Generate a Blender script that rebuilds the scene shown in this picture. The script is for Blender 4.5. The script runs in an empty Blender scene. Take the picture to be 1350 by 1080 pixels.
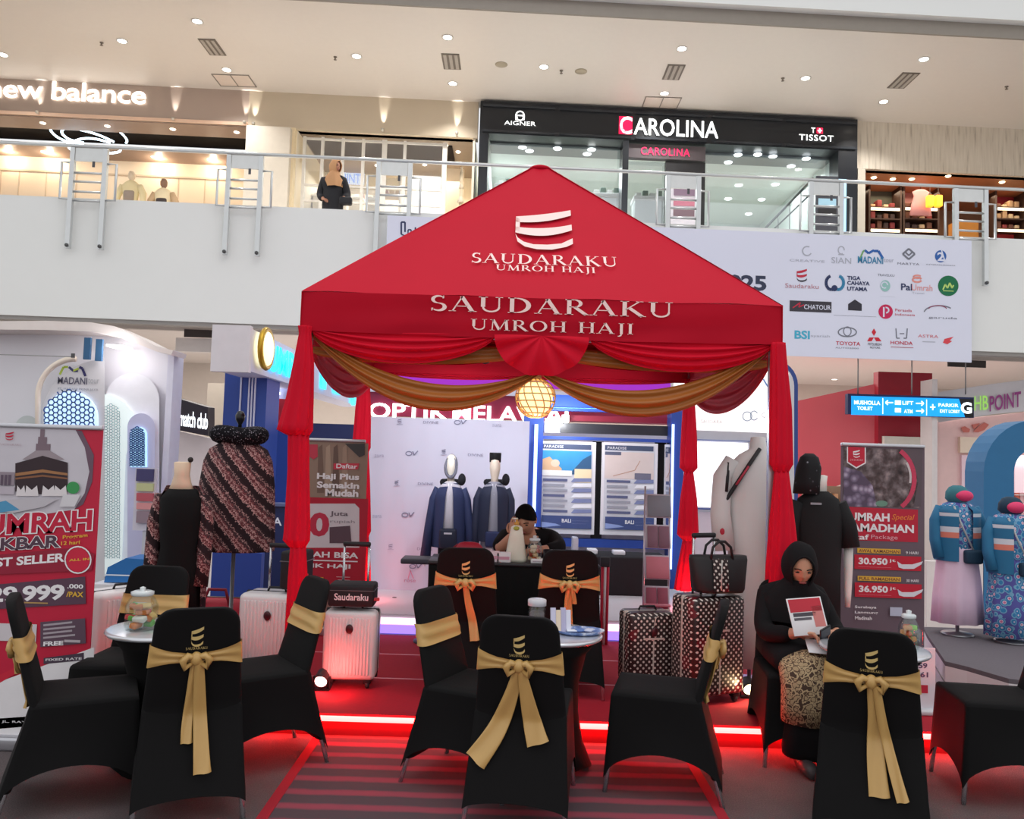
import bpy, bmesh, math, random
from mathutils import Vector, Matrix
random.seed(11)
PI = math.pi
sc = bpy.context.scene
COL = sc.collection
# ---------------------------------------------------------------- camera
F = 1080.0
CH = 1.62
TILT, ROLL = math.radians(3.2), math.radians(1.75)
cd = bpy.data.cameras.new('camera')
cd.sensor_fit = 'HORIZONTAL'; cd.sensor_width = 36.0
cd.lens = 36.0 * F / 1350.0
cd.clip_start = 0.05; cd.clip_end = 200
CAM = bpy.data.objects.new('camera', cd); COL.objects.link(CAM)
RC = (Matrix.Rotation(PI / 2 + TILT, 3, 'X') @ Matrix.Rotation(ROLL, 3, 'Z'))
CAM.matrix_world = Matrix.Translation((0, 0, CH)) @ RC.to_4x4()
sc.camera = CAM
# ---------------------------------------------------------------- world: the even bright light of a mall atrium
wd = bpy.data.worlds.new('atrium_light'); sc.world = wd; wd.use_nodes = True
wb = wd.node_tree.nodes['Background']
wb.inputs[0].default_value = (0.97, 0.98, 1.0, 1); wb.inputs[1].default_value = 0.93
sc.view_settings.view_transform = 'Standard'; sc.view_settings.look = 'None'
sc.view_settings.exposure = 0.05; sc.view_settings.gamma = 1.0
sc.view_settings.use_curve_mapping = False
# ---------------------------------------------------------------- large lights: unseen atrium fill added high over the event floor, shop and gallery lighting
def area_light(name, loc, size, power, col=(1, 1, 1), rot=(0, 0, 0), sy=None):
    l = bpy.data.lights.new(name, 'AREA'); l.energy = power; l.color = col
    l.shape = 'RECTANGLE'; l.size = size; l.size_y = sy or size
    o = bpy.data.objects.new(name, l); COL.objects.link(o); o.location = loc; o.rotation_euler = rot
    return o
def point_light(name, loc, power, col=(1, 1, 1), r=0.05):
    l = bpy.data.lights.new(name, 'POINT'); l.energy = power; l.color = col; l.shadow_soft_size = r
    o = bpy.data.objects.new(name, l); COL.objects.link(o); o.location = loc
    return o
area_light('atrium_fill_light', (0.5, 3.5, 12.5), 7, 260, (1, .98, .96))  # unseen area light added as soft overhead fill
# ---------------------------------------------------------------- helpers
def ray(px, py):
    return RC @ Vector(((px - 675) / F, -(py - 540) / F, -1))
def P(px, py, Y, k=0.0):
    """point where the view line through a photograph pixel meets the upright plane y = Y + k*x"""
    v = ray(px, py); return Vector((0, 0, CH)) + v * (Y / (v.y - k * v.x))
def G(px, py, z=0.0):
    v = ray(px, py); return Vector((0, 0, CH)) + v * ((z - CH) / v.z)
def lin(c):
    c = c / 255.0
    return c / 12.92 if c <= 0.04045 else ((c + 0.055) / 1.055) ** 2.4
_mc = {}
def M(r, g, b, rough=0.6, metal=0.0, emit=0.0, noise=0.06, scale=9.0, bump=0.0, spec=0.4, name=None, alpha=1.0):
    """plain procedural material: colour (sRGB 0-255) with a faint noise in it"""
    key = (r, g, b, rough, metal, emit, noise, scale, bump, spec, alpha)
    if key in _mc: return _mc[key]
    m = bpy.data.materials.new(name or 'colour_%d_%d_%d' % (r, g, b)); m.use_nodes = True
    nt = m.node_tree; bs = nt.nodes['Principled BSDF']
    c = (lin(r), lin(g), lin(b), 1)
    bs.inputs['Base Color'].default_value = c
    bs.inputs['Roughness'].default_value = rough; bs.inputs['Metallic'].default_value = metal
    bs.inputs['Specular IOR Level'].default_value = spec
    if emit:
        bs.inputs['Emission Color'].default_value = c; bs.inputs['Emission Strength'].default_value = emit
    if alpha < 1: bs.inputs['Alpha'].default_value = alpha
    if noise or bump:
        tc = nt.nodes.new('ShaderNodeTexCoord'); n = nt.nodes.new('ShaderNodeTexNoise')
        n.inputs['Scale'].default_value = scale; n.inputs['Detail'].default_value = 3
        nt.links.new(tc.outputs['Object'], n.inputs['Vector'])
        if noise:
            mx = nt.nodes.new('ShaderNodeMix'); mx.data_type = 'RGBA'
            mx.inputs['A'].default_value = tuple(x * (1 - noise) for x in c[:3]) + (1,)
            mx.inputs['B'].default_value = tuple(min(1, x * (1 + noise)) for x in c[:3]) + (1,)
            nt.links.new(n.outputs['Fac'], mx.inputs['Factor']); nt.links.new(mx.outputs['Result'], bs.inputs['Base Color'])
        if bump:
            bp = nt.nodes.new('ShaderNodeBump'); bp.inputs['Strength'].default_value = bump; bp.inputs['Distance'].default_value = 0.02
            nt.links.new(n.outputs['Fac'], bp.inputs['Height']); nt.links.new(bp.outputs['Normal'], bs.inputs['Normal'])
    _mc[key] = m
    return m
def E(r, g, b, s): return M(r, g, b, emit=s, noise=0)
def glass(tint=(0.95, 0.97, 1.0), clear=0.85, name='clear_glass'):
    m = bpy.data.materials.new(name); m.use_nodes = True; nt = m.node_tree
    out = nt.nodes['Material Output']; nt.nodes.remove(nt.nodes['Principled BSDF'])
    t = nt.nodes.new('ShaderNodeBsdfTransparent'); t.inputs[0].default_value = tint + (1,)
    g = nt.nodes.new('ShaderNodeBsdfGlossy'); g.inputs['Roughness'].default_value = 0.03
    mx = nt.nodes.new('ShaderNodeMixShader'); mx.inputs[0].default_value = 1 - clear
    nt.links.new(t.outputs[0], mx.inputs[1]); nt.links.new(g.outputs[0], mx.inputs[2]); nt.links.new(mx.outputs[0], out.inputs[0])
    return m
GLASS = glass()
JARGLASS = glass((0.93, 0.96, 0.96), 0.94, 'jar_glass')
def nodemat(name, rough=0.7, spec=0.3):
    m = bpy.data.materials.new(name); m.use_nodes = True; nt = m.node_tree; bs = nt.nodes['Principled BSDF']
    bs.inputs['Roughness'].default_value = rough; bs.inputs['Specular IOR Level'].default_value = spec
    tc = nt.nodes.new('ShaderNodeTexCoord')
    return m, nt, bs, tc
def ramp(nt, fac, stops, interp='CONSTANT'):
    r = nt.nodes.new('ShaderNodeValToRGB'); r.color_ramp.interpolation = interp
    while len(r.color_ramp.elements) < len(stops): r.color_ramp.elements.new(0.5)
    for e, (p, c) in zip(r.color_ramp.elements, stops):
        e.position = p; e.color = (lin(c[0]), lin(c[1]), lin(c[2]), 1)
    nt.links.new(fac, r.inputs[0]); return r.outputs[0]

class MB:
    """collects shapes; build() links them as ONE mesh object"""
    def __init__(s, X=None): s.v = []; s.f = []; s.mi = []; s.sm = []; s.mats = []; s.cur = 0; s.X = X; s.smooth = False
    def mat(s, m):
        if m not in s.mats: s.mats.append(m)
        s.cur = s.mats.index(m); return s
    def add(s, vs, fs, smooth=None):
        b = len(s.v)
        s.v += [(s.X @ Vector(p)) if s.X else Vector(p) for p in vs]
        sm = s.smooth if smooth is None else smooth
        for f in fs: s.f.append([b + i for i in f]); s.mi.append(s.cur); s.sm.append(sm)
        return s
    def hexa(s, c): return s.add(c, [(0, 3, 2, 1), (4, 5, 6, 7), (0, 1, 5, 4), (1, 2, 6, 5), (2, 3, 7, 6), (3, 0, 4, 7)], False)
    def box(s, x0, x1, y0, y1, z0, z1, k=0.0):
        return s.hexa([(x, y + k * x, z) for z in (z0, z1) for x, y in ((x0, y0), (x1, y0), (x1, y1), (x0, y1))])
    def bbox(s, x0, x1, y0, y1, z0, z1, r=0.02, seg=3):
        """box with rounded edges"""
        bm = bmesh.new(); bmesh.ops.create_cube(bm, size=1)
        for v in bm.verts: v.co = Vector(((x0 + x1) / 2 + v.co.x * (x1 - x0), (y0 + y1) / 2 + v.co.y * (y1 - y0), (z0 + z1) / 2 + v.co.z * (z1 - z0)))
        bmesh.ops.bevel(bm, geom=bm.edges[:], offset=r, segments=seg, affect='EDGES', profile=0.5)
        bm.verts.index_update()
        s.add([v.co.copy() for v in bm.verts], [[v.index for v in f.verts] for f in bm.faces], True); bm.free(); return s
    def tube(s, pts, r, n=8, cap=True, closed=False, flat=1.0):
        pts = [Vector(p) for p in pts]; N = len(pts)
        rs = r if isinstance(r, (list, tuple)) else [r] * N
        vs = []; up = None
        for i, p in enumerate(pts):
            if closed: t = pts[(i + 1) % N] - pts[i - 1]
            else: t = pts[min(i + 1, N - 1)] - pts[max(i - 1, 0)]
            t.normalize()
            if up is None:
                up = Vector((0, 0, 1)) if abs(t.z) < 0.9 else Vector((0, 1, 0))
            a = t.cross(up)
            if a.length < 1e-5: a = t.cross(Vector((1, 0.1, 0)))
            a.normalize(); b = a.cross(t); up = b
            for j in range(n):
                w = 2 * PI * j / n
                vs.append(p + a * math.cos(w) * rs[i] + b * math.sin(w) * rs[i] * flat)
        fs = [(i * n + j, i * n + (j + 1) % n, (i + 1) % N * n + (j + 1) % n, (i + 1) % N * n + j) for i in range(N if closed else N - 1) for j in range(n)]
        if cap and not closed: fs += [tuple(range(n - 1, -1, -1)), tuple((N - 1) * n + j for j in range(n))]
        return s.add(vs, fs, True)
    def lathe(s, prof, c=(0, 0, 0), n=24, sx=1.0, sy=1.0):
        c = Vector(c); vs = []
        for r, z in prof:
            for j in range(n):
                w = 2 * PI * j / n; vs.append(c + Vector((r * math.cos(w) * sx, r * math.sin(w) * sy, z)))
        N = len(prof)
        fs = [(i * n + j, i * n + (j + 1) % n, (i + 1) * n + (j + 1) % n, (i + 1) * n + j) for i in range(N - 1) for j in range(n)]
        fs += [tuple(range(n - 1, -1, -1)), tuple((N - 1) * n + j for j in range(n))]
        return s.add(vs, fs, True)
    def ell(s, c, r, n=16, m=10):
        """ellipsoid"""
        c = Vector(c); vs = []; rr = r if isinstance(r, (tuple, list)) else (r, r, r)
        for i in range(1, m):
            a = PI * i / m
            for j in range(n):
                w = 2 * PI * j / n
                vs.append(c + Vector((rr[0] * math.sin(a) * math.cos(w), rr[1] * math.sin(a) * math.sin(w), rr[2] * math.cos(a))))
        vs += [c + Vector((0, 0, rr[2])), c - Vector((0, 0, rr[2]))]
        fs = [(i * n + j, (i + 1) * n + j, (i + 1) * n + (j + 1) % n, i * n + (j + 1) % n) for i in range(m - 2) for j in range(n)]
        t = (m - 1) * n
        fs += [(t, j, (j + 1) % n) for j in range(n)] + [(t + 1, (m - 2) * n + (j + 1) % n, (m - 2) * n + j) for j in range(n)]
        return s.add(vs, fs, True)
    def grid(s, fn, nu, nv, cu=False, cv=False, smooth=True):
        mu = nu if cu else nu + 1; mv = nv if cv else nv + 1
        vs = [fn(i / nu, j / nv) for i in range(mu) for j in range(mv)]
        fs = [(i * mv + j, (i + 1) % mu * mv + j, (i + 1) % mu * mv + (j + 1) % mv, i * mv + (j + 1) % mv) for i in range(nu) for j in range(nv)]
        return s.add(vs, fs, smooth)
    def loft(s, rings, n=None, cap=True):
        """rings: lists of points of equal length"""
        n = max(len(r) for r in rings); N = len(rings)
        def fit(r):
            if len(r) == n: return r
            L = len(r); o = []
            for j in range(n):
                q = j * L / n; i = int(q); o.append(Vector(r[i % L]).lerp(Vector(r[(i + 1) % L]), q - i))
            return o
        vs = [p for r in rings for p in fit(r)]
        fs = [(i * n + j, i * n + (j + 1) % n, (i + 1) * n + (j + 1) % n, (i + 1) * n + j) for i in range(N - 1) for j in range(n)]
        if cap: fs += [tuple(range(n - 1, -1, -1)), tuple((N - 1) * n + j for j in range(n))]
        return s.add(vs, fs, True)
    def prism(s, poly, f0, f1):
        """poly: 2D outline; f0/f1 map (u,v) to the front and back surface"""
        n = len(poly)
        vs = [f0(*p) for p in poly] + [f1(*p) for p in poly]
        return s.add(vs, [tuple(range(n)), tuple(range(2 * n - 1, n - 1, -1))] + [(i, n + i, n + (i + 1) % n, (i + 1) % n) for i in range(n)], False)
    def build(s, name, parent=None, mat=None, world=False, base=None, **props):
        if mat is not None: s.mats = [mat]; s.mi = [0] * len(s.f)
        me = bpy.data.meshes.new(name)
        vs = s.v; loc = Vector((0, 0, 0))
        if parent is not None and world:
            inv = (Matrix.Translation(Vector(parent['_loc'][:])) @ Matrix.Rotation(parent['_rz'], 4, 'Z')).inverted()
            vs = [inv @ p for p in vs]
        if parent is None:
            xs = [p.x for p in vs]; ys = [p.y for p in vs]; zs = [p.z for p in vs]
            loc = Vector(base) if base is not None else Vector(((min(xs) + max(xs)) / 2, (min(ys) + max(ys)) / 2, min(zs)))
            vs = [p - loc for p in vs]
        me.from_pydata([tuple(p) for p in vs], [], s.f)
        for m in (s.mats or [M(200, 200, 200)]): me.materials.append(m)
        me.polygons.foreach_set('material_index', s.mi); me.polygons.foreach_set('use_smooth', s.sm)
        me.update()
        o = bpy.data.objects.new(name, me); COL.objects.link(o); o.location = loc
        if parent is not None: o.parent = parent
        for k, v in props.items(): o[k] = v
        return o
_LOC = {}
class Root:
    pass
def thing(name, label, cat, loc=(0, 0, 0), rz=0.0, group=None, kind=None):
    o = bpy.data.objects.new(name, None); COL.objects.link(o); o.empty_display_size = 0.1
    o.location = loc; o.rotation_euler = (0, 0, rz)
    o['label'] = label
    if kind: o['kind'] = kind
    else: o['category'] = cat
    if group: o['group'] = group
    o['_loc'] = list(loc); o['_rz'] = rz
    return o
def struct(name, mb, mat=None, parent=None, label=None):
    o = mb.build(name, parent, mat, world=parent is not None)
    if parent is None: o['kind'] = 'structure'
    if label: o['label'] = label
    return o
def copy_tree(o, loc=None, rz=None, label=None, parent=None):
    c = o.copy(); COL.objects.link(c); c.parent = parent
    if loc is not None: c.location = loc
    if rz is not None: c.rotation_euler = (0, 0, rz)
    if label: c['label'] = label
    for ch in list(o.children): copy_tree(ch, parent=c)
    return c
# ---- lettering: outlines of Blender's own built-in typeface, turned into mesh
_tc = {}
def glyphs(txt, bold=0.0, gap=1.0):
    key = (txt, bold, gap)
    if key in _tc: return _tc[key]
    cu = bpy.data.curves.new('t', 'FONT'); cu.body = txt; cu.offset = bold; cu.space_character = gap; cu.resolution_u = 3
    o = bpy.data.objects.new('t', cu); me = bpy.data.meshes.new_from_object(o)
    vs = [(v.co.x, v.co.y) for v in me.vertices]; fs = [tuple(p.vertices) for p in me.polygons]
    bpy.data.objects.remove(o); bpy.data.curves.remove(cu); bpy.data.meshes.remove(me)
    _tc[key] = (vs, fs); return vs, fs
# ---- a serif capital alphabet drawn with strokes of two weights
def _bar(x0, y0, x1, y1, w):
    d = Vector((x1 - x0, y1 - y0)); n = Vector((-d.y, d.x)).normalized() * w / 2
    return [(x0 + n.x, y0 + n.y), (x0 - n.x, y0 - n.y), (x1 - n.x, y1 - n.y), (x1 + n.x, y1 + n.y)]
def _arc(cx, cy, rx, ry, a0, a1, w0, w1, n=14):
    """stroke along an arc whose weight swells from w0 (ends) to w1 (middle)"""
    out = []; inn = []
    for i in range(n + 1):
        t = i / n; a = math.radians(a0 + (a1 - a0) * t); w = w0 + (w1 - w0) * math.sin(PI * t)
        out.append((cx + (rx + w / 2) * math.cos(a), cy + (ry + w / 2) * math.sin(a)))
        inn.append((cx + (rx - w / 2) * math.cos(a), cy + (ry - w / 2) * math.sin(a)))
    return [[out[i], out[i + 1], inn[i + 1], inn[i]] for i in range(n)]
TK, TN = 0.15, 0.055
def _sf(x, y, w=0.26): return [(x - w / 2, y - 0.018), (x + w / 2, y - 0.018), (x + w / 2, y + 0.018), (x - w / 2, y + 0.018)]
def serif_glyph(c):
    q = []
    if c == 'S':
        q += _arc(.34, .74, .20, .23, 40, 270, .05, .13) + _arc(.34, .26, .22, .24, 90, -140, .05, .15)
        q += [[(.47, .82), (.53, .82), (.53, 1.0), (.50, 1.0)], [(.10, .18), (.16, .18), (.13, 0.0), (.10, 0.0)]]; return q, .68
    if c == 'A':
        q += [_bar(.10, 0, .44, .98, TN), _bar(.42, .98, .80, 0, TK), _bar(.22, .34, .62, .34, .05), _sf(.10, .018), _sf(.80, .018, .3)]; return q, .94
    if c == 'U':
        q += [_bar(.18, .34, .18, 1, TK), _bar(.74, .34, .74, 1, TN)] + _arc(.46, .34, .28, .30, 180, 360, .07, .10) + [_sf(.18, .98, .32), _sf(.74, .98)]; return q, .94
    if c == 'D':
        q += [_bar(.20, 0, .20, 1, TK)] + _arc(.34, .5, .44, .47, 90, -90, .045, .17) + [[(.06, 0), (.36, 0), (.36, .05), (.06, .05)], [(.06, .95), (.36, .95), (.36, 1), (.06, 1)]]; return q, .96
    if c == 'R':
        q += [_bar(.20, 0, .20, 1, TK)] + _arc(.38, .74, .22, .235, 90, -90, .045, .13) + [[(.06, .95), (.38, .95), (.38, 1), (.06, 1)], [(.2, .48), (.4, .48), (.4, .53), (.2, .53)], _bar(.40, .50, .80, .0, .15), _sf(.20, .018, .3), _sf(.80, .018, .2)]; return q, .90
    if c == 'K':
        q += [_bar(.20, 0, .20, 1, TK), _bar(.24, .44, .72, .99, TN), _bar(.36, .56, .82, 0, .15), _sf(.20, .018, .3), _sf(.20, .98, .3), _sf(.72, .98), _sf(.82, .018, .26)]; return q, .96
    if c == 'M':
        q += [_bar(.16, 0, .20, 1, TN), _bar(.20, 1, .54, .04, TK), _bar(.54, .04, .88, 1, TN), _bar(.88, 1, .94, 0, TK), _sf(.16, .018), _sf(.94, .018, .3), _sf(.14, .98, .2), _sf(.94, .98, .2)]; return q, 1.12
    if c == 'O': return _arc(.48, .5, .38, .46, 90, 270, .05, .15) + _arc(.48, .5, .38, .46, 90, -90, .05, .15), .98
    if c == 'H':
        q += [_bar(.20, 0, .20, 1, TK), _bar(.76, 0, .76, 1, TK), _bar(.2, .52, .76, .52, .05)] + [_sf(x, y, .3) for x in (.2, .76) for y in (.018, .98)]; return q, .96
    if c == 'J':
        q += [_bar(.30, .0, .30, 1, TK)] + _arc(.14, .0, .16, .2, 0, -100, .05, .10) + [_sf(.30, .98, .3)]; return q, .52
    if c == 'I': return [_bar(.20, 0, .20, 1, TK), _sf(.20, .018, .3), _sf(.20, .98, .3)], .40
    return [], .45
def serif(txt):
    key = ('serif', txt)
    if key in _tc: return _tc[key]
    vs = []; fs = []; x = 0
    for i, c in enumerate(txt):
        q, w = serif_glyph(c); k = 0.98 if i else 1.0
        for p in q:
            b = len(vs); vs += [(x + a, y) for a, y in p]; fs.append(tuple(range(b, b + len(p))))
        x += w + .05
    _tc[key] = (vs, fs); return vs, fs
SLOGO = []   # the ribbon emblem: three swooping bands, unit square
def _rib(y0, y1, y2, t, x0, x1, up):
    n = 12; a = []; b = []
    for i in range(n + 1):
        u = i / n; x = x0 + (x1 - x0) * u
        y = (1 - u) ** 2 * y0 + 2 * u * (1 - u) * y1 + u * u * y2
        a.append((x, y)); b.append((x, y - t * (0.75 + 0.25 * math.sin(PI * u))))
    return a + b[::-1]
SLOGO.append(_rib(.78, .84, 1.0, .20, .02, .97, 1))
SLOGO.append(_rib(.50, .42, .60, .20, .02, .97, 1))
SLOGO.append([(.02, .32), (.06, .22), (.16, .12), (.32, .06), (.55, .06), (.78, .10), (.97, .24), (.97, .10), (.86, .02), (.62, -.06), (.38, -.06), (.18, .0), (.06, .12)][::-1])
SLOGO.append([(.02, .78), (.02, .40), (.09, .38), (.09, .70)])

class Print:
    """flat print on the upright plane y = Y + k*x; coordinates are read off the photograph and lie on that plane.
    Every shape is a thin layer of its own colour, each a little prouder than the last."""
    def __init__(s, Y, k=0.0, step=0.0012, lift=0.002):
        s.Y = Y; s.k = k; s.mb = MB(); s.n = 0; s.step = step; s.lift = lift
        s.nrm = Vector((k, -1, 0)).normalized()
    def uz(s, px, py):
        p = P(px, py, s.Y, s.k); return p.x, p.z
    def at(s, x, z):
        return Vector((x, s.Y + s.k * x, z)) + s.nrm * (s.lift + s.step * s.n)
    def shape(s, pts, m, fs=None):
        s.mb.mat(m); s.mb.add([s.at(x, z) for x, z in pts], fs or [tuple(range(len(pts)))], False); return s
    def poly(s, px, m, new=True):
        if new: s.n += 1
        return s.shape([s.uz(*p) for p in px], m)
    def rect(s, x0, y0, x1, y1, m, new=True):
        a, b = s.uz(x0, y0); c, d = s.uz(x1, y1)
        if new: s.n += 1
        return s.shape([(a, d), (c, d), (c, b), (a, b)], m)
    def disc(s, cx, cy, rx, ry, m, n=28, a0=0, a1=360):
        s.n += 1
        pts = [(cx + rx * math.cos(math.radians(a0 + (a1 - a0) * i / n)), cy - ry * math.sin(math.radians(a0 + (a1 - a0) * i / n))) for i in range(n if a1 - a0 == 360 else n + 1)]
        return s.shape([s.uz(*p) for p in pts], m)
    def line(s, pts, w, m):
        """polyline of width w (photo pixels)"""
        s.n += 1
        for (x0, y0), (x1, y1) in zip(pts[:-1], pts[1:]):
            s.shape([s.uz(*p) for p in _bar(x0, y0, x1, y1, w)], m)
        return s
    def arc(s, cx, cy, rx, ry, a0, a1, w, m, n=20):
        return s.line([(cx + rx * math.cos(math.radians(a0 + (a1 - a0) * i / n)), cy - ry * math.sin(math.radians(a0 + (a1 - a0) * i / n))) for i in range(n + 1)], w, m)
    def text(s, t, x0, y0, x1, y1, m, bold=0.0, gap=1.0, ser=False, slant=0.0, shear=0.0, outline=None, ow=0.02):
        """fit a word into the box whose top-left pixel is x0,y0 and bottom-right x1,y1; slant = rise per run"""
        if outline is not None:
            s.text(t, x0, y0, x1, y1, outline, bold + ow, gap, ser, slant, shear)
        s.n += 1
        vs, fs = serif(t) if ser else glyphs(t, bold, gap)
        if not vs: return s
        v0, _ = serif(t) if ser else glyphs(t, 0.0, gap)
        ax = min(v[0] for v in v0); bx = max(v[0] for v in v0); ay = min(v[1] for v in v0); by = max(v[1] for v in v0)
        a, b = s.uz(x0, y0); c, d = s.uz(x1, y1)
        if slant:
            w_ = (c - a) * slant; b = b; d = d - w_ if slant > 0 else d - w_
            h = b - d
            if h < 0: h = abs(h)
        h = b - d
        def f(v):
            u = (v[0] - ax) / (bx - ax); w = (v[1] - ay) / (by - ay)
            return a + (c - a) * (u + shear * (w - .5) * (h / (c - a))), d + h * w + slant * (c - a) * u
        return s.shape([f(v) for v in vs], m, fs)
    def emblem(s, x0, y0, x1, y1, m, m2=None):
        a, b = s.uz(x0, y0); c, d = s.uz(x1, y1)
        for i, q in enumerate(SLOGO):
            s.n += 1; s.shape([(a + (c - a) * x, d + (b - d) * y) for x, y in q], m2 if (m2 and i == 2) else m)
        return s
    def build(s, name, parent=None, **kw): return s.mb.build(name, parent, world=parent is not None, **kw)
def span(x0, y0, x1, y1, Y, k=0.0):
    """the upright rectangle on plane y = Y+k*x with these top-left and bottom-right photo pixels: x0,x1,z0,z1"""
    a = P(x0, y0, Y, k); b = P(x1, y1, Y, k); return a.x, b.x, b.z, a.z
def pbox(mb, x0, y0, x1, y1, Y, depth, k=0.0):
    a, b, c, d = span(x0, y0, x1, y1, Y, k); mb.box(a, b, Y, Y + depth, c, d, k); return mb

def pboxf(mb, x0, y0, x1, zlow, Y, depth, k=0.0):
    """as pbox, standing down to height zlow"""
    a, b, c, d = span(x0, y0, x1, y0 + 1, Y, k); mb.box(a, b, Y, Y + depth, zlow, d, k); return mb
def on_plane_z(px, py, z, ymin=0.0, ymax=99.0):
    v = ray(px, py); p = Vector((0, 0, CH)) + v * ((z - CH) / v.z)
    if p.y < ymin or p.y > ymax:
        v2 = v * ((min(max(p.y, ymin), ymax)) / v.y); p = Vector((v2.x, v2.y, z))
    return p
def cspot(px, py, z, ymin, ymax, m, label, group, r=.06):
    p = on_plane_z(px, py, z, ymin, ymax)
    return MB().lathe([(.001, -.02), (r * .8, -.02), (r, -.008), (r, 0), (.001, 0)], p, n=14).build('shop_spotlight', None, m, label=label, category='light', group=group)
# ================================================================ THE SETTING
K = 0.045                      # the gallery front runs slightly away to the right
WHITE = M(232, 233, 230, .55, noise=.02, scale=2)
GREYW = M(200, 198, 194, .6, noise=.03, scale=2)
# --- floor: grey loop carpet of the event hall
m, nt, bs, tc = nodemat('grey_loop_carpet', .95, .1)
n1 = nt.nodes.new('ShaderNodeTexNoise'); n1.inputs['Scale'].default_value = 2.2; n1.inputs['Detail'].default_value = 6
n2 = nt.nodes.new('ShaderNodeTexNoise'); n2.inputs['Scale'].default_value = 160; n2.inputs['Detail'].default_value = 2
mx = nt.nodes.new('ShaderNodeMath'); mx.operation = 'ADD'
md = nt.nodes.new('ShaderNodeMath'); md.operation = 'MULTIPLY'; md.inputs[1].default_value = .5
nt.links.new(tc.outputs['Object'], n1.inputs['Vector']); nt.links.new(tc.outputs['Object'], n2.inputs['Vector'])
nt.links.new(n1.outputs['Fac'], mx.inputs[0]); nt.links.new(n2.outputs['Fac'], mx.inputs[1]); nt.links.new(mx.outputs[0], md.inputs[0])
nt.links.new(ramp(nt, md.outputs[0], [(.3, (78, 70, 72)), (.5, (96, 88, 89)), (.7, (118, 108, 108))], 'LINEAR'), bs.inputs['Base Color'])
bp = nt.nodes.new('ShaderNodeBump'); bp.inputs['Strength'].default_value = .4; bp.inputs['Distance'].default_value = .01
nt.links.new(n2.outputs['Fac'], bp.inputs['Height']); nt.links.new(bp.outputs['Normal'], bs.inputs['Normal'])
CARPET = m
mb = MB(); mb.box(-26, 26, -8, 26, -.1, 0)
struct('floor', mb, CARPET, label='grey loop carpet floor of the event hall')
# --- heights read off the gallery front
D1 = 13.0
zb = P(675, 440, D1, K).z; zt = P(675, 286, D1, K).z
D2 = 17.2
zc = P(675, 137, D2, K).z               # gallery ceiling
zf2 = zt - .62                           # gallery floor
zu = P(900, 27, 12.75, K).z
mb = MB(); mb.box(-24, 24, D1, D1 + .25, zb, zt, K)
struct('wall_fascia', mb, WHITE, label='long white gallery parapet front')
mb = MB(); mb.box(-24, 24, D1 + .25, D2 + 6.2, zf2 - .25, zf2, K)
struct('floor_gallery', mb, M(226, 218, 208, .3))
mb = MB(); mb.box(-24, 24, D1 + .9, 26, zb + .15, zb + .3, K); mb.box(-24, 24, D1 + .25, D1 + .9, zb + .28, zb + .4, K)
struct('ceiling', mb, M(226, 218, 212, .7, noise=.02))
# recessed dark shadow gap lip below the parapet
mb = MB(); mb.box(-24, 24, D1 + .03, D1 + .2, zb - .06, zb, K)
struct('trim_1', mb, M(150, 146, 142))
# upper slab edge
mb = MB(); mb.box(-24, 24, 12.6, 12.78, zu + .23, zu + 1.6, K)
struct('wall_upper_fascia', mb, WHITE, label='white edge of the next floor up')
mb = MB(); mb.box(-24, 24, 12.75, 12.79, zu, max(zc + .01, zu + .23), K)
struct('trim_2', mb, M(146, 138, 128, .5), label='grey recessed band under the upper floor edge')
mb = MB(); mb.box(-24, 24, 13.2, D2 + .2, zc, zc + .2, K); mb.box(-24, 24, 12.8, 13.3, zu - .02, zc + .2, K)
mb = MB(); mb.box(-24, 24, 12.8, D2 + .3, zc, zc + .2, K)
struct('ceiling_gallery', mb, M(226, 219, 212, .45, noise=.02), label='smooth pale ceiling over the upper gallery')
# back walls far behind the ground floor booths, both ends of the hall
mb = MB(); mb.box(-24, 24, 21.0, 21.2, 0, zb + .2, K); struct('wall_back', mb, M(206, 196, 186, .7, noise=.04))
# ---------------------------------------------------------------- gallery downlights, vents, sprinklers
def ceil_pt(px, py):
    v = ray(px, py); return Vector((0, 0, CH)) + v * ((zc - CH) / v.z)
dl = None
TRIM = M(225, 222, 218, .4); LAMP = E(255, 246, 232, 9)
DLAB = ('nearest the air vent left of the gallery ceiling', 'above the right end of the sports shop lettering', 'at the far left edge above the sports shop', 'beside the hatch before the gallery column', 'between the left two ceiling vents', 'in front of the vent above the glazed shop', 'behind the vent above the glazed shop', 'above the left end of the black sign band', 'in front of the vent above the black shop', 'behind the vent above the black shop', 'above the right end of the black sign band', 'in front of the rightmost ceiling vent', 'behind the rightmost ceiling vent')
for (px, py), dlab in zip(((260, 28), (161, 54), (4, 72), (299, 92), (470, 74), (590, 49), (597, 110), (717, 88), (899, 64), (876, 123), (1062, 103), (1218, 78), (1165, 134)), DLAB):
    p = ceil_pt(px, py); p.z = zc
    if dl is None:
        dl = thing('downlight', 'round white downlight ' + dlab, 'light', p, group='gallery ceiling downlights')
        MB().lathe([(.078, -.005), (.105, -.012), (.105, 0), (.078, 0)], n=20).build('trim_ring', dl, TRIM)
        MB().lathe([(.001, -.008), (.077, -.008), (.077, -.002), (.001, -.002)], n=20).build('lens', dl, LAMP)
    else: copy_tree(dl, p, label='round white downlight ' + dlab)
    l = bpy.data.lights.new('downlight_beam', 'SPOT'); l.energy = 225; l.spot_size = 2.2; l.spot_blend = .8; l.color = (1, .97, .94); l.shadow_soft_size = .06
    lo = bpy.data.objects.new('downlight_beam', l); COL.objects.link(lo); lo.location = p - Vector((0, 0, .03))
VENT = M(120, 112, 104, .5, .3); SLAT = M(176, 168, 160, .5)
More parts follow.
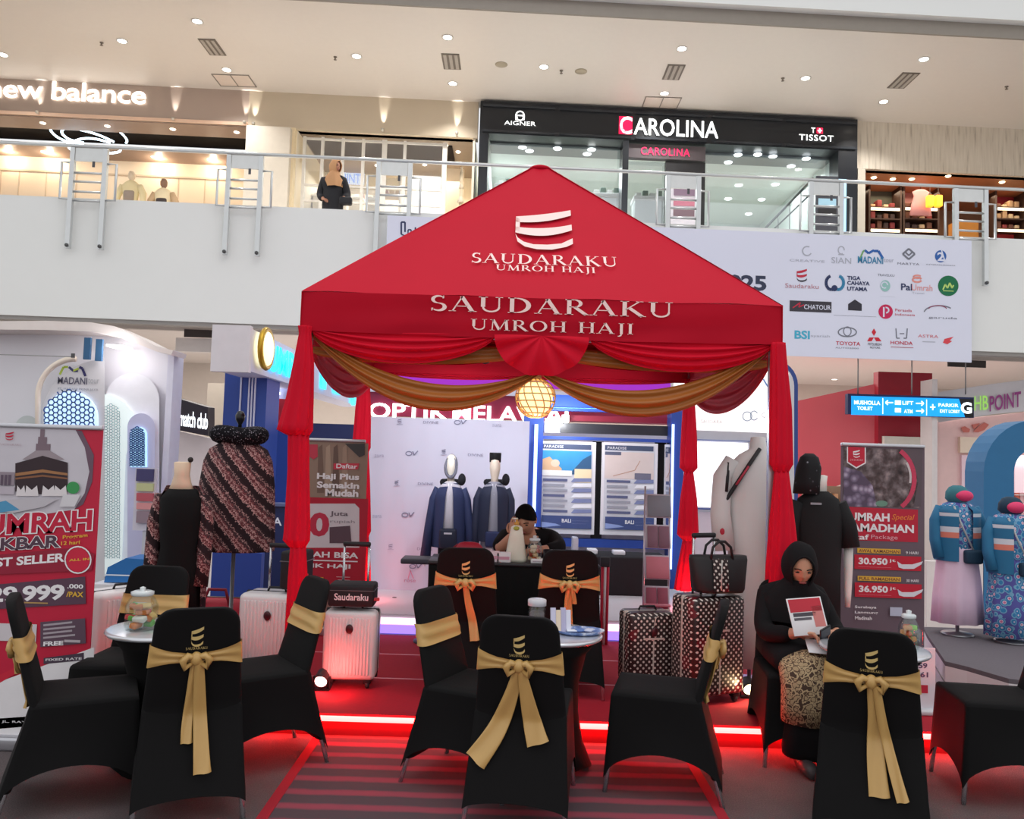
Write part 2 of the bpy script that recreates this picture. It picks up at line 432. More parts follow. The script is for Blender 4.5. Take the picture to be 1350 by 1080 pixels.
for i, (px, py, w, d, lab) in enumerate(((280, 62, .16, .62, 'slatted air vent left of the gallery ceiling'), (595, 81, .17, .62, 'slatted air vent above the glazed gallery shop'),
                              (888, 95, .17, .62, 'slatted air vent above the black shopfront'), (1191, 106, .17, .66, 'slatted air vent at the right of the gallery ceiling'))):
    p = ceil_pt(px, py); p.z = zc
    t = thing('air_vent', lab, 'vent', p, group='gallery ceiling vents')
    MB().box(-w, w, -d / 2, d / 2, -.012, 0).build('frame', t, VENT)
    for j in range(3): MB().box(-w * .8 + j * w * .62, -w * .8 + j * w * .62 + w * .35, -d * .45, d * .45, -.02, -.012).build('slat', t, SLAT)
for px, py, slab in ((134, 56, 'left of the second downlight'), (442, 75, 'left of the downlight between two vents'), (740, 93, 'above the black sign band'), (1032, 103, 'left of the downlight above the sign end'), (1327, 114, 'at the far right of the gallery ceiling')):
    p = ceil_pt(px, py)
    MB().lathe([(.035, 0), (.035, -.01), (.015, -.015), (.012, -.05), (.03, -.055), (.03, -.06), (.001, -.06)][::-1], p, n=12).build('sprinkler_head', None, M(130, 120, 110, .4, .5), label='tiny metal sprinkler head ' + slab, category='sprinkler', group='gallery sprinkler heads')
for px, py, lab in ((661, 85, 'flat round grey speaker in the gallery ceiling'), (766, 94, 'yellowish round detector in the gallery ceiling')):
    p = ceil_pt(px, py)
    MB().lathe([(.001, -.02), (.09, -.018), (.12, -.008), (.12, 0)], p, n=20).build('ceiling_speaker', None, M(176, 165, 145, .5), label=lab, category='speaker')
for px, py, lab in ((309, 109, 'thin rectangular hatch outline in ceiling before the column'), (872, 138, 'thin rectangular hatch outline in ceiling before the black shopfront')):
    p = ceil_pt(px, py - 3); t = thing('access_hatch', lab, 'hatch', (p.x, p.y, zc))
    mb = MB(); mb.box(-.36, .36, -.25, .25, -.006, 0); mb.build('panel', t, M(224, 210, 199, .5))
    for x0, x1, y0, y1 in ((-.38, .38, -.27, -.25), (-.38, .38, .25, .27), (-.38, -.36, -.25, .25), (.36, .38, -.25, .25), (-.01, .01, -.25, .25)):
        MB().box(x0, x1, y0, y1, -.014, 0).build('rim', t, M(140, 132, 124))
# ---------------------------------------------------------------- gallery shopfronts (plane D2)
TAUPE = M(186, 168, 156, .38, .25, noise=.03, scale=1.5)
def zpx(px, py, d=D2): return P(px, py, d, K).z
def xpx(px, py, d=D2): return P(px, py, d, K).x
z_h = zpx(325, 166)                      # underside of the left header
def shop_shell(x0, x1, ztop, depth, wall, floor_m, ceil_m, tag):
    mb = MB(); mb.box(x0, x1, D2 + depth, D2 + depth + .1, zf2, ztop, K); struct('wall_shop_%s_back' % tag, mb, wall)
    mb = MB(); mb.box(x0 - .05, x0, D2 + .05, D2 + depth, zf2, ztop, K); struct('wall_shop_%s_left' % tag, mb, wall)
    mb = MB(); mb.box(x1, x1 + .05, D2 + .05, D2 + depth, zf2, ztop, K); struct('wall_shop_%s_right' % tag, mb, wall)
    mb = MB(); mb.box(x0, x1, D2 + .1, D2 + depth, ztop, ztop + .08, K); struct('ceiling_shop_%s' % tag, mb, ceil_m)
# left sports shop
x325 = xpx(325, 200); xL = -21
t = thing('shop_sign_board', 'taupe metal shop header with white glowing lettering over the sports shop', 'sign', (-8, D2, z_h))
mb = MB(); mb.box(xL, x325, D2, D2 + .25, z_h, zc, K); mb.build('board', t, TAUPE, world=True)
mb = MB(); mb.box(xL, x325, D2 - .03, D2 + .02, z_h, z_h + .07, K); mb.build('trim_strip', t, M(240, 205, 180, .35), world=True)
pr = Print(D2, K, .0, .03); pr.text('new balance', -14, 104, 192, 138, E(255, 250, 240, 2.4), bold=.012, gap=.95)
pr.build('lettering', t)
BROWN = M(150, 128, 116, .5); BLACKC = M(16, 13, 14, .85, spec=.1)
mb = MB(); mb.box(xL, x325, D2 + .05, D2 + .7, z_h - .01, z_h + .05, K); struct('ceiling_shop_sports_front', mb, BROWN)
mb = MB(); mb.box(xL, x325, D2 + .7, D2 + 1.7, z_h + .1, z_h + .15, K); struct('ceiling_shop_sports_mid', mb, BLACKC)
mb = MB(); mb.box(xL, x325, D2 + 1.7, D2 + 2.5, z_h - .02, z_h + .05, K); struct('ceiling_shop_sports_rear', mb, BROWN)
CREAM = M(246, 226, 200, .6, noise=.03, scale=1)
mb = MB(); mb.box(xL, x325, D2 + 2.5, D2 + 2.6, zf2, z_h + .1, K); struct('wall_shop_sports_back', mb, CREAM)
for px in (0, 24, 60, 100, 140, 175, 235, 270, 300):   # panel joints
    x = xpx(px, 230, D2 + 2.45); mb = MB(); mb.box(x - .01, x + .01, D2 + 2.485, D2 + 2.5, zf2, z_h - .35, K); struct('trim_sports_joint', mb, M(214, 192, 166), None)
mb = MB(); mb.box(xL, x325, D2 + 2.47, D2 + 2.5, z_h - .38, z_h - .34, K); struct('trim_sports_rail', mb, M(214, 192, 166))
for (px, py), q in zip(((57, 154), (142, 161), (228, 167), (312, 174)), ('first', 'second', 'third', 'fourth')):
    p = P(px, py, D2 + .35, K); p.z = z_h - .012
    MB().lathe([(.001, -.01), (.05, -.01), (.06, 0)], p, n=14).build('shop_spotlight', None, E(255, 238, 210, 7), label=q + ' spotlight from the left in front soffit of sports shop', category='light', group='sports shop spotlights')
for (px, py), q in zip(((58, 190), (203, 199), (277, 202)), ('left', 'middle', 'right')):
    p = P(px, py, D2 + 2.1, K); p.z = z_h - .022
    MB().lathe([(.001, -.01), (.05, -.01), (.06, 0)], p, n=14).build('shop_spotlight', None, E(255, 238, 210, 7), label=q + ' spotlight in rear soffit of the sports shop', category='light', group='sports shop spotlights')
for px, pw in ((8, 60), (63, 70), (208, 70), (280, 60)):
    p = P(px, 190, D2 + 2.1, K); l = point_light('shop_wall_washer', (p.x, p.y + .1, z_h - .12), 14, (1, .84, .62), .05)
area_light('sports_shop_light', (-8, D2 + 1.2, z_h - .05), 6, 30, (1, .88, .72), sy=1.0)
# swirling neon tube logo hanging in the shop
t = thing('neon_swirl', 'white neon tube swirl hanging in the sports shop', 'neon light', P(118, 183, D2 + .9, K))
NEON = E(215, 240, 255, 4)
def swirl(pts, n=40):
    out = []
    for i in range(len(pts) - 1):
        p0 = Vector(pts[max(i - 1, 0)]); p1 = Vector(pts[i]); p2 = Vector(pts[i + 1]); p3 = Vector(pts[min(i + 2, len(pts) - 1)])
        for j in range(8):
            u = j / 8
            out.append(.5 * ((2 * p1) + (p2 - p0) * u + (2 * p0 - 5 * p1 + 4 * p2 - p3) * u * u + (3 * p1 - p0 - 3 * p2 + p3) * u ** 3))
    out.append(Vector(pts[-1])); return out
for pts in ([(77, 163), (69, 164), (67, 172), (76, 181), (90, 187), (110, 191)], [(150, 187), (130, 178), (105, 171), (85, 170), (82, 176), (92, 184), (110, 188)],
            [(96, 187), (108, 183), (125, 183), (145, 188)], [(142, 166), (158, 174), (167, 184), (166, 189)], [(89, 189), (92, 196), (104, 200), (140, 202), (157, 200), (158, 195)]):
    w = swirl([(x, y) for x, y in pts]); mb = MB()
    mb.tube([P(q[0], q[1], D2 + .9 + .002 * i, K) for i, q in enumerate(w)], .024, 6); mb.build('tube', t, NEON, world=True)
for px in (85, 150): MB().tube([P(px, 170, D2 + .9, K), P(px, 170, D2 + .9, K) + Vector((0, 0, z_h + .1 - P(px, 170, D2 + .9, K).z))], .008, 5).build('hanger', t, M(60, 60, 60), world=True)
# column
mb = MB(); pboxf(mb, 325, 165, 383, zf2, D2 - .25, .6, K); struct('wall_column', mb, M(214, 205, 190, .6))
mb = MB(); pboxf(mb, 383, 168, 389, zf2, D2 - .1, .25, K); struct('trim_3', mb, M(240, 222, 186, .6))
# header from the column to the black shop
xa, xb = x325, xpx(629, 200); z_m = zpx(505, 176)
mb = MB(); mb.box(xa, xb, D2, D2 + .25, z_m, zc, K); struct('wall_header_glazed_shop', mb, M(206, 192, 170, .32, .15, noise=.05, scale=1.2), label='pale stone header over the glazed shop')
for (px, y0, y1), q in zip(((504, 148, 176), (602, 142, 178), (322, 122, 162), (334, 122, 162), (228, 133, 155), (49, 125, 145)), ('at middle of the pale header', 'beside the black shop', 'left of the column top', 'above the column top', 'right of the white lettering', 'below the white lettering')):
    p = P(px, y1 + 1, D2 - .09, K); p.z = max(p.z, (z_m if px > 325 else z_h) + .09)
    l = bpy.data.lights.new('header_uplight_beam', 'SPOT'); l.energy = 30; l.spot_size = .5; l.spot_blend = .6; l.color = (1, .96, .9); l.shadow_soft_size = .02
    lo = bpy.data.objects.new('header_uplight_beam', l); COL.objects.link(lo); lo.location = (p.x, p.y, p.z); lo.rotation_euler = (PI - .25, 0, 0)
    MB().lathe([(.03, -.05), (.035, 0), (.02, .005)], p - Vector((0, 0, .02)), n=12).box(p.x - .012, p.x + .012, p.y, D2 + K * p.x + .01, p.z - .06, p.z - .04).build('header_uplight', None, M(210, 205, 195, .3, .6), label='small header uplight ' + q, category='light', group='header uplights')
# glazed shop interior
m_int = M(244, 234, 214, .6, noise=.06, scale=1.4)
shop_shell(xpx(389, 230), xb - .1, z_m, 2.6, m_int, None, M(150, 134, 120, .5), 'glazed')
mb = MB(); mb.box(xpx(392, 230), xpx(592, 230), D2 + .5, D2 + 1.6, z_m - .03, z_m - .002, K)
struct('ceiling_shop_glazed_dark', mb, M(40, 34, 31, .8, spec=.1), label='dark slatted ceiling strip of glazed shop')
t = thing('shop_glazing', 'glass shopfront with thin white mullions behind the railing', 'shopfront', (xpx(500, 240), D2 + .2, zf2))
MUL = M(236, 232, 224, .4)
zg = zpx(500, 184, D2 + .2)
for px, w in ((399, .03), (423, .03), (450, .03), (477, .03), (505, .05), (532, .03), (585, .05)):
    x = xpx(px, 240, D2 + .2); mb = MB(); mb.box(x - w, x + w, D2 + .2, D2 + .27, zf2, zg, K); mb.build('mullion', t, MUL, world=True)
for py in (186, 210, 247, 268):
    z = zpx(490, py, D2 + .2); mb = MB(); mb.box(xpx(399, py, D2 + .2), xpx(586, py, D2 + .2), D2 + .21, D2 + .26, z - .02, z + .02, K); mb.build('transom', t, MUL, world=True)
xs = [xpx(px, 240, D2 + .2) for px in (399, 423, 450, 477, 505, 532, 585)]
for a, b in zip(xs[:-1], xs[1:]):
    mb = MB(); mb.box(a, b, D2 + .23, D2 + .24, zf2, zg, K); mb.build('pane', t, GLASS, world=True)
mb = MB(); pboxf(mb, 541, 231, 581, zf2, D2 + 1.2, .1, K); mb.build('white_display_panel', None, E(255, 252, 246, .9), label='bright white panel standing inside the glazed shop', category='panel')
mb = MB(); pboxf(mb, 588, 222, 612, zf2, D2 + 1.4, .1, K); mb.build('cream_partition', None, CREAM, label='cream partition at right end of glazed shop', category='partition')
pr = Print(D2 + 2.59, K); pr.rect(451, 226, 480, 244, E(214, 226, 250, .7)); pr.text('IINTI', 455, 229, 477, 242, E(150, 180, 235, .8), bold=.01)
pr.build('shop_wall_sign', None, label='pale blue lit sign on back wall of glazed shop', category='sign')
for i, (px, py) in enumerate(((424, 259), (446, 258), (471, 262), (495, 264))):
    p = P(px, py, D2 + 1.6 - .5 * (i % 2), K)
    t = thing('display_table', ('white display table at left end of glazed shop', 'cream display table behind the dark coat woman', 'pale display table at middle of glazed shop', 'low display table beside the display rack')[i], 'display table', (p.x, p.y, zf2))
    hh = p.z - zf2
    MB().bbox(-.17, .17, -.22, .22, hh - .06, hh, .02).build('top', t, M(250, 246, 236))
    MB().box(-.15, .15, -.2, .2, 0, hh - .06).build('base', t, M(236, 226, 206))
    for j in range(3): MB().bbox(-.15 + j * .11, -.06 + j * .11, -.1, .1, hh, hh + .05 + .03 * j, .01).build('display_item', t, M(*((190, 170, 150), (246, 240, 230), (150, 120, 110))[j]))
t = thing('shoe_rack', 'tall display rack with stacked goods in the glazed shop', 'rack', (xpx(517, 250, D2 + .9), D2 + .9 + K * xpx(517, 250, D2 + .9), zf2))
a, b, c, d = span(508, 229, 531, 285, D2 + .9, K); w = b - a; hh = d - zf2
for x in (-w / 2, w / 2 - .03): MB().box(x, x + .03, -.2, .2, 0, hh).build('upright', t, M(230, 222, 208))
for j in range(6):
    z = .4 + j * (hh - .42) / 5; MB().box(-w / 2, w / 2, -.2, .2, z, z + .02).build('shelf', t, M(225, 210, 190))
    for q in range(3): MB().bbox(-w / 2 + .04 + q * w / 3.2, -w / 2 + .04 + q * w / 3.2 + w / 4, -.12, .12, z + .02, z + .12, .01).build('boxed_goods', t, M(*random.choice([(196, 150, 130), (236, 226, 214), (120, 100, 90), (220, 190, 150)])))
# white twiggy display tree
t = thing('display_tree', 'slim white decorated display tree beside the black shop', 'display tree', (xpx(608, 250, D2 + .6), D2 + .6 + K * xpx(608, 250, D2 + .6), zf2))
mb = MB(); hh = zpx(615, 225, D2 + .5) - zf2; mb.lathe([(.05, 0), (.05, .3), (.04, hh)], n=8); mb.build('pole', t, M(220, 205, 180))
for j in range(9):
    z = .4 + j * (hh - .45) / 8; r = .22 * (1 - j / 9.5); mb = MB()
    mb.lathe([(.03, z + .16), (r * .6, z + .1), (r, z), (r * .8, z - .01), (.03, z + .02)], n=11); mb.build('tier', t, M(232, 222, 204, .8))
GLB = ('front left', 'front middle', 'front right', 'far left', 'far right', 'deep middle left', 'deep middle right', 'deep right')
for gi, (px, py) in enumerate(((426, 180), (507, 184), (588, 189), (401, 189), (604, 200), (497, 218), (509, 215), (560, 217))):
    zz = z_m - (.03 if 392 < px < 592 and 188 < py < 212 else 0)
    cspot(px, py, zz, D2 + .35, D2 + 2.4, E(255, 246, 228, 6), GLB[gi] + ' small ceiling spotlight in the glazed shop', 'glazed shop spotlights', .05)
area_light('glazed_shop_light', (xpx(505, 220) , D2 + 1.6, z_m - .5), 3.2, 70, (1, .93, .8), sy=1.5)
# ---------------------------------------------------------------- the black watch shop
BLK = M(34, 37, 42, .3, noise=.03); BLK2 = M(62, 66, 72, .25, .5)
zct = zpx(880, 145, D2 - .2); zcb = zpx(880, 187, D2 - .2)
xc0, xc1 = xpx(630, 240, D2 - .2), xpx(1130, 240, D2 - .2)
t = thing('shop_portal', 'black shopfront portal with white lit lettering on the upper gallery', 'shopfront', ((xc0 + xc1) / 2, D2, zf2))
mb = MB(); mb.box(xc0, xc1, D2 - .2, D2 + .3, zcb, zct, K); mb.build('sign_band', t, BLK, world=True)
for z in (zct - .13, zcb + .02):
    for q in range(5):
        a = xc0 + .06 + q * (xc1 - xc0) / 5; mb = MB(); mb.box(a, a + (xc1 - xc0) / 5 - .1, D2 - .24, D2 - .2, z, z + .05, K); mb.build('metal_trim', t, BLK2, world=True)
for a, b in ((630, 642), (820, 828), (1105, 1130)):
    mb = MB(); mb.box(xpx(a, 240, D2 - .2), xpx(b, 240, D2 - .2), D2 - .2, D2 + .3, zf2, zcb, K); mb.build('jamb', t, BLK if b != 828 else BLK2, world=True)
pr = Print(D2 - .2, K, .0, .03)
SW = E(250, 252, 250, 1.6)
pr.text('AIGNER', 665, 159.5, 706, 167, SW, .0); 
pr.arc(685.5, 153.5, 5.5, 6, 0, 360, 1.6, SW); pr.rect(681.5, 152, 689.5, 154, SW, False); pr.rect(679.5, 154, 682, 159, SW, False); pr.rect(689, 154, 691.5, 159, SW, False)
pr.build('brand_lettering', t); pr = Print(D2 - .2, K, .0, .03)
pr.rect(816, 154, 833, 178, E(226, 20, 70, 1.6)); pr.n += 25
pr.text('C', 817.5, 154.5, 832.5, 177.5, SW, .02); pr.text('AROLINA', 836, 156, 946, 183, SW, .012)
pr.build('brand_lettering', t); pr = Print(D2 - .2, K, .0, .03); pr.text('TISSOT', 1053, 177.5, 1098, 187.5, SW, .008, 1.1); pr.text('T', 1069, 169, 1074, 176, SW, .01); pr.rect(1076, 169, 1084, 177, E(230, 30, 70, 1.6)); pr.rect(1079, 170, 1081, 176, SW)
pr.rect(1077.2, 172, 1082.8, 174, SW)
pr.build('brand_lettering', t)
mb = MB(); pbox(mb, 829, 189, 930, 212, D2 - .1, .15, K); mb.build('led_board', t, M(92, 84, 88, .4), world=True)
mb = MB(); pboxf(mb, 878, 212, 930, zf2, D2 - .05, .15, K); mb.build('dark_panel', t, M(48, 48, 50, .4), world=True)
pr = Print(D2 - .1, K, 0, .02); pr.text('CAROLINA', 845, 194, 909, 207, E(240, 30, 80, 1.8), .0, 1.1); pr.build('led_text', t)
LIN = M(222, 232, 226, .5, noise=.03, scale=1)
shop_shell(xpx(643, 240), xpx(1104, 240), zcb + .02, 5.6, LIN, None, M(226, 232, 226, .5, noise=.02), 'watches')
mb = MB(); mb.box(xpx(644, 240), xpx(1103, 240), D2 + .3, D2 + .85, zcb - .04, zcb + .015, K); struct('ceiling_watch_soffit', mb, M(120, 128, 128, .3))
WL = ['%s ceiling spotlight behind the left window of black shop' % q for q in ('leftmost front', 'middle front', 'rightmost front', 'left second-row', 'right second-row')] + ['%s ceiling spotlight behind the right window of black shop' % q for q in ('front left', 'second-row left', 'second-row middle', 'second-row right', 'third-row left', 'third-row right', 'fourth-row left', 'fourth-row right', 'fifth-row right', 'deepest', 'fifth-row left')]
for i, (px, py) in enumerate(((689, 189), (735, 191), (780, 193), (698, 199), (774, 203), (999, 197), (973, 204), (1019, 206), (1063, 209), (960, 214), (1043, 219), (974, 244), (1022, 243), (1004, 263), (987, 282), (960, 262))):
    p = on_plane_z(px, py, zcb, D2 + .4, D2 + 5.3); cspot(px, py, zcb - .04 if p.y < D2 + .88 + K * p.x else zcb + .02, D2 + .4, D2 + 5.3, E(250, 255, 252, 6), WL[i], 'watch shop spotlights', .09)
area_light('watch_shop_light', (xpx(730, 220), D2 + 2.2, zcb - .15), 3.2, 95, (.95, 1, .97), sy=2.0)
area_light('watch_shop_light', (xpx(1010, 220), D2 + 2.2, zcb - .15), 3.2, 95, (.95, 1, .97), sy=2.0)
for a, b in ((642, 820), (828, 878), (930, 1105)):
    mb = MB(); pboxf(mb, a, 189 if b != 878 else 212, b, zf2, D2 + .12, .012, K); mb.build('pane', t, GLASS, world=True)
# inside: coved ceiling strip, counters, stair rail, display cards
pr = Print(D2 + 5.5, K, .0, .05); pr.poly([(1003, 216), (1020, 219), (985, 275), (933, 272), (933, 262), (972, 262)], E(255, 226, 190, .9)); pr.build('ceiling_cove', None, label='peach lit cove line at back of the black shop', category='cove light')
for px0, px1, py, lab in ((654, 694, 246, 'dark cabinet behind the glass at left of black shop'), (835, 872, 262, 'glass counter with small items by the shop door'), (780, 815, 258, 'white counter behind the left window of the black shop')):
    a, b, c, d = span(px0, py, px1, py + 30, D2 + 1.6, K); t = thing('display_counter', lab, 'counter', ((a + b) / 2, D2 + 1.6 + K * (a + b) / 2, zf2)); w = (b - a) / 2; hh = d - zf2
    dark = px0 == 648
    MB().bbox(-w, w, -.25, .25, 0, hh - .1, .02).build('body', t, M(70, 70, 72) if dark else M(236, 242, 240)); MB().bbox(-w - .03, w + .03, -.28, .28, hh - .1, hh, .02).build('top', t, M(50, 52, 55) if dark else M(250, 252, 250))
    for j in range(4): MB().bbox(-w + .05 + j * w * .48, -w + .18 + j * w * .48, -.06, .06, hh, hh + .14 + .05 * (j % 2), .015).build('display_item', t, M(90, 110, 100) if j % 2 else M(200, 200, 196))
t = thing('stair_rail', 'slanted metal stair railing inside the black shop', 'railing', (xpx(1050, 280, D2 + .7), D2 + .7, zf2))
mb = MB(); mb.tube([P(985, 326, D2 + .7, K), P(1072, 235, D2 + .7, K)], .03, 6); mb.build('handrail', t, M(120, 126, 126, .3, .7), world=True)
mb = MB(); mb.tube([P(1012, 310, D2 + .7, K), P(1080, 245, D2 + .7, K)], .02, 6); mb.build('handrail', t, M(120, 126, 126, .3, .7), world=True)
for px, y0 in ((1026, 282), (1041, 268), (1056, 254), (1066, 245)):
    mb = MB(); mb.tube([P(px, y0, D2 + .7, K), Vector((P(px, 312, D2 + .7, K).x, P(px, 312, D2 + .7, K).y, zf2))], .012, 5); mb.build('baluster', t, M(130, 136, 136, .3, .7), world=True)
for px0, px1, lab in ((885, 918, 'poster rack with pink pictures beside the shop door'), (1076, 1104, 'dark poster rack at the right end of black shop')):
    a, b, c, d = span(px0, 232, px1, 300, D2 - .3, K); t = thing('poster_rack', lab, 'poster rack', ((a + b) / 2, D2 - .3 + K * (a + b) / 2, zf2)); w = (b - a) / 2; hh = d - zf2
    MB().box(-w, w, -.02, .02, 0, hh).build('panel', t, M(206, 204, 214) if px0 == 885 else M(60, 62, 70))
    for j in range(4): MB().box(-w * .8, w * .8, -.03, -.02, hh - .2 - j * .22, hh - .05 - j * .22).build('picture', t, M(*((170, 140, 170), (130, 110, 130), (190, 120, 140), (120, 100, 110))[j]) if px0 == 885 else M(*((70, 80, 90), (30, 32, 36), (150, 190, 210), (28, 28, 30))[j]))
mb = MB(); pboxf(mb, 1106, 236, 1116, zf2, D2 - .28, .04, K); mb.build('light_box', None, E(150, 200, 240, .9), label='narrow pale blue light box by right jamb of black shop', category='light box')
# ---------------------------------------------------------------- right shop with the beige relief header
m, nt, bs, tc = nodemat('beige_relief_cladding', .6)
wv = nt.nodes.new('ShaderNodeTexNoise'); wv.inputs['Scale'].default_value = 3.2; wv.inputs['Detail'].default_value = 5
mp = nt.nodes.new('ShaderNodeMapping'); mp.inputs['Scale'].default_value = (7, 1, .5)
nt.links.new(tc.outputs['Object'], mp.inputs[0]); nt.links.new(mp.outputs[0], wv.inputs['Vector'])
nt.links.new(ramp(nt, wv.outputs['Fac'], [(.25, (176, 164, 146)), (.42, (214, 203, 186)), (.7, (226, 216, 200))], 'LINEAR'), bs.inputs['Base Color'])
bp = nt.nodes.new('ShaderNodeBump'); bp.inputs['Strength'].default_value = .5; nt.links.new(wv.outputs['Fac'], bp.inputs['Height']); nt.links.new(bp.outputs['Normal'], bs.inputs['Normal'])
z_r = zpx(1240, 227); xr0 = xpx(1130, 200); xr1 = 21
mb = MB(); mb.box(xr0, xr1, D2, D2 + .25, z_r, zc, K); struct('wall_header_relief', mb, m, label='beige relief-clad header over the right shop')
mb = MB(); pboxf(mb, 1131, 222, 1141, zf2, D2, .3, K); struct('wall_pier', mb, M(206, 198, 182))
WOOD = M(176, 112, 74, .45, noise=.15, scale=4)
shop_shell(xpx(1141, 240), xr1, z_r, 2.6, M(150, 108, 80, .6, noise=.12, scale=3), None, WOOD, 'bags')
mb = MB(); pbox(mb, 1143, 231, 1234, 262, D2 + 1.5, .2, K); struct('wall_shop_bags_bulkhead', mb, M(70, 52, 50, .5))
area_light('bag_shop_light', (xpx(1270, 240), D2 + 1.0, z_r - .1), 3.4, 60, (1, .85, .62), sy=1.4)
DARKW = M(74, 52, 42, .5)
for i, (px0, px1, lab) in enumerate(((1141, 1183, 'lit wooden shelf unit with green boards in right shop'), (1186, 1232, 'lit wooden shelf unit with pink dress in right shop'), (1306, 1346, 'lit wooden shelf unit with red wall at far right shop'))):
    a, b, c, d = span(px0, 236, px1, 318, D2 + 1.2, K); w = (b - a) / 2; hh = d - zf2
    t = thing('display_shelf', lab, 'shelf', ((a + b) / 2, D2 + 1.2 + K * (a + b) / 2, zf2))
    MB().box(-w, w, .22, .26, 0, hh).build('back_panel', t, M(*((86, 84, 70), (176, 120, 116), (176, 40, 50))[i]))
    for x in (-w, w - .04): MB().box(x, x + .04, -.2, .22, 0, hh).build('upright', t, DARKW)
    for py in (276, 291, 304):
        z = zpx((px0 + px1) / 2, py, D2 + 1.2) - zf2
        MB().box(-w + .04, w - .04, -.2, .22, z - .03, z).build('shelf', t, DARKW)
        if py != 291: MB().box(-w + .05, w - .05, -.21, -.2, z - .09, z - .03).build('shelf_light', t, E(255, 236, 200, 2.2))
        for q in range(4):
            x = -w + .08 + q * (2 * w - .16) / 4; h2 = random.uniform(.08, .2)
            MB().bbox(x, x + w * .3, -.12, .1, z, z + h2, .02).build('bag', t, M(*random.choice([(120, 78, 60), (200, 160, 120), (70, 50, 48), (220, 190, 150), (150, 60, 60)])))
p = P(1211, 258, D2 + 1.0, K)
t = thing('hanging_dress', 'pink dress hung in the right gallery shop', 'dress', (p.x, p.y - .1, p.z - .4))
MB().loft([[(r * math.cos(a) , .06 * math.sin(a), z) for a in [2 * PI * i / 14 for i in range(14)]] for z, r in ((-.1, .26), (.15, .22), (.35, .16), (.45, .2), (.5, .1))]).build('body', t, M(226, 160, 160, .8))
MB().tube([(0, 0, .5), (0, 0, z_r - p.z + .4)], .008, 5).build('hanger', t, M(90, 80, 70))
for px, lab in ((1226, 'glowing amber lantern left in the right shop'), (1237, 'glowing amber lantern right in the right shop')):
    p = P(px, 266, D2 + .7, K); t = thing('lantern', lab, 'lantern', (p.x, p.y, p.z - .12)); MB().bbox(-.07, .07, -.07, .07, 0, .26, .02).build('shade', t, E(255, 176, 50, 1.3)); MB().lathe([(.05, .26), (.03, .3), (.006, .34), (.006, z_r - p.z + .12)], n=8).build('cord', t, DARKW)
mb = MB(); pboxf(mb, 1263, 290, 1290, zf2, D2 + .3, .4, K); mb.build('wooden_counter', None, M(200, 130, 50, .5), label='orange wooden counter behind the rightmost railing post', category='counter')
for (px, py), q in zip(((1152, 234), (1177, 236), (1202, 236), (1250, 232), (1321, 240)), ('leftmost', 'second', 'third', 'fourth', 'rightmost')):
    cspot(px, py, z_r, D2 + .4, D2 + 1.3, E(255, 228, 180, 7), q + ' warm spotlight from the left in the right gallery shop', 'right shop spotlights')
# ---------------------------------------------------------------- gallery railing
RAILM = M(206, 208, 208, .3, .75); RAILD = D1 - .12
zr = P(675, 219, RAILD, K).z
t = thing('gallery_handrail', 'long polished steel handrail along the gallery edge', 'handrail', (0, RAILD, zr))
mb = MB(); mb.tube([(-22, RAILD - 22 * K, zr), (22, RAILD + 22 * K, zr)], .028, 10); mb.build('rail', t, RAILM, world=True)
p0 = None
x_mid = P(120, 200, RAILD, K).x
PLATE = M(214, 216, 214, .4, .3)
labs = ('steel railing post frame before the sports shop', 'steel railing post frame before the gallery column', 'steel railing post frame before the glazed shop', 'steel railing post frame before the shop door', 'steel railing post frame before the stair rail', 'steel railing post frame before the right shop')
for i, px in enumerate((118, 324, 521, 902, 1090, 1280)):
    c = P(px, 200, RAILD, K)
    loc = (c.x, RAILD + K * c.x, zr)
    if p0 is None:
        p0 = thing('railing_post', labs[0], 'railing post', loc, math.atan(K), group='gallery railing posts')
        for x in (-.25, .25):
            MB().box(x - .035, x + .035, -.02, .05, -1.62, -.029).build('upright', p0, RAILM)
            MB().ell((x, -.03, -1.58), .03, 8, 6).build('bolt', p0, M(90, 90, 90, .4, .6))
        MB().box(-.21, .21, -.005, .02, -.24, -.03).build('plate', p0, PLATE)
        MB().box(.06, .1, -.015, -.005, -.33, -.24).build('catch', p0, M(80, 80, 84))
        for z in (-.42, -.56, -.72, -.86): MB().tube([(-.22, .015, z), (.22, .015, z)], .018, 6).build('rung', p0, RAILM)
        for s_ in (-1, 1):
            MB().tube([(s_ * .26, .02, -.26), (s_ * .42, .02, -.26), (s_ * .42, .02, -.84), (s_ * .26, .02, -.84)], .02, 6).build('side_frame', p0, RAILM)
    else: copy_tree(p0, loc, math.atan(K), labs[i])
# ================================================================ GROUND FLOOR BEHIND THE TENT
mb = MB(); mb.box(-26, 26, 8.7, 26, 0, .012); struct('floor_tiles', mb, M(214, 208, 204, .18, noise=.03), label='pale polished floor tiles behind the booths')
mb = MB(); mb.box(3.35, 26, 6.95, 8.7, 0, .012); struct('floor_tiles_right', mb, M(214, 208, 204, .18, noise=.03))
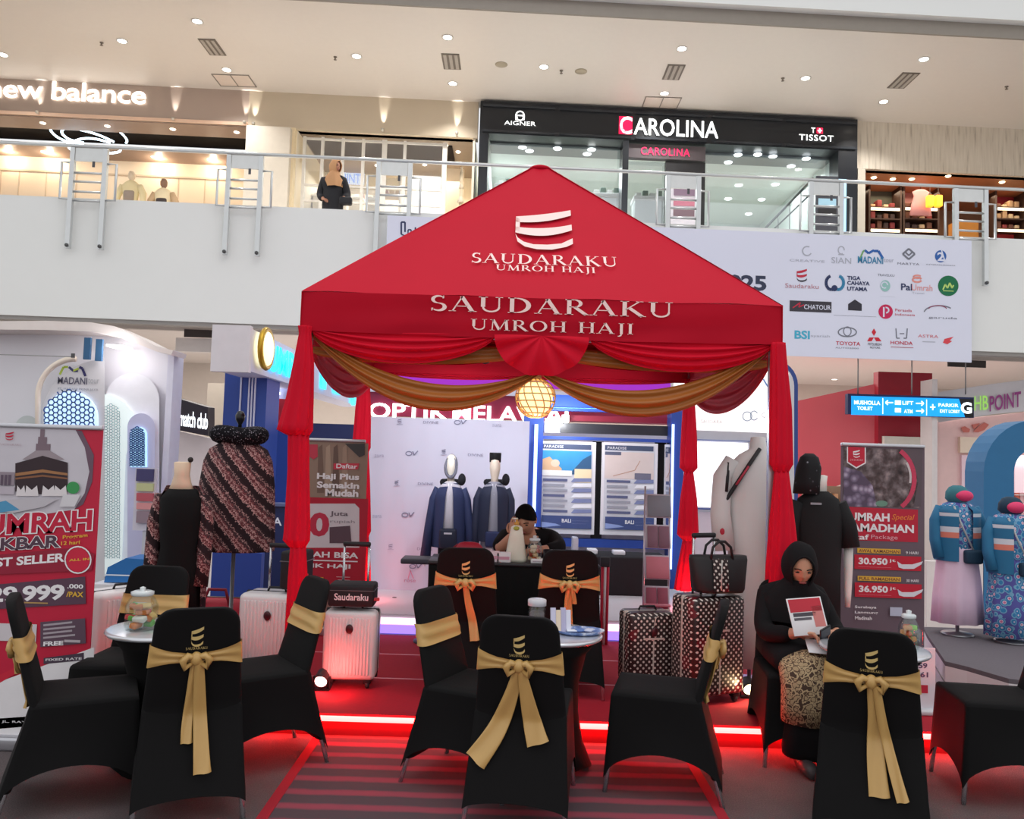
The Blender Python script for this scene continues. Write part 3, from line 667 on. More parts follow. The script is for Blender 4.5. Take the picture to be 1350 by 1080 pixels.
# lamps in the low ceiling under the gallery
zlc = zb + .15
dl = None
LL = ('deeper lamp in the low ceiling beside the striped column', 'nearer lamp in the low ceiling beside the striped column', 'lamp in the low ceiling above the blue directory sign', 'lamp in the low ceiling above the black polo mannequin')
for i, (px, py) in enumerate(((288, 515), (296, 494), (1172, 505), (1100, 500))):
    p = on_plane_z(px, py, zlc, 14.2, 20.2)
    if dl is None:
        dl = thing('ceiling_lamp', LL[0], 'light', p, group='lamps in the low ceiling')
        MB().lathe([(.06, -.005), (.10, -.014), (.10, 0), (.06, 0)], n=18).build('trim_ring', dl, TRIM); MB().lathe([(.001, -.008), (.06, -.008), (.06, -.002)], n=18).build('lens', dl, E(255, 248, 240, 8))
    else: copy_tree(dl, p, label=LL[i])
area_light('low_ceiling_light', (-5, 16.6, zlc - .05), 6, 230, (1, .95, .9), sy=3); area_light('low_ceiling_light', (0.5, 16.6, zlc - .05), 5, 200, (1, .97, .95), sy=3); area_light('low_ceiling_light', (6.5, 16.8, zlc - .05), 6, 230, (1, .95, .92), sy=3)
for px0, py0, px1, py1, lab in ((243, 434, 294, 446, 'dark slot vent in the soffit left of the tent'), (1250, 474, 1300, 485, 'dark slot vent in the soffit below the sponsor banner')):
    mb = MB(); pbox(mb, px0, py0, px1, py1, D1 + .88, .03, K); mb.build('soffit_vent', None, M(58, 50, 48, .6), label=lab, category='vent')
mb = MB(); mb.box(-24, 24, D1 + .9, D1 + 1.0, zb - .02, zb + .3, K); struct('wall_soffit_face', mb, M(190, 182, 176))
# ---------------------------------------------------------------- sponsor banner on the parapet
DB = D1 - .24
LAV = M(222, 224, 240, .5, noise=.02, scale=1)
a, b, c, d = span(511, 284, 1281, 478, DB, K)
t = thing('sponsor_banner', 'wide pale lavender sponsor banner with rows of small logos on the parapet', 'banner', ((a + b) / 2, DB, c))
mb = MB(); mb.box(a, b, DB, DB + .03, c, d, K); mb.build('sheet', t, LAV, world=True)
GR = M(120, 122, 134); LG = M(176, 178, 190); NV = M(38, 50, 92); RD = M(196, 40, 66); BL = M(44, 96, 170); TL = M(50, 130, 170); DK = M(58, 56, 64); GN = M(16, 110, 70)
def new_print(): return Print(DB, K, .0006, .003)
pr = new_print()
pr.line([(529, 309), (529, 293), (534, 293), (534, 306)], 2.2, NV); pr.line([(529, 309), (534, 311), (538, 309), (538, 303), (542, 303), (542, 310)], 1.6, NV)
pr.text('LABBAIK', 547, 300, 600, 312, NV, .02); pr.build('headline_print', t)
pr = new_print(); pr.text('2025', 944, 362, 1009, 383, M(52, 58, 82), .035, .96); pr.build('year_print', t)
pr = new_print()
pr.arc(1064, 331, 6, 6, 60, 330, 1.6, LG); pr.text('CREATIVE', 1041, 341.5, 1087, 346.5, LG); pr.build('logo_print', t); pr = new_print(); pr.arc(1109, 330, 4, 5, 0, 300, 1.4, LG); pr.rect(1105, 335, 1113, 336.5, LG); pr.text('SIAN', 1096, 339, 1122, 348, LG)
pr.build('logo_print', t); pr = new_print()
pr.line([(1132, 345), (1138, 331), (1142, 330)], 2.2, M(120, 170, 110)); pr.line([(1140, 330), (1145, 334), (1152, 330)], 3, BL); pr.line([(1152, 331), (1158, 331), (1164, 341)], 3.2, BL); pr.text('MADANI', 1131, 338, 1164, 348, TL, .02); pr.text('tour', 1165, 341, 1178, 346, LG)
pr.build('logo_print', t); pr = new_print()
pr.line([(1190, 335), (1198, 328), (1206, 335), (1198, 342), (1190, 335)], 2.4, GR); pr.line([(1194, 333), (1198, 337), (1202, 333)], 2, GR); pr.text('MARTYA', 1183, 346, 1212, 350, GR)
pr.build('logo_print', t); pr = new_print(); pr.disc(1240, 338, 7.5, 8, BL); pr.text('2', 1236, 333, 1244, 344, LAV, .03); pr.line([(1241, 330), (1246, 346)], 1.6, LAV); pr.text('INTERNASIONAL', 1221, 348, 1260, 351, GR)
pr.build('logo_print', t); pr = new_print()
pr.emblem(1050, 354, 1064, 371, RD, DK); pr.text('Saudaraku', 1035, 373.5, 1079, 381, M(190, 130, 140))
pr.build('logo_print', t); pr = new_print()
pr.arc(1096, 373, 7, 9, 100, 330, 4, NV); pr.arc(1105, 373, 7, 9, 80, -150, 4, TL); pr.disc(1100, 380, 4, 4, NV); pr.text('TIGA', 1117, 364, 1134, 369.5, NV, .03); pr.text('CAHAYA', 1117, 370.5, 1146, 376.5, NV, .03); pr.text('UTAMA', 1117, 378, 1143, 384, NV, .03)
pr.build('logo_print', t); pr = new_print()
pr.text('TRAVELKU', 1157, 361, 1179, 365, GR); pr.disc(1167, 377, 6.5, 7.5, M(150, 196, 190)); pr.arc(1166, 376, 4, 4, 0, 300, 1.5, LAV); pr.rect(1160, 391, 1180, 392, LG)
pr.build('logo_print', t); pr = new_print(); pr.arc(1209, 369, 6, 3, 20, 340, 2.5, M(230, 150, 140)); pr.arc(1209, 365, 5, 2, 20, 340, 2, M(230, 150, 140)); pr.text('Pal', 1188, 374, 1202, 383, NV, .02); pr.text('Umrah', 1202, 375, 1229, 384, M(226, 160, 160), .01); pr.text('Travel', 1202, 385, 1218, 388, LG)
pr.build('logo_print', t); pr = new_print()
pr.disc(1250, 377, 13.5, 13.5, GN); pr.line([(1243, 382), (1246, 375), (1249, 380), (1252, 373), (1255, 380), (1257, 376)], 2, M(190, 220, 120)); pr.rect(1243, 383, 1257, 384.5, M(190, 220, 120))
pr.build('logo_print', t); pr = new_print()
pr.rect(1041, 396, 1096, 412.5, M(60, 56, 64)); pr.line([(1045, 406), (1055, 399), (1053, 405), (1060, 402)], 1.5, RD); pr.text('CHATOUR', 1060, 401.5, 1095, 409, LAV, .01)
pr.build('logo_print', t); pr = new_print()
pr.poly([(1118, 409), (1118, 401), (1127, 395), (1136, 401), (1136, 410)], M(48, 46, 56)); pr.rect(1099, 415.5, 1155, 418, GR)
pr.build('logo_print', t); pr = new_print(); pr.disc(1167.5, 411, 9.5, 9.5, M(200, 30, 84)); pr.arc(1168, 409, 3.5, 3.5, -90, 100, 2, LAV); pr.line([(1165, 405), (1165, 418)], 2.2, LAV); pr.text('Persada', 1180, 407, 1202, 411.5, RD); pr.text('Indonesia', 1180, 413, 1206, 417, RD)
pr.build('logo_print', t); pr = new_print()
pr.arc(1238, 413, 20, 10, 170, 40, 1.6, GR); pr.arc(1236, 408, 12, 5, 10, 170, 1.2, M(150, 70, 100)); pr.text('garuda', 1224, 417, 1262, 422, GR)
pr.build('logo_print', t); pr = new_print()
pr.text('BSI', 1048, 436, 1067, 447, M(70, 176, 206), .03); pr.text('syariah', 1069, 441, 1094, 446, LG)
pr.build('logo_print', t); pr = new_print(); pr.arc(1117, 438, 12, 6, 0, 360, 1.5, GR); pr.arc(1117, 437, 5, 6, 0, 360, 1.2, GR); pr.text('TOYOTA', 1102, 450, 1134, 456, RD, .01); pr.text('AUTO2000', 1101, 457.5, 1132, 460.5, GR)
pr.build('logo_print', t); pr = new_print()
for q in ([(1152, 433), (1155, 438), (1152, 443), (1149, 438)], [(1143, 450), (1146, 445), (1152, 445), (1149, 450)], [(1155, 450), (1152, 445), (1158, 445), (1162, 450)]): pr.poly(q, M(206, 30, 50))
pr.text('MITSUBISHI', 1144, 452, 1162, 456, DK); pr.text('MOTORS', 1147, 457, 1160, 460, DK)
pr.build('logo_print', t); pr = new_print()
pr.line([(1181, 433), (1182, 446), (1186, 446)], 1.4, GR); pr.line([(1196, 433), (1195, 446), (1191, 446)], 1.4, GR); pr.line([(1186, 440), (1192, 440)], 1.2, GR); pr.text('HONDA', 1174, 449.5, 1203, 455, RD, .01); pr.rect(1174, 457, 1204, 459, M(190, 120, 130))
pr.build('logo_print', t); pr = new_print(); pr.text('ASTRA', 1210, 441, 1237, 446, M(214, 110, 120)); pr.poly([(1243, 452), (1245, 447), (1257, 444), (1252, 449), (1255, 450), (1249, 454)], M(220, 70, 80)); pr.rect(1216, 450, 1233, 451.5, LG)
pr.build('logo_print', t)
# ---------------------------------------------------------------- left arched booth
YB = 8.6
LW = M(232, 230, 236, .45, noise=.02, scale=1)
t = thing('arched_booth', 'white arched exhibition booth with blue lit lattice windows', 'booth', (P(100, 700, YB).x, YB, 0))
def pfront(px, py, Y): return P(px, py, Y)
# back board
pts = [(-60, 430), (130, 436), (225, 466), (228, 700), (222, 852), (-60, 852)]
mb = MB(); mb.prism(pts[::-1], lambda u, v: P(u, v, YB), lambda u, v: P(u, v, YB) + Vector((0, .12, 0))); mb.build('back_wall', t, LW, world=True)
# curved canopy rim that comes forward
top = [(-60, 424), (60, 423), (120, 425), (150, 430), (180, 443), (205, 456), (228, 462)]
bot = [(-60, 434), (60, 435), (120, 437), (150, 442), (180, 453), (205, 463), (226, 468)]
mb = MB(); mb.prism((top + bot[::-1])[::-1], lambda u, v: P(u, v, YB - .35), lambda u, v: P(u, v, YB - .35) + Vector((-.0, .35, 0))); mb.build('canopy', t, M(236, 226, 220, .45), world=True)
mb = MB(); pbox(mb, 140, 454, 160, 457, YB - .35, .25); mb.build('canopy_lamp', t, E(255, 255, 255, 4), world=True); point_light('canopy_lamp_glow', P(150, 462, YB - .45), 3.5, (1, .98, 1), .06)
for x0, y0, x1, y1 in ((111, 445, 118, 474), (126.5, 447, 133.5, 476)):
    mb = MB(); pbox(mb, x0, y0, x1, y1, YB - .4, .03); mb.build('blue_tab', t, M(50, 92, 130), world=True)
# arched sign panel
def arch(x0, x1, ytop, ybot, n=14, half=False):
    r = (x1 - x0) / 2 if not half else (x1 - x0); out = []
    if half:
        for i in range(n + 1):
            a = PI - PI / 2 * i / n; out.append((x1 + r * math.cos(a), ytop + r * 1.0 - r * 1.0 * math.sin(a)))
        return [(x0, ybot)] + out + [(x1, ybot)]
    for i in range(n + 1):
        a = PI - PI * i / n; out.append(((x0 + x1) / 2 + r * math.cos(a), ytop + r - r * math.sin(a)))
    return [(x0, ybot)] + out + [(x1, ybot)]
mb = MB(); mb.prism(arch(52, 138, 474, 850, half=True)[::-1], lambda u, v: P(u, v, YB - .3), lambda u, v: P(u, v, YB - .12)); mb.build('sign_panel', t, M(214, 211, 214, .5), world=True)
lp = arch(50, 100, 473, 640, half=True)
mb = MB(); mb.tube([P(u, v, YB - .31) for u, v in lp[:-1]], .03, 6); mb.build('edge_light', t, M(246, 232, 216, .4), world=True)
pr = Print(YB - .3)
pr.line([(79, 494), (84, 484), (90, 484)], 3, M(170, 190, 70)); pr.line([(91, 484), (97, 489), (103, 489)], 3.2, M(60, 60, 110)); pr.line([(97, 489), (104, 486)], 2.5, M(180, 196, 70)); pr.line([(105, 484), (109, 486), (113, 496)], 3.4, M(52, 48, 100))
pr.text('MADANI', 77, 497, 115, 507, M(86, 84, 104), .01); pr.text('tour', 117, 499, 131, 506, M(176, 176, 180)); pr.text('PT. MADANI PRIMA JAYA', 77, 511, 130, 516.5, M(150, 148, 156))
pr.build('sign_print', t)
# lattice windows: a glowing pane behind a star lattice
def lattice(parent, cx, cy, rx, ry, Y, rows, m_line, w=1.1):
    """interlaced rings and star spokes clipped to an arch-topped window"""
    inside = lambda x, y: abs(x - cx) <= rx and y <= cy + ry and (y >= cy or ((x - cx) / rx) ** 2 + ((y - cy) / (rx * 1.1)) ** 2 <= 1)
    pr = Print(Y, 0, .0, .03); s = rx / rows
    for i in range(-rows, rows + 1):
        for j in range(-rows - 4, int(ry / s) + 2):
            x = cx + i * s + (s / 2 if j % 2 else 0); y = cy + j * s * .87
            for q in range(6):
                a0 = q * 60; p0 = (x + s * .36 * math.cos(math.radians(a0)), y + s * .36 * math.sin(math.radians(a0))); p1 = (x + s * .36 * math.cos(math.radians(a0 + 60)), y + s * .36 * math.sin(math.radians(a0 + 60)))
                if inside(*p0) and inside(*p1): pr.shape([pr.uz(*p) for p in _bar(*p0, *p1, w)], m_line)
                p2 = (x + s * .62 * math.cos(math.radians(a0)), y + s * .62 * math.sin(math.radians(a0)))
                if inside(*p0) and inside(*p2): pr.shape([pr.uz(*p) for p in _bar(*p0, *p2, w * .8)], m_line)
    o = pr.build('lattice', parent); o['kind'] = 'stuff'; return o
def lit_window(px0, px1, ytop, ybot, Y, col, rows):
    mb = MB(); mb.prism(arch(px0, px1, ytop, ybot)[::-1], lambda u, v: P(u, v, Y), lambda u, v: P(u, v, Y) + Vector((0, .05, 0)))
    o = mb.build('lit_window', t, col, world=True); r = (px1 - px0) / 2
    lattice(t, (px0 + px1) / 2, ytop + r, r, ybot - ytop - r, Y, rows, M(58, 96, 170, .5), 1.8)
lit_window(58, 128, 516, 606, YB - .33, E(196, 226, 255, .85), 3)
mb = MB(); mb.prism(arch(20, 52, 548, 640)[::-1], lambda u, v: P(u, v, YB - .1), lambda u, v: P(u, v, YB - .05)); mb.build('small_arch', t, M(200, 206, 206), world=True)
# right arch with cream lattice panel and a second window
mb = MB(); mb.prism(arch(139, 210, 492, 850, half=False)[::-1], lambda u, v: P(u, v, YB - .1), lambda u, v: P(u, v, YB - .04)); mb.build('inner_arch', t, M(244, 244, 250, .5), world=True)
mb = MB(); mb.prism([(138, 520), (150, 522), (165, 532), (176, 546), (180, 560), (166, 600), (160, 760), (136, 760)][::-1], lambda u, v: P(u, v, YB - .14), lambda u, v: P(u, v, YB - .1)); mb.build('lattice_panel', t, E(226, 238, 236, .42), world=True)
lattice(t, 148, 546, 13, 210, YB - .14, 2, M(150, 176, 186, .6), .8)
mb = MB(); mb.prism(arch(168, 204, 545, 760)[::-1], lambda u, v: P(u, v, YB - .2), lambda u, v: P(u, v, YB - .1)); mb.build('niche', t, M(206, 206, 236, .5), world=True)
lit_window(172, 193, 563, 616, YB - .22, E(180, 226, 255, .8), 2)
mb = MB(); pboxf(mb, 222, 462, 230, 0, YB - .1, .25); mb.build('end_post', t, M(226, 226, 240), world=True)
mb = MB(); pboxf(mb, 228.5, 470, 234, 0, YB + .15, .1); mb.build('end_dark_post', t, M(80, 76, 96), world=True)  # dark grey strip beside the booth's right end post
pr = Print(YB - .4); pr.rect(-40, 467, 98, 470, M(150, 148, 146)); pr.rect(94, 466, 99, 472, M(80, 80, 80)); pr.build('cable_rail', t)
# its counter and leaflet rack
p = P(165, 738, 7.6)
t = thing('booth_counter', 'white booth counter with a blue slanted top at left', 'counter', (P(165, 800, 7.7).x, 7.7, 0))
mb = MB(); pboxf(mb, 120, 770, 205, 0, 7.5, .35); mb.build('body', t, M(226, 224, 228), world=True)
mb = MB(); mb.prism([(137, 768), (142, 748), (166, 736), (194, 738), (184, 752), (174, 768)][::-1], lambda u, v: P(u, v, 7.58), lambda u, v: P(u, v, 7.58) + Vector((0, .3, 0))); mb.build('slanted_top', t, M(40, 112, 180, .4), world=True)
pr = Print(7.58); pr.rect(138, 757, 178, 760, M(220, 230, 240)); pr.build('stripe', t)
t = thing('leaflet_rack', 'slim leaflet rack with stacked leaflets in the arched booth', 'leaflet rack', (P(190, 700, 8.1).x, 8.1, 0))
mb = MB(); pbox(mb, 179, 617, 202, 700, 8.1, .03); mb.build('back_panel', t, M(216, 212, 222), world=True)
mb = MB(); pboxf(mb, 188, 700, 193, 0, 8.11, .03); mb.build('post', t, M(200, 200, 206), world=True)
for y0, y1, c_ in ((618, 635, (70, 66, 110)), (637, 648, (196, 200, 150)), (650, 661, (190, 90, 100)), (663, 672, (220, 150, 150)), (674, 690, (150, 130, 140))):
    mb = MB(); pbox(mb, 180, y0, 201, y1, 8.07, .03); mb.build('leaflet', t, M(*c_), world=True)
# ---------------------------------------------------------------- corridor between the left booth and the blue booth
SK = 0.55
mb = MB(); mb.prism([(229, 524), (274, 537), (274, 575), (229, 566)][::-1], lambda u, v: P(u, v, 15.2, SK), lambda u, v: P(u, v, 15.2, SK) + Vector((.05, .15, 0)))
t = thing('corridor_sign', 'dark shop sign with white lettering in the corridor beside batik robe', 'sign', P(250, 570, 15.2, SK))
mb.build('board', t, M(44, 38, 46, .4), world=True)
pr = Print(15.2, SK, .0, .03); pr.text('match club', 237, 541, 273, 566, E(240, 248, 255, 1.6), .02, .95, slant=-.12); pr.build('lettering', t)
pr = Print(15.2, SK, .0, .03); pr.disc(232, 532, 3.4, 4.5, E(255, 226, 170, 3)); pr.poly([(228, 548), (234, 540), (236, 548), (232, 552), (234, 560), (228, 556)], E(255, 200, 150, 1.2)); pr.build('logo_print', t)
mb = MB(); mb.prism([(226, 566), (300, 583), (300, 700), (226, 700)][::-1], lambda u, v: P(u, v, 15.6, SK), lambda u, v: P(u, v, 15.6, SK) + Vector((0, .1, 0))); struct('wall_corridor_shop', mb, M(216, 206, 206, .5))
mb = MB(); pboxf(mb, 274, 505, 299, 0, 16.0, .4); struct('wall_corridor_pier', mb, M(196, 186, 172, .6))
mb = MB(); pbox(mb, 232, 445, 326, 466, 13.95, .15); struct('wall_corridor_bulkhead', mb, M(226, 220, 216, .6))
mb = MB(); pbox(mb, 233, 590, 238, 610, 15.0, .03); 
# ---------------------------------------------------------------- blue striped booth column and its long light-letter beam
BLUE = M(44, 74, 158, .45, noise=.03)
a, b, c, d = span(297, 488, 340, 760, 9.0); 
t = thing('striped_column', 'royal blue booth column with thin white vertical stripes', 'column', ((a + b) / 2, 9.0, 0))
mb = MB(); mb.box(a, b, 9.0, 9.5, 0, d); mb.build('body', t, BLUE, world=True)
for px in (316, 327, 331, 335):
    x = P(px, 550, 9.0).x; MB().box(x - .008, x + .008, 8.985, 9.0, .1, d - .02).build('stripe', t, M(214, 220, 240, .4), world=True)
XB = P(330, 460, 8.2).x
KB = 60.0; YBm = -KB * XB
zt_b = P(326, 433, 8.2).z; zb_b = P(326, 489, 8.2).z
t = thing('light_letter_beam', 'white beam with glowing cyan lettering left of the tent', 'sign', (XB, 11, zb_b))
mb = MB(); mb.box(XB - .35, XB, 8.2, 14.5, zb_b, zt_b); mb.build('beam', t, M(214, 216, 236, .5), world=True)
mb = MB(); mb.box(XB - .37, XB + .01, 8.14, 8.22, zb_b - .02, zt_b + .02); mb.build('end_cap', t, M(228, 226, 230), world=True)
pr = Print(YBm, KB, .0, .04)
def beam_text(txt, y0, y1, z0, z1, m, bold):
    vs, fs = glyphs(txt, bold); ax = min(v[0] for v in vs); bx = max(v[0] for v in vs); ay = min(v[1] for v in vs); by = max(v[1] for v in vs)
    mb = MB(); mb.add([(XB + .03, y0 + (y1 - y0) * (v[0] - ax) / (bx - ax), z0 + (z1 - z0) * (v[1] - ay) / (by - ay)) for v in vs], fs, False); mb.build('light_letters', t, m, world=True)
beam_text('UMROH', 8.75, 10.6, zb_b + .06, zt_b - .06, E(20, 206, 240, 1.5), .04)
beam_text('HAJI', 11.2, 14.2, zb_b - .03, zt_b - .02, E(60, 226, 245, 1.5), .04)
mb = MB(); X_ = Matrix.Translation((XB + .04, 8.5, (zt_b + zb_b) / 2 + .05)) @ Matrix.Rotation(PI / 2, 4, 'Y')
MB(X_).lathe([(.001, .06), (.17, .06), (.19, .03), (.19, 0), (.001, 0)][::-1], n=24).build('round_logo', t, E(255, 246, 190, 1.2), world=True)
MB(X_).tube([(.2 * math.cos(i * PI / 12), .2 * math.sin(i * PI / 12), .03) for i in range(24)], .03, 6, closed=True).build('gold_ring', t, M(200, 160, 50, .3, .6), world=True)
# below the beam: pale strip, red board, blue upright, navy counter board
t = thing('side_booth_wall', 'red and white side wall of the booth beneath cyan lettering', 'booth wall', (P(375, 700, 10.5).x, 10.5, 0))
mb = MB(); pboxf(mb, 341, 560, 402, 0, 10.6, .1); mb.build('white_board', t, M(206, 204, 216), world=True)
mb = MB(); pbox(mb, 340, 525, 402, 560, 10.45, .1); mb.build('red_board', t, M(170, 24, 48), world=True)
mb = MB(); pbox(mb, 340, 502, 402, 528, 10.5, .1); mb.build('pale_strip', t, M(186, 196, 236), world=True)
for px in (343, 363): MB().box(P(px, 520, 10.4).x - .05, P(px, 520, 10.4).x + .05, 10.36, 10.45, P(px, 520, 10.4).z, P(px, 520, 10.4).z + .03).build('lamp', t, E(255, 255, 255, 4), world=True)
mb = MB(); pboxf(mb, 365, 560, 388, 0, 10.2, .2); mb.build('blue_upright', t, BLUE, world=True)
a, b, c, d = span(352, 667, 400, 712, 8.8)
t = thing('navy_counter', 'navy blue counter with white lettering behind the tent leg', 'counter', ((a + b) / 2, 8.8, 0))
mb = MB(); mb.box(a, b, 8.8, 8.95, 0, d); mb.build('body', t, M(30, 40, 86, .5), world=True)
pr = Print(8.8); pr.text('SEA', 346, 682, 371, 693, M(226, 230, 240), .02); pr.build('lettering', t)
mb = MB(); mb.box(a, b, 8.76, 8.98, d, d + .03); mb.build('top', t, M(90, 100, 140), world=True)
t = thing('blue_low_panel', 'plain royal blue low panel behind the batik robe stand', 'panel', (P(310, 760, 7.8).x, 7.8, 0))
mb = MB(); pboxf(mb, 280, 728, 345, 0, 7.8, .08); mb.build('panel', t, M(38, 66, 150, .5), world=True)
mb = MB(); pboxf(mb, 280, 728, 345, 0, 7.8, .08)
# dark blue beam piece over the rolled banner
mb = MB(); pbox(mb, 408, 558, 482, 600, 10.25, .2); struct('wall_booth_side_fascia', mb, M(40, 48, 92))
mb = MB(); pboxf(mb, 402, 560, 482, 0, 10.45, .1); struct('wall_booth_side', mb, M(52, 70, 140, .6))
# ---------------------------------------------------------------- red sign booth behind (white glowing letters)
YO = 12.2
a, b, c, d = span(480, 512, 900, 556, YO)
t = thing('lit_sign_band', 'maroon sign band with big white glowing letters behind the backdrop', 'sign', ((a + b) / 2, YO, c))
mb = MB(); mb.box(a, b, YO, YO + .2, c - .05, d); mb.build('band', t, M(150, 36, 70, .5), world=True)
mb = MB(); pbox(mb, 480, 516, 900, 521, YO - .05, .2); mb.build('cornice', t, M(226, 224, 240), world=True)
for q, px in enumerate((545, 588, 640)):
    pass
pr = Print(YO, 0, .0, .05); pr.text('OPTIK', 488, 531.5, 590, 554, E(255, 255, 255, 2.6), .02); pr.build('light_letters', t)
pr = Print(YO, 0, .0, .05); pr.text('MELAWAI', 598, 534.5, 748, 559, E(255, 255, 255, 2.6), .02); pr.build('light_letters', t)
mb = MB(); pboxf(mb, 478, 556, 900, 0, YO + .1, .1); struct('wall_optician', mb, M(196, 194, 214, .6))
a, b, c, d = span(470, 478, 910, 514, YO + .3)
mb = MB(); mb.box(a, b, YO + .3, YO + .36, c - .05, d); mb.build('purple_panel', t, E(150, 40, 180, .5), world=True)
for px, py in ((545, 500), (620, 504), (655, 528)):
    pass
# ---------------------------------------------------------------- logo backdrop
YD = 8.05
t = thing('logo_backdrop', 'pale lilac fabric backdrop with small scattered logos behind two suits', 'backdrop', (P(585, 775, YD).x, YD, .28))
a, b, c, d = span(484, 549, 692, 773, YD)
nx = 40
mb = MB(); mb.grid(lambda u, v: Vector((a + (b - a) * u, YD + .006 * math.sin(u * 44) * (.4 + v) + .004 * math.sin(u * 17 + v * 5), .28 + (d - .28) * (1 - v))), nx, 12)
mb.grid(lambda u, v: Vector((a + (b - a) * u, YD + .03, .28 + (d - .28) * v)), 2, 2); mb.build('fabric', t, M(206, 208, 226, .7, noise=.03, scale=2), world=True)
for x in (a + .02, b - .02): MB().tube([(x, YD + .05, .28), (x, YD + .05, d)], .015, 6).build('pole', t, M(150, 150, 155, .4, .6), world=True)
LGR = M(130, 132, 158); LG2 = M(176, 178, 200)
def bd(): return Print(YD - .012, 0, .0004, .001)
for (x, y) in ((607, 556), (543, 597), (538, 678), (548, 746)):
    pr = bd(); pr.arc(x - 4, y + 1, 4, 2.6, 0, 360, 1.3, LGR); pr.line([(x + 1, y - 2), (x + 3, y + 3), (x + 8, y - 2.5)], 1.4, LGR); pr.build('logo_print', t)
for (x, y) in ((527, 556), (585, 596), (523, 637), (515, 721)):
    pr = bd(); pr.emblem(x - 2.5, y - 4, x + 2.5, y + 2, LGR); pr.rect(x - 4, y + 3, x + 4, y + 4, LG2); pr.build('logo_print', t)
for (x, y) in ((568, 557), (627, 600), (561, 638), (560, 724)): bd().text('DIVINE', x - 10, y - 2, x + 10, y + 2, LGR).build('logo_print', t)
for (x, y) in ((500, 600), (497, 680), (655, 560)): bd().text('aura', x - 6, y - 1, x + 6, y + 3, LG2).build('logo_print', t)
pr = bd(); pr.line([(538, 763), (541, 752), (545, 763)], 1.2, M(220, 150, 180)); pr.text('rose', 533, 764, 548, 768, M(200, 140, 170)); pr.build('logo_print', t)
# ---------------------------------------------------------------- blue frame with framed posters
YP = 9.0
t = thing('poster_frame_booth', 'blue booth frame carrying framed travel posters', 'booth frame', (P(795, 730, YP).x, YP, .0))
for x0, x1 in ((691, 717), (886, 903)):
    mb = MB(); pboxf(mb, x0, 548 if x0 == 691 else 520, x1, 0, YP - .1, .25); mb.build('upright', t, BLUE, world=True)
for px, ww in ((706, .018), (886.5, .012)):
    x = P(px, 600, YP - .1).x; MB().box(x - ww, x + ww, YP - .125, YP - .1, .45, P(px, 560, YP).z).build('light_strip', t, E(170, 200, 255, 2.0), world=True)
mb = MB(); pbox(mb, 717, 520, 886, 546, YP, .15); mb.build('top_beam', t, M(44, 84, 180, .4), world=True)
mb = MB(); pbox(mb, 730, 537, 886, 542, YP - .03, .03); mb.build('light_strip', t, E(120, 190, 255, 1.8), world=True)
mb = MB(); pbox(mb, 717, 557, 886, 575, YP + .1, .1); mb.build('black_board', t, M(44, 44, 52, .3), world=True)
mb = MB(); pbox(mb, 741, 547, 888, 559, YP + .25, .1); mb.build('red_strip', t, M(170, 40, 66, .5), world=True)
mb = MB(); pbox(mb, 700, 574, 888, 584, YP - .02, .1); mb.build('cross_beam', t, BLUE, world=True)
mb = MB(); pbox(mb, 720, 709, 890, 725, YP - .02, .1); mb.build('cross_beam', t, BLUE, world=True)
mb = MB(); pboxf(mb, 717, 580, 890, .3, YP + .25, .1); mb.build('back_panel', t, M(198, 188, 200), world=True)
for x0, x1 in ((782, 793), (864, 876)):
    mb = MB(); pbox(mb, x0, 582, x1, 710, YP + .1, .05); mb.build('black_upright', t, M(24, 22, 26), world=True)
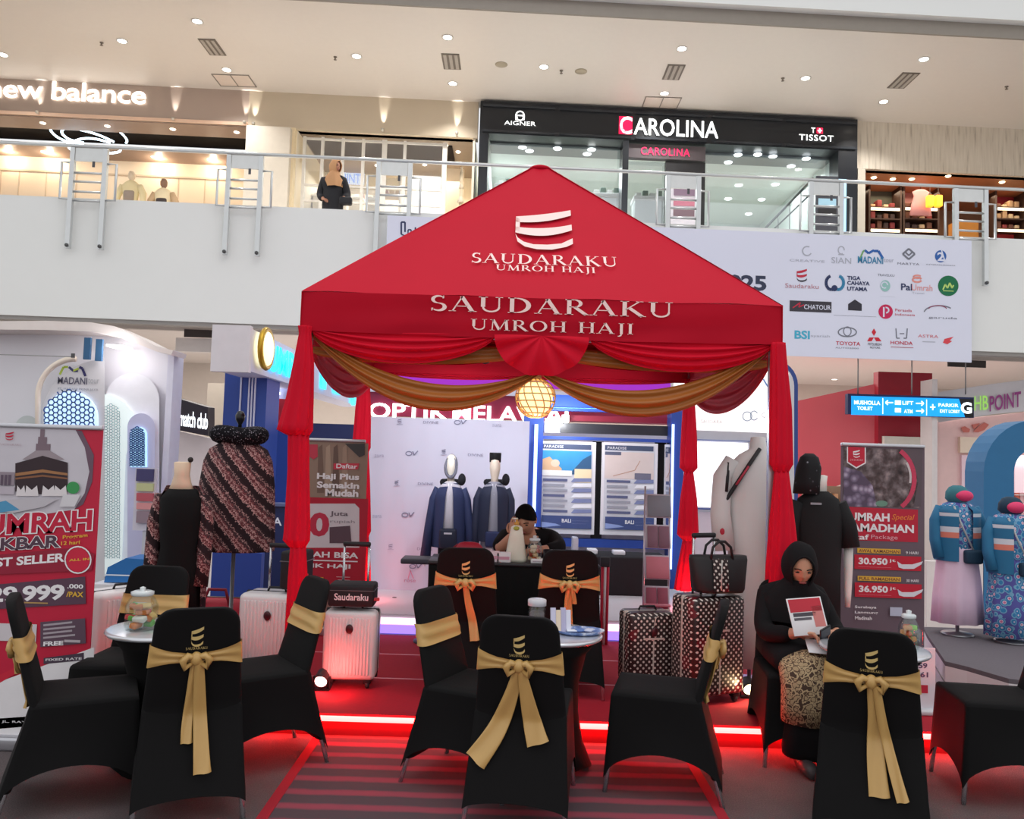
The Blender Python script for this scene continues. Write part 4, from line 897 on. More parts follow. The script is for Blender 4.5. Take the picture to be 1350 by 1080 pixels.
def framed_poster(x0, y0, x1, y1, kind, lab):
    a, b, c, d = span(x0, y0, x1, y1, YP - .06); tt = thing('framed_poster', lab, 'poster', ((a + b) / 2, YP - .05, c))
    mb = MB(); mb.box(a, b, YP - .06, YP - .021, c, d); mb.build('frame', tt, M(226, 226, 232, .4), world=True)
    pr = Print(YP - .06, 0, .0008, .002); w = x1 - x0; h = y1 - y0
    X = lambda u: x0 + w * u
    Yp = lambda u, v: y0 + h * v + .0305 * w * (u - 0) * 0
    R = lambda u0, v0, u1, v1, m: pr.rect(X(u0), Yp(u0, v0), X(u1), Yp(u1, v1), m)
    NAVY = M(62, 78, 128); WH = M(232, 234, 240); GY = M(150, 152, 164)
    R(.05, .03, .95, .96, M(206, 208, 216)); R(.05, .03, .95, .1, M(70, 82, 110)); pr.text('PARADISE', X(.1), Yp(0, .045), X(.45), Yp(0, .08), WH)
    if kind == 0:
        R(.05, .1, .95, .36, M(60, 150, 206)); pr.poly([(X(.05), Yp(0, .36)), (X(.05), Yp(0, .2)), (X(.2), Yp(0, .17)), (X(.42), Yp(0, .3)), (X(.4), Yp(0, .36))], M(214, 176, 140)); pr.disc(X(.3), Yp(0, .24), w * .08, h * .04, M(236, 200, 176))
        pr.poly([(X(.55), Yp(0, .36)), (X(.8), Yp(0, .2)), (X(.95), Yp(0, .15)), (X(.95), Yp(0, .36))], M(50, 90, 130)); R(.05, .31, .6, .38, M(228, 230, 226)); R(.65, .3, .95, .45, M(236, 218, 180))
    else:
        R(.05, .1, .95, .4, M(216, 202, 198)); R(.05, .1, .35, .14, M(90, 96, 120)); pr.line([(X(.2), Yp(0, .36)), (X(.6), Yp(0, .3)), (X(.7), Yp(0, .2))], 1, M(190, 150, 130)); R(.6, .33, .9, .4, M(110, 110, 130))
    for j in range(7):
        v = .4 + j * .055; R(.08, v, .52 - .05 * (j % 2), v + .035, GY if j % 3 else M(90, 96, 130))
        pr.poly([(X(.58), Yp(0, v + .04)), (X(.64), Yp(0, v)), (X(.95), Yp(0, v)), (X(.95), Yp(0, v + .04))], WH if j % 2 else M(120, 130, 170))
    R(.05, .79, .95, .94, NAVY); pr.poly([(X(.05), Yp(0, .86)), (X(.3), Yp(0, .88)), (X(.4), Yp(0, .9)), (X(.05), Yp(0, .92))], M(140, 160, 210)); pr.text('BALI', X(.42), Yp(0, .83), X(.58), Yp(0, .87), WH, .02); R(.6, .85, .9, .855, WH); R(.6, .88, .85, .885, WH)
    pr.build('poster_print', tt)
framed_poster(710, 581, 783, 705, 0, 'framed poster with a blue beach photo on the booth frame')
framed_poster(794, 583, 865, 707, 1, 'framed poster with a beige photo beside the leaflet rack')
framed_poster(877, 586, 886, 708, 1, 'framed poster cut off by the right blue upright')
mb = MB(); pbox(mb, 718, 551, 738, 571, YP - .04, .03); mb.build('small_notice', None, M(176, 180, 208), label='small lilac notice hung below the lamp on the blue frame', category='notice')
mb = MB(); pbox(mb, 741, 547, 750, 556, YP - .07, .07); mb.build('floodlight', None, E(255, 255, 255, 3), label='small white floodlight on the blue booth frame', category='light'); point_light('floodlight_beam', P(745, 552, YP - .35), 16, (.95, .97, 1), .04)
# low black table in front of the posters
t = thing('black_side_table', 'long table under black cloth below the framed posters', 'table', (P(835, 783, 8.2).x, 8.3, .28))
mb = MB(); a, b, c, d = span(765, 733, 882, 783, 8.1); mb.bbox(a, b, 8.1, 8.6, .28, d, .02); mb.build('cloth', t, M(26, 24, 28, .9), world=True)
t2 = P(848, 731, 8.2)
for i, (px, w, h, m_) in enumerate(((765, .1, .05, M(220, 220, 224)), (800, .12, .04, M(226, 224, 230)), (742, .06, .16, M(170, 170, 180)))):
    x = P(px, 731, 8.3).x + .12; mb = MB(); mb.bbox(x - w / 2, x + w / 2, 8.25, 8.4, d, d + h, .01); mb.build('leaflet_box', None, m_, label=('small white leaflet box at left on the black side table', 'flat white box on the black side table', 'small grey container on the black side table')[i], category='box')
# ---------------------------------------------------------------- white lit booth at the right of the tent
YW = 9.6
t = thing('white_screen_booth', 'white rounded booth board with blue rim and bright screen behind right drapes', 'booth', (P(970, 780, YW).x, YW, 0))
def rr(x0, y0, x1, y1, r, n=8):
    """outline with a rounded top right corner (photo pixels)"""
    return [(x0, y1), (x0, y0)] + [(x1 - r + r * math.sin(i * PI / 2 / n), y0 + r - r * math.cos(i * PI / 2 / n) + .03 * (x1 - x0) * (1 if False else 0)) for i in range(n + 1)] + [(x1, y1)]
mb = MB(); mb.prism(rr(884, 474, 1052, 960, 34), lambda u, v: P(u, v, YW - .02), lambda u, v: P(u, v, YW + .1)); mb.build('blue_rim', t, M(52, 76, 140), world=True)
mb = MB(); mb.prism(rr(884, 478, 1047, 960, 31), lambda u, v: P(u, v, YW - .04), lambda u, v: P(u, v, YW - .02)); mb.build('board', t, M(206, 204, 206), world=True)
mb = MB(); mb.prism([(888, 566), (888, 478), (1030, 478), (1040, 492), (1040, 572)], lambda u, v: P(u, v, YW - .06), lambda u, v: P(u, v, YW - .04)); mb.build('lit_header', t, E(250, 246, 244, .75), world=True)
pr = Print(YW - .06); pr.poly([(930, 542), (937, 538), (944, 543)], M(120, 80, 80)); pr.text('SAUDARA', 924, 553, 952, 559, M(190, 180, 176)); pr.arc(985, 549, 6, 6, 0, 360, 1.4, M(176, 190, 206)); pr.arc(994, 548, 5, 6, 30, 330, 1.4, M(176, 190, 206)); pr.text('QS', 1004, 544, 1014, 552, M(200, 204, 210)); pr.line([(1006, 500), (1012, 510), (1018, 506)], 2, M(110, 150, 210)); pr.build('header_print', t)
mb = MB(); pbox(mb, 886, 579, 1040, 583, YW - .1, .06); mb.build('blue_bar', t, M(60, 84, 150), world=True)
mb = MB(); pbox(mb, 910, 582, 985, 670, YW - .12, .05); mb.build('screen', t, E(250, 250, 255, 1.1), world=True)
mb = MB(); pbox(mb, 888, 669, 962, 673, YW - .13, .06); mb.build('screen_frame', t, M(60, 78, 140), world=True)
mb = MB(); pboxf(mb, 886, 674, 1044, 0, YW - .08, .04); mb.build('lower_board', t, M(222, 206, 214), world=True)
# ---------------------------------------------------------------- red shop far right
YR = 15.0
t = thing('red_shop', 'far red shopfront with a slanted pink-red fascia right of the tent', 'shopfront', (P(1140, 700, YR).x, YR, 0))
mb = MB(); mb.prism([(1045, 530), (1160, 505), (1160, 622), (1045, 660)], lambda u, v: P(u, v, YR + 2.6, -.4) , lambda u, v: P(u, v, YR + 2.6, -.4) + Vector((.05, .15, 0))); mb.build('fascia', t, M(222, 96, 104, .3, noise=.06, scale=1), world=True)
mb = MB(); pboxf(mb, 1158, 490, 1229, 0, YR - .2, .2); mb.build('red_wall', t, M(160, 24, 44, .5), world=True)
mb = MB(); pboxf(mb, 1166, 575, 1220, 0, YR - .3, .1); mb.build('doorway', t, M(226, 220, 206), world=True)
mb = MB(); pboxf(mb, 1060, 640, 1160, 0, YR - .1, .1); mb.build('shop_window', t, M(150, 120, 96, .5, noise=.3, scale=5), world=True)
for i, px in enumerate((1066, 1078, 1090, 1100, 1112)):
    mb = MB(); pboxf(mb, px, 645 + i * 2, px + 5, 0, YR - .2, .1); mb.build('shelf_post', t, M(206, 150, 110), world=True)
mb = MB(); pboxf(mb, 1229, 500, 1236, 0, YR - 1.0, .4); struct('wall_pillar_right', mb, M(214, 206, 204))
# hanging directory sign
YS = 13.95
a, b, c, d = span(1118, 519, 1284, 551, YS)
t = thing('directory_sign', 'long hanging blue directory sign with white pictograms', 'sign', ((a + b) / 2, YS, c))
MB().box(a, b, YS, YS + .12, c, d).build('box', t, M(30, 44, 90), world=True)
pr = Print(YS, 0, .0015, .003); SB = E(20, 150, 236, .9); SWH = E(240, 250, 255, 1.0)
pr.poly([(1122, 522), (1264, 526), (1272, 550), (1122, 547)], SB); pr.poly([(1264, 526), (1283, 526.5), (1283, 550.5), (1272, 550)], M(22, 22, 26))
pr.text('MUSHOLLA', 1126, 528, 1160, 534, SWH, .03); pr.text('TOILET', 1130, 536, 1150, 541, SWH, .03); pr.rect(1163, 525, 1164, 546, SWH)
pr.text('G', 1267, 531, 1280, 545, SWH, .04)
for x, y in ((1172, 531),): pr.line([(x - 5, y), (x + 5, y)], 1.6, SWH); pr.line([(x - 2, y - 3), (x - 5, y), (x - 2, y + 3)], 1.6, SWH)
for x, y, s_ in ((1212, 532, 1), (1212, 542, 1)): pr.line([(x - 5, y), (x + 5, y)], 1.6, SWH); pr.line([(x + 2 * s_, y - 3), (x + 5 * s_, y), (x + 2 * s_, y + 3)], 1.6, SWH)
pr.rect(1179, 528, 1187, 534, SWH); pr.rect(1179, 538, 1187, 544, SWH); pr.text('LIFT', 1189, 529, 1203, 534, SWH, .02); pr.text('ATM', 1191, 540, 1202, 545, SWH, .02); pr.rect(1220, 527, 1221, 548, SWH)
pr.line([(1225, 537), (1232, 537)], 1.6, SWH); pr.line([(1228.5, 533), (1228.5, 541)], 1.6, SWH); pr.text('PARKIR', 1236, 532, 1262, 537, SWH, .02); pr.text('EXIT LOBBY', 1238, 540, 1264, 545, SWH, .02)
pr.build('sign_print', t)
for px in (1131, 1202, 1273):
    p = P(px, 520, YS + .06); MB().tube([p, (p.x, p.y, zlc)], .012, 6).build('hanger_rod', t, M(150, 150, 150, .4, .5), world=True)
# ---------------------------------------------------------------- pink shop and blue arch
YK = 14.9
t = thing('pink_shop', 'pink shopfront with coral leaf decor and purple letters at far right', 'shopfront', (P(1300, 700, YK).x, YK, 0))
mb = MB(); mb.prism([(1236, 556), (1400, 538), (1400, 900), (1232, 900)], lambda u, v: P(u, v, YK), lambda u, v: P(u, v, YK) + Vector((0, .15, 0))); mb.build('wall', t, M(234, 198, 194, .5), world=True)
mb = MB(); mb.prism([(1237, 517), (1310, 506), (1420, 492), (1420, 536), (1310, 546), (1237, 557)], lambda u, v: P(u, v, YK - .5), lambda u, v: P(u, v, YK - .1)); mb.build('header', t, M(206, 202, 206, .5), world=True)
pr = Print(YK - .5, 0, .0, .04); pr.text('POINT', 1303, 523, 1344, 536, M(150, 60, 130), .02, slant=.19); pr.build('lettering', t); pr = Print(YK - .5, 0, .0, .04); pr.text('HB', 1283, 523, 1301, 540, E(150, 206, 96, .5), .01, slant=.1); pr.build('lettering', t)
mb = MB(); pboxf(mb, 1232, 557, 1236, 0, YK - .06, .06); mb.build('edge', t, M(120, 90, 90), world=True)
mb = MB(); pbox(mb, 1266, 576, 1300, 598, YK - .08, .08); mb.build('cream_panel', t, M(238, 218, 196), world=True)
mb = MB(); pboxf(mb, 1268, 600, 1300, 0, YK - .06, .06); mb.build('niche_panel', t, M(242, 212, 222), world=True)
mb = MB(); pboxf(mb, 1338, 600, 1400, 0, YK - .06, .06); mb.build('niche_panel', t, E(246, 220, 226, .35), world=True)
mb = MB(); pbox(mb, 1336, 602, 1400, 612, YK - .12, .06); mb.build('shelf_light', t, E(255, 255, 255, 2), world=True)
for y0 in (652, 680, 705): mb = MB(); pbox(mb, 1338, y0, 1400, y0 + 3, YK - .25, .2); mb.build('shelf', t, M(240, 226, 226), world=True)
for j in range(9):
    px = 1339 + (j % 3) * 6; py = (664, 690, 716)[j // 3]; mb = MB(); pbox(mb, px, py - 14, px + 5, py, YK - .2, .1); mb.build('product', t, M(*((220, 110, 90), (230, 180, 180), (200, 130, 140))[j % 3]), world=True)
for q in ([(1267, 564), (1272, 562), (1279, 566), (1278, 570), (1270, 570)], [(1281, 560), (1292, 558), (1288, 563), (1284, 566)], [(1283, 569), (1290, 562), (1298, 557), (1304, 560), (1298, 567), (1290, 570)]):
    mb = MB(); mb.prism(q[::-1], lambda u, v: P(u, v, YK - .04), lambda u, v: P(u, v, YK)); mb.build('leaf_decor', t, M(206, 116, 104), world=True)
mb = MB(); mb.prism(arch(1278, 1292, 625, 652), lambda u, v: P(u, v, YK - .08), lambda u, v: P(u, v, YK - .06)); mb.build('flower_decor', t, M(226, 180, 170), world=True)
YA = 8.4
t = thing('blue_arch', 'tall teal blue arch of the exhibition stand at right edge', 'arch', (P(1360, 800, YA).x, YA, 0))
out = []; inn = []
for i in range(17):
    a_ = PI - PI * i / 16
    out.append((1365 + 68 * math.cos(a_), 622 - 68 * math.sin(a_))); inn.append((1365 + 28 * math.cos(a_), 622 - 30 * math.sin(a_)))
zz = .3
pts = [(1297, 850)] + out + [(1433, 850), (1393, 850)] + inn[::-1] + [(1337, 850)]
n_ = len(pts)
mb = MB()
f0 = lambda u, v: P(u, v, YA); f1 = lambda u, v: P(u, v, YA) + Vector((0, .35, 0))
ring_o = [(1297, 850)] + out + [(1433, 850)]; ring_i = [(1337, 850)] + inn + [(1393, 850)]
for i in range(len(ring_o) - 1):
    q = [ring_o[i], ring_o[i + 1], ring_i[i + 1], ring_i[i]]
    mb.prism(q, f0, f1)
mb.build('arch_band', t, M(44, 110, 156, .5), world=True)
# right exhibition platform
z_s = .30
t = thing('grey_platform', 'low white-edged platform with grey carpet top at right', 'platform', (4.2, 7.2, 0))
edge = [G(1222, 836, z_s), G(1246, 872, z_s), G(1275, 879, z_s), G(1330, 895, z_s), G(1420, 905, z_s)]
poly = [(p.x, p.y) for p in edge] + [(6.2, 6.9), (edge[0].x + .12, 6.9)]
mb = MB(); mb.prism(poly, lambda u, v: Vector((u, v, z_s - .03)), lambda u, v: Vector((u, v, .0))); mb.build('riser', t, M(226, 220, 222, .5), world=True)
mb = MB(); mb.prism(poly, lambda u, v: Vector((u, v, z_s)), lambda u, v: Vector((u, v, z_s - .03))); mb.build('carpet_top', t, M(104, 98, 104, .95, noise=.15, scale=60), world=True)
mb = MB(); mb.tube([(p.x - .004, p.y - .006, .16) for p in edge], .006, 5); mb.build('joint_line', t, M(120, 110, 112), world=True)
mb = MB(); pboxf(mb, 1222, 740, 1296, 0, 8.4, .1); mb.build('white_low_wall', None, M(226, 216, 212), label='low cream wall panel behind the teal jacket mannequins', category='panel')
# ================================================================ RED STAGE, RUG WITH PAINTED LIGHT STRIPES
ZS = .12; YSF = 4.76
REDC = M(168, 18, 40, .9, noise=.12, scale=40)
t = thing('red_stage', 'low red carpeted stage with a glowing red light strip along its front', 'stage', (.15, 5.8, 0))
X0S, X1S = -2.35, 2.95
MB().box(X0S, X1S, YSF, 6.82, 0, ZS - .008).build('riser', t, M(120, 12, 28, .7), world=True)
ys = [YSF - .005, 5.52, 6.17, 6.82]
for i in range(3): MB().box(X0S, X1S, ys[i] + (.008 if i else 0), ys[i + 1] - .008, ZS - .008, ZS).build('carpet', t, REDC, world=True)
for y in ys[1:3]: MB().box(X0S, X1S, y - .008, y + .008, ZS - .008, ZS + .001).build('seam', t, M(226, 150, 160, .5), world=True)
LEDR = bpy.data.materials.new('red_led_light'); LEDR.use_nodes = True
b_ = LEDR.node_tree.nodes['Principled BSDF']; b_.inputs['Base Color'].default_value = (1, .3, .3, 1); b_.inputs['Emission Color'].default_value = (1, .013, .012, 1); b_.inputs['Emission Strength'].default_value = 58
mb = MB(); mb.tube([(X0S + .02, YSF - .018, ZS - .022), (X1S - .02, YSF - .018, ZS - .022)], .0155, 8); mb.build('light_strip', t, LEDR, world=True)
# white platform behind with violet light
t = thing('white_platform', 'white booth platform with pink and violet light bands on its riser', 'platform', (.5, 7.5, 0))
MB().box(-1.75, 3.1, 6.86, 8.62, 0, .28).build('deck', t, M(214, 218, 224, .35, noise=.02), world=True)
MB().box(-1.75, 3.1, 6.845, 6.86, .2, .25).build('light_band', t, E(255, 214, 236, 1.6), world=True)
MB().box(-1.75, 3.1, 6.845, 6.86, .125, .195).build('light_band', t, E(150, 120, 255, 1.5), world=True)
for px, py in ((793, 790), (799, 798), (520, 788)):
    p = G(px, py, .28); MB().lathe([(.02, 0), (.02, .004), (.001, .004)], p - t.location, n=8).build('bolt', t, M(90, 90, 96))
# rug with red light stripes put into its colour, and red edge bands
m, nt, bs, tc = nodemat('light_striped_rug', .95, .1)
sx = nt.nodes.new('ShaderNodeSeparateXYZ'); nt.links.new(tc.outputs['Object'], sx.inputs[0])
ns = nt.nodes.new('ShaderNodeTexNoise'); ns.inputs['Scale'].default_value = 5; nt.links.new(tc.outputs['Object'], ns.inputs['Vector'])
ad = nt.nodes.new('ShaderNodeMath'); ad.operation = 'MULTIPLY_ADD'; ad.inputs[1].default_value = .03; nt.links.new(ns.outputs['Fac'], ad.inputs[0]); nt.links.new(sx.outputs['Y'], ad.inputs[2])
mu = nt.nodes.new('ShaderNodeMath'); mu.operation = 'MULTIPLY'; mu.inputs[1].default_value = 2 * PI / .16; nt.links.new(ad.outputs[0], mu.inputs[0])
sn = nt.nodes.new('ShaderNodeMath'); sn.operation = 'SINE'; nt.links.new(mu.outputs[0], sn.inputs[0])
hf = nt.nodes.new('ShaderNodeMath'); hf.operation = 'MULTIPLY_ADD'; hf.inputs[1].default_value = .5; hf.inputs[2].default_value = .5; nt.links.new(sn.outputs[0], hf.inputs[0])
nt.links.new(ramp(nt, hf.outputs[0], [(.5, (80, 72, 77)), (.9, (140, 72, 84))], 'LINEAR'), bs.inputs['Base Color'])  # dull red stripes paint the red light falling across the carpet
t = thing('light_striped_rug', 'grey rug with painted red light stripes leading to the red stage', 'rug', (-.02, 3.3, 0))
MB().box(-1.03, .99, 1.5, YSF - .06, 0, .006).build('pile', t, m, world=True)
for x in (-1.06, .99): MB().box(x, x + .05, 1.5, YSF - .06, 0, .009).build('edge_band', t, M(150, 22, 40, .8), world=True)
# ================================================================ TENT
class PrintG(Print):
    """print on any plane: origin o, axes u (right) and w (up the slope)"""
    def __init__(s, o, u, w, step=.001, lift=.006):
        s.o = Vector(o); s.u = Vector(u).normalized(); s.w = Vector(w).normalized(); s.nrm = s.u.cross(s.w).normalized()
        if s.nrm.y > 0: s.nrm = -s.nrm
        s.mb = MB(); s.n = 0; s.step = step; s.lift = lift
    def uz(s, px, py):
        v = ray(px, py); c = Vector((0, 0, CH)); tt = (s.o - c).dot(s.nrm) / v.dot(s.nrm); p = c + v * tt - s.o
        return p.dot(s.u), p.dot(s.w)
    def at(s, x, z): return s.o + s.u * x + s.w * z + s.nrm * (s.lift + s.step * s.n)
RED = M(192, 18, 44, .62, noise=.05, scale=3, bump=.06, spec=.12); REDD = M(182, 12, 38, .7, noise=.06, scale=4, bump=.06, spec=.12); CURT = M(206, 12, 42, .7, noise=.08, scale=6, bump=.08, spec=.15)
GOLD = M(166, 96, 34, .45, noise=.06, scale=6, spec=.5); CREAMP = M(252, 222, 216, .6, noise=0)
YT = 5.0; YTB = 7.7
fl = P(397, 385, YT); fr = P(1033, 402, YT); zE = (fl.z + fr.z) / 2; xl, xr = fl.x, fr.x
zV = (P(395, 434, YT).z + P(1033, 456, YT).z) / 2
YM = (YT + YTB) / 2; pk = P(712, 221, YM); pk = Vector(((xl + xr) / 2 * .5 + pk.x * .5, YM, pk.z))
tent = thing('gazebo_tent', 'bright red square gazebo tent with white serif lettering and gold swags', 'tent', ((xl + xr) / 2, YM, ZS))
def panel(A, B, Ptop, n=18):
    """roof panel from eave A-B up to the rounded peak, slightly slack"""
    A = Vector(A); B = Vector(B); r = .07
    ce = (A + B) / 2; dirn = Vector((ce.x - Ptop.x, ce.y - Ptop.y, 0)).normalized()
    side = (B - A).normalized()
    T0 = Ptop + dirn * r * .8 - side * r - Vector((0, 0, .02)); T1 = Ptop + dirn * r * .8 + side * r - Vector((0, 0, .02))
    def f(u, v):
        a = A.lerp(B, u); b = T0.lerp(T1, u); p = a.lerp(b, v)
        p.z -= .05 * math.sin(PI * v) * math.sin(PI * u) * .6
        p.z += .006 * math.sin(23 * u + 4 * v) * (1 - v)
        return p
    mb = MB(); mb.grid(f, n, n); return mb
C4 = [(xl, YT), (xr, YT), (xr, YTB), (xl, YTB)]
for i in range(4):
    A = Vector((*C4[i], zE)); B = Vector((*C4[(i + 1) % 4], zE)); panel(A, B, pk).build('roof_panel', tent, RED, world=True)
mb = MB(); mb.ell(pk - Vector((0, 0, .02)), (.09, .09, .03), 16, 8); mb.build('peak_cap', tent, RED, world=True)
for i in range(4):
    A = Vector((*C4[i], 0)); B = Vector((*C4[(i + 1) % 4], 0)); nn = Vector((B.y - A.y, A.x - B.x, 0)).normalized()
    def f(u, v):
        p = A.lerp(B, u); z = zE + (zV - zE) * v
        w = .006 * math.sin(v * 9 + 6 * u) * math.sin(PI * u) + .005 * math.sin(u * 31 + v * 3) * (v)
        e = .03 * math.exp(-((min(u, 1 - u)) / .03) ** 2)
        return Vector((p.x, p.y, z - .012 * math.sin(PI * u) * v)) + nn * (w - e * .3)
    mb = MB(); mb.grid(f, 60, 10); mb.build('valance', tent, REDD, world=True)
# frame: legs and eave bars, peak pole
STEEL = M(180, 182, 186, .3, .8)
for x, y in C4:
    sx_ = .05 if x < 0 else -.05; sy_ = .05 if y < 6 else -.05
    lx = x + sx_ if y < 6 else (P(479, 600, YTB - .05).x if x < 0 else P(908, 600, YTB - .05).x)
    MB().box(lx - .02, lx + .02, y + sy_ - .02, y + sy_ + .02, ZS if y < 6.8 else .28, zE - .03).build('leg', tent, STEEL, world=True)
for i in range(4):
    A = Vector((*C4[i], zE - .06)); B = Vector((*C4[(i + 1) % 4], zE - .06)); c0 = Vector((pk.x, pk.y, zE - .06)); A = A.lerp(c0, .03); B = B.lerp(c0, .03)
    MB().tube([A, B], .016, 6).build('eave_bar', tent, STEEL, world=True)
# lettering
pr = Print(YT, 0, .0, .016); pr.text('SAUDARAKU', 569, 389.5, 886, 420.5, CREAMP, ser=True); pr.build('lettering', tent)
pr = Print(YT, 0, .0, .016); pr.text('UMROH HAJI', 621, 420.5, 834, 445, CREAMP, ser=True); pr.build('lettering', tent)
slope = Vector((0, pk.y - YT, pk.z - zE))
o_ = Vector((pk.x, YT, zE))
pr = PrintG(o_, (1, 0, 0), slope, .0, .012); pr.emblem(679, 277, 758, 329, CREAMP); pr.build('emblem_print', tent)
pr = PrintG(o_, (1, 0, 0), slope, .0, .012); pr.text('SAUDARAKU', 623, 335, 814, 354.5, CREAMP, ser=True); pr.build('lettering', tent)
pr = PrintG(o_, (1, 0, 0), slope, .0, .012); pr.text('UMROH HAJI', 654, 350.5, 785, 364, CREAMP, ser=True); pr.build('lettering', tent)
# swags
def swag(A, B, s0, s1, out, pleats, amp, m, name='swag', flat0=0.0, tw=0.0):
    """cloth hung between A and B: upper edge sags s0, lower edge s1; out = outward direction"""
    A = Vector(A); B = Vector(B); out = Vector(out)
    def f(u, v):
        p = A.lerp(B, u); h = 4 * u * (1 - u)
        sg = (s0 + (s1 - s0) * v)
        hh = h ** (1.0 if s0 > .01 else (1 - .35 * v))
        p.z -= sg * hh + tw * v
        p += out * (amp * math.sin(v * PI * 2 * pleats) * min(1, h * 1.6 + .25) + .03 * math.sin(PI * v) * h)
        return p
    mb = MB(); mb.grid(f, 36, max(12, int(pleats * 8))); return mb.build(name, tent, m, world=True)
OUT = (0, -1, 0)
xc = P(714, 450, YT).x
zc0 = zV + .015
swag((xl + .06, YT + .02, zc0), (P(655, 450, YT).x, YT + .02, zc0), 0.0, .20, OUT, 4, .012, CURT)
swag((P(775, 450, YT).x, YT + .02, zc0), (xr - .04, YT + .02, zc0), 0.0, .20, OUT, 4, .012, CURT)
zg2 = P(714, 487, YT).z
swag((xl + .05, YT + .06, zc0 - .0), (xc - .01, YT + .06, zg2), .20, .34, OUT, 2.5, .014, GOLD, 'gold_swag', tw=.03)
swag((xc + .01, YT + .06, zg2), (xr - .05, YT + .06, zc0), .20, .34, OUT, 2.5, .014, GOLD, 'gold_swag', tw=.03)
swag((xl + .06, YT + .12, zc0 - .1), (xc, YT + .12, zc0 - .06), .0, .07, OUT, 1.5, .01, GOLD, 'gold_swag', tw=.04)
swag((xc, YT + .12, zc0 - .06), (xr - .06, YT + .12, zc0 - .1), .0, .07, OUT, 1.5, .01, GOLD, 'gold_swag', tw=.04)
# inside red lining drape behind the gold swags, rear swags, side swags
swag((xl + .08, YT + .4, zc0 + .02), (xc, YT + .4, zc0 - .0), 0, .17, OUT, 4, .012, REDD)
swag((xc, YT + .4, zc0 - .0), (xr - .08, YT + .4, zc0 + .02), 0, .17, OUT, 4, .012, REDD)
swag((xl + .06, YTB - .03, zc0), (xc, YTB - .03, zc0), 0, .05, OUT, 2, .010, REDD)
swag((xc, YTB - .03, zc0), (xr - .06, YTB - .03, zc0), 0, .05, OUT, 2, .010, REDD)
for x, o, sg in ((xl, (-1, 0, 0), .33), (xr, (1, 0, 0), .37)):
    x_ = x + (.02 if x < 0 else -.02)
    swag((x_, YT + .05, zc0), (x_, YTB - .05, zc0), 0.0, sg, o, 4, .014, REDD)
# fan rosette in the middle of the front
fc = Vector((xc, YT - .0, zV + .02)); rw = (P(785, 460, YT).x - P(660, 460, YT).x) / 2; rh = fc.z - P(716, 494, YT).z
def fan(u, v):
    a = PI + PI * u; r = v
    pl = math.sin(u * PI * 11)
    return fc + Vector((rw * r * math.cos(a) * (1 + .0 * pl), -.018 * pl * r - .02 * math.sin(PI * v), rh * r * math.sin(a) * (1 + .03 * pl) - .01))
mb = MB(); mb.grid(fan, 66, 8); mb.build('fan_rosette', tent, CURT, world=True)
# leg drapes
def drape(levels, Y, m, pl=9, zend=None, nm='leg_drape'):
    """levels: (left px, right px, y px) rings; pleated cloth column"""
    lv = [(P(a, y, Y), P(b, y, Y)) for a, b, y in levels]
    rings = []; n = 54
    segs = []
    for i in range(len(lv) - 1):
        for q in range(5):
            s_ = q / 5; segs.append((lv[i][0].lerp(lv[i + 1][0], s_), lv[i][1].lerp(lv[i + 1][1], s_)))
    segs.append(lv[-1])
    for i, (a, b) in enumerate(segs):
        c = (a + b) / 2; rx = (b.x - a.x) / 2; ry = rx * .75; ring = []
        for j in range(n):
            w = 2 * PI * j / n; k_ = 1 + .10 * math.sin(pl * w + i * .12) + .04 * math.sin(4 * w + i * .3)
            ring.append(Vector((c.x + rx * k_ * .93 * math.cos(w), c.y + ry * k_ * math.sin(w), c.z)))
        rings.append(ring)
    mb = MB(); mb.loft(rings); return mb.build(nm, tent, m, world=True)
drape([(393, 411, 430), (394, 410, 440), (386, 414, 480), (376, 414, 530), (366, 413, 567), (379, 408, 574)], YT, CURT)
drape([(380, 407, 572), (379, 407, 620), (374, 409, 700), (373, 409, 712), (382, 403, 722)], YT, CURT)
drape([(383, 403, 720), (379, 405, 770), (374, 407, 850), (372, 408, 925)], YT, CURT)
drape([(1016, 1036, 452), (1016, 1037, 470), (1015, 1044, 540), (1015, 1046, 612), (1020, 1040, 622)], YT, CURT)
drape([(1021, 1040, 620), (1016, 1047, 680), (1011, 1054, 745), (1009, 1056, 790), (1016, 1048, 800)], YT, CURT)
drape([(1020, 1045, 798), (1014, 1052, 860), (1012, 1056, 935)], YT, CURT)
drape([(474, 486, 480), (472, 487, 500), (468, 489, 540), (464, 489, 590), (471, 486, 597)], YTB - .05, CURT)
drape([(472, 486, 595), (469, 488, 660), (466, 489, 700), (472, 486, 708)], YTB - .05, CURT)
drape([(473, 486, 706), (469, 488, 745), (468, 489, 770)], YTB - .05, CURT)
drape([(903, 914, 500), (901, 916, 530), (898, 919, 580), (896, 920, 617), (902, 914, 623)], YTB - .05, CURT)
drape([(902, 914, 621), (897, 919, 660), (893, 921, 705), (900, 915, 713)], YTB - .05, CURT)
drape([(900, 915, 711), (893, 917, 750), (889, 918, 778)], YTB - .05, CURT)
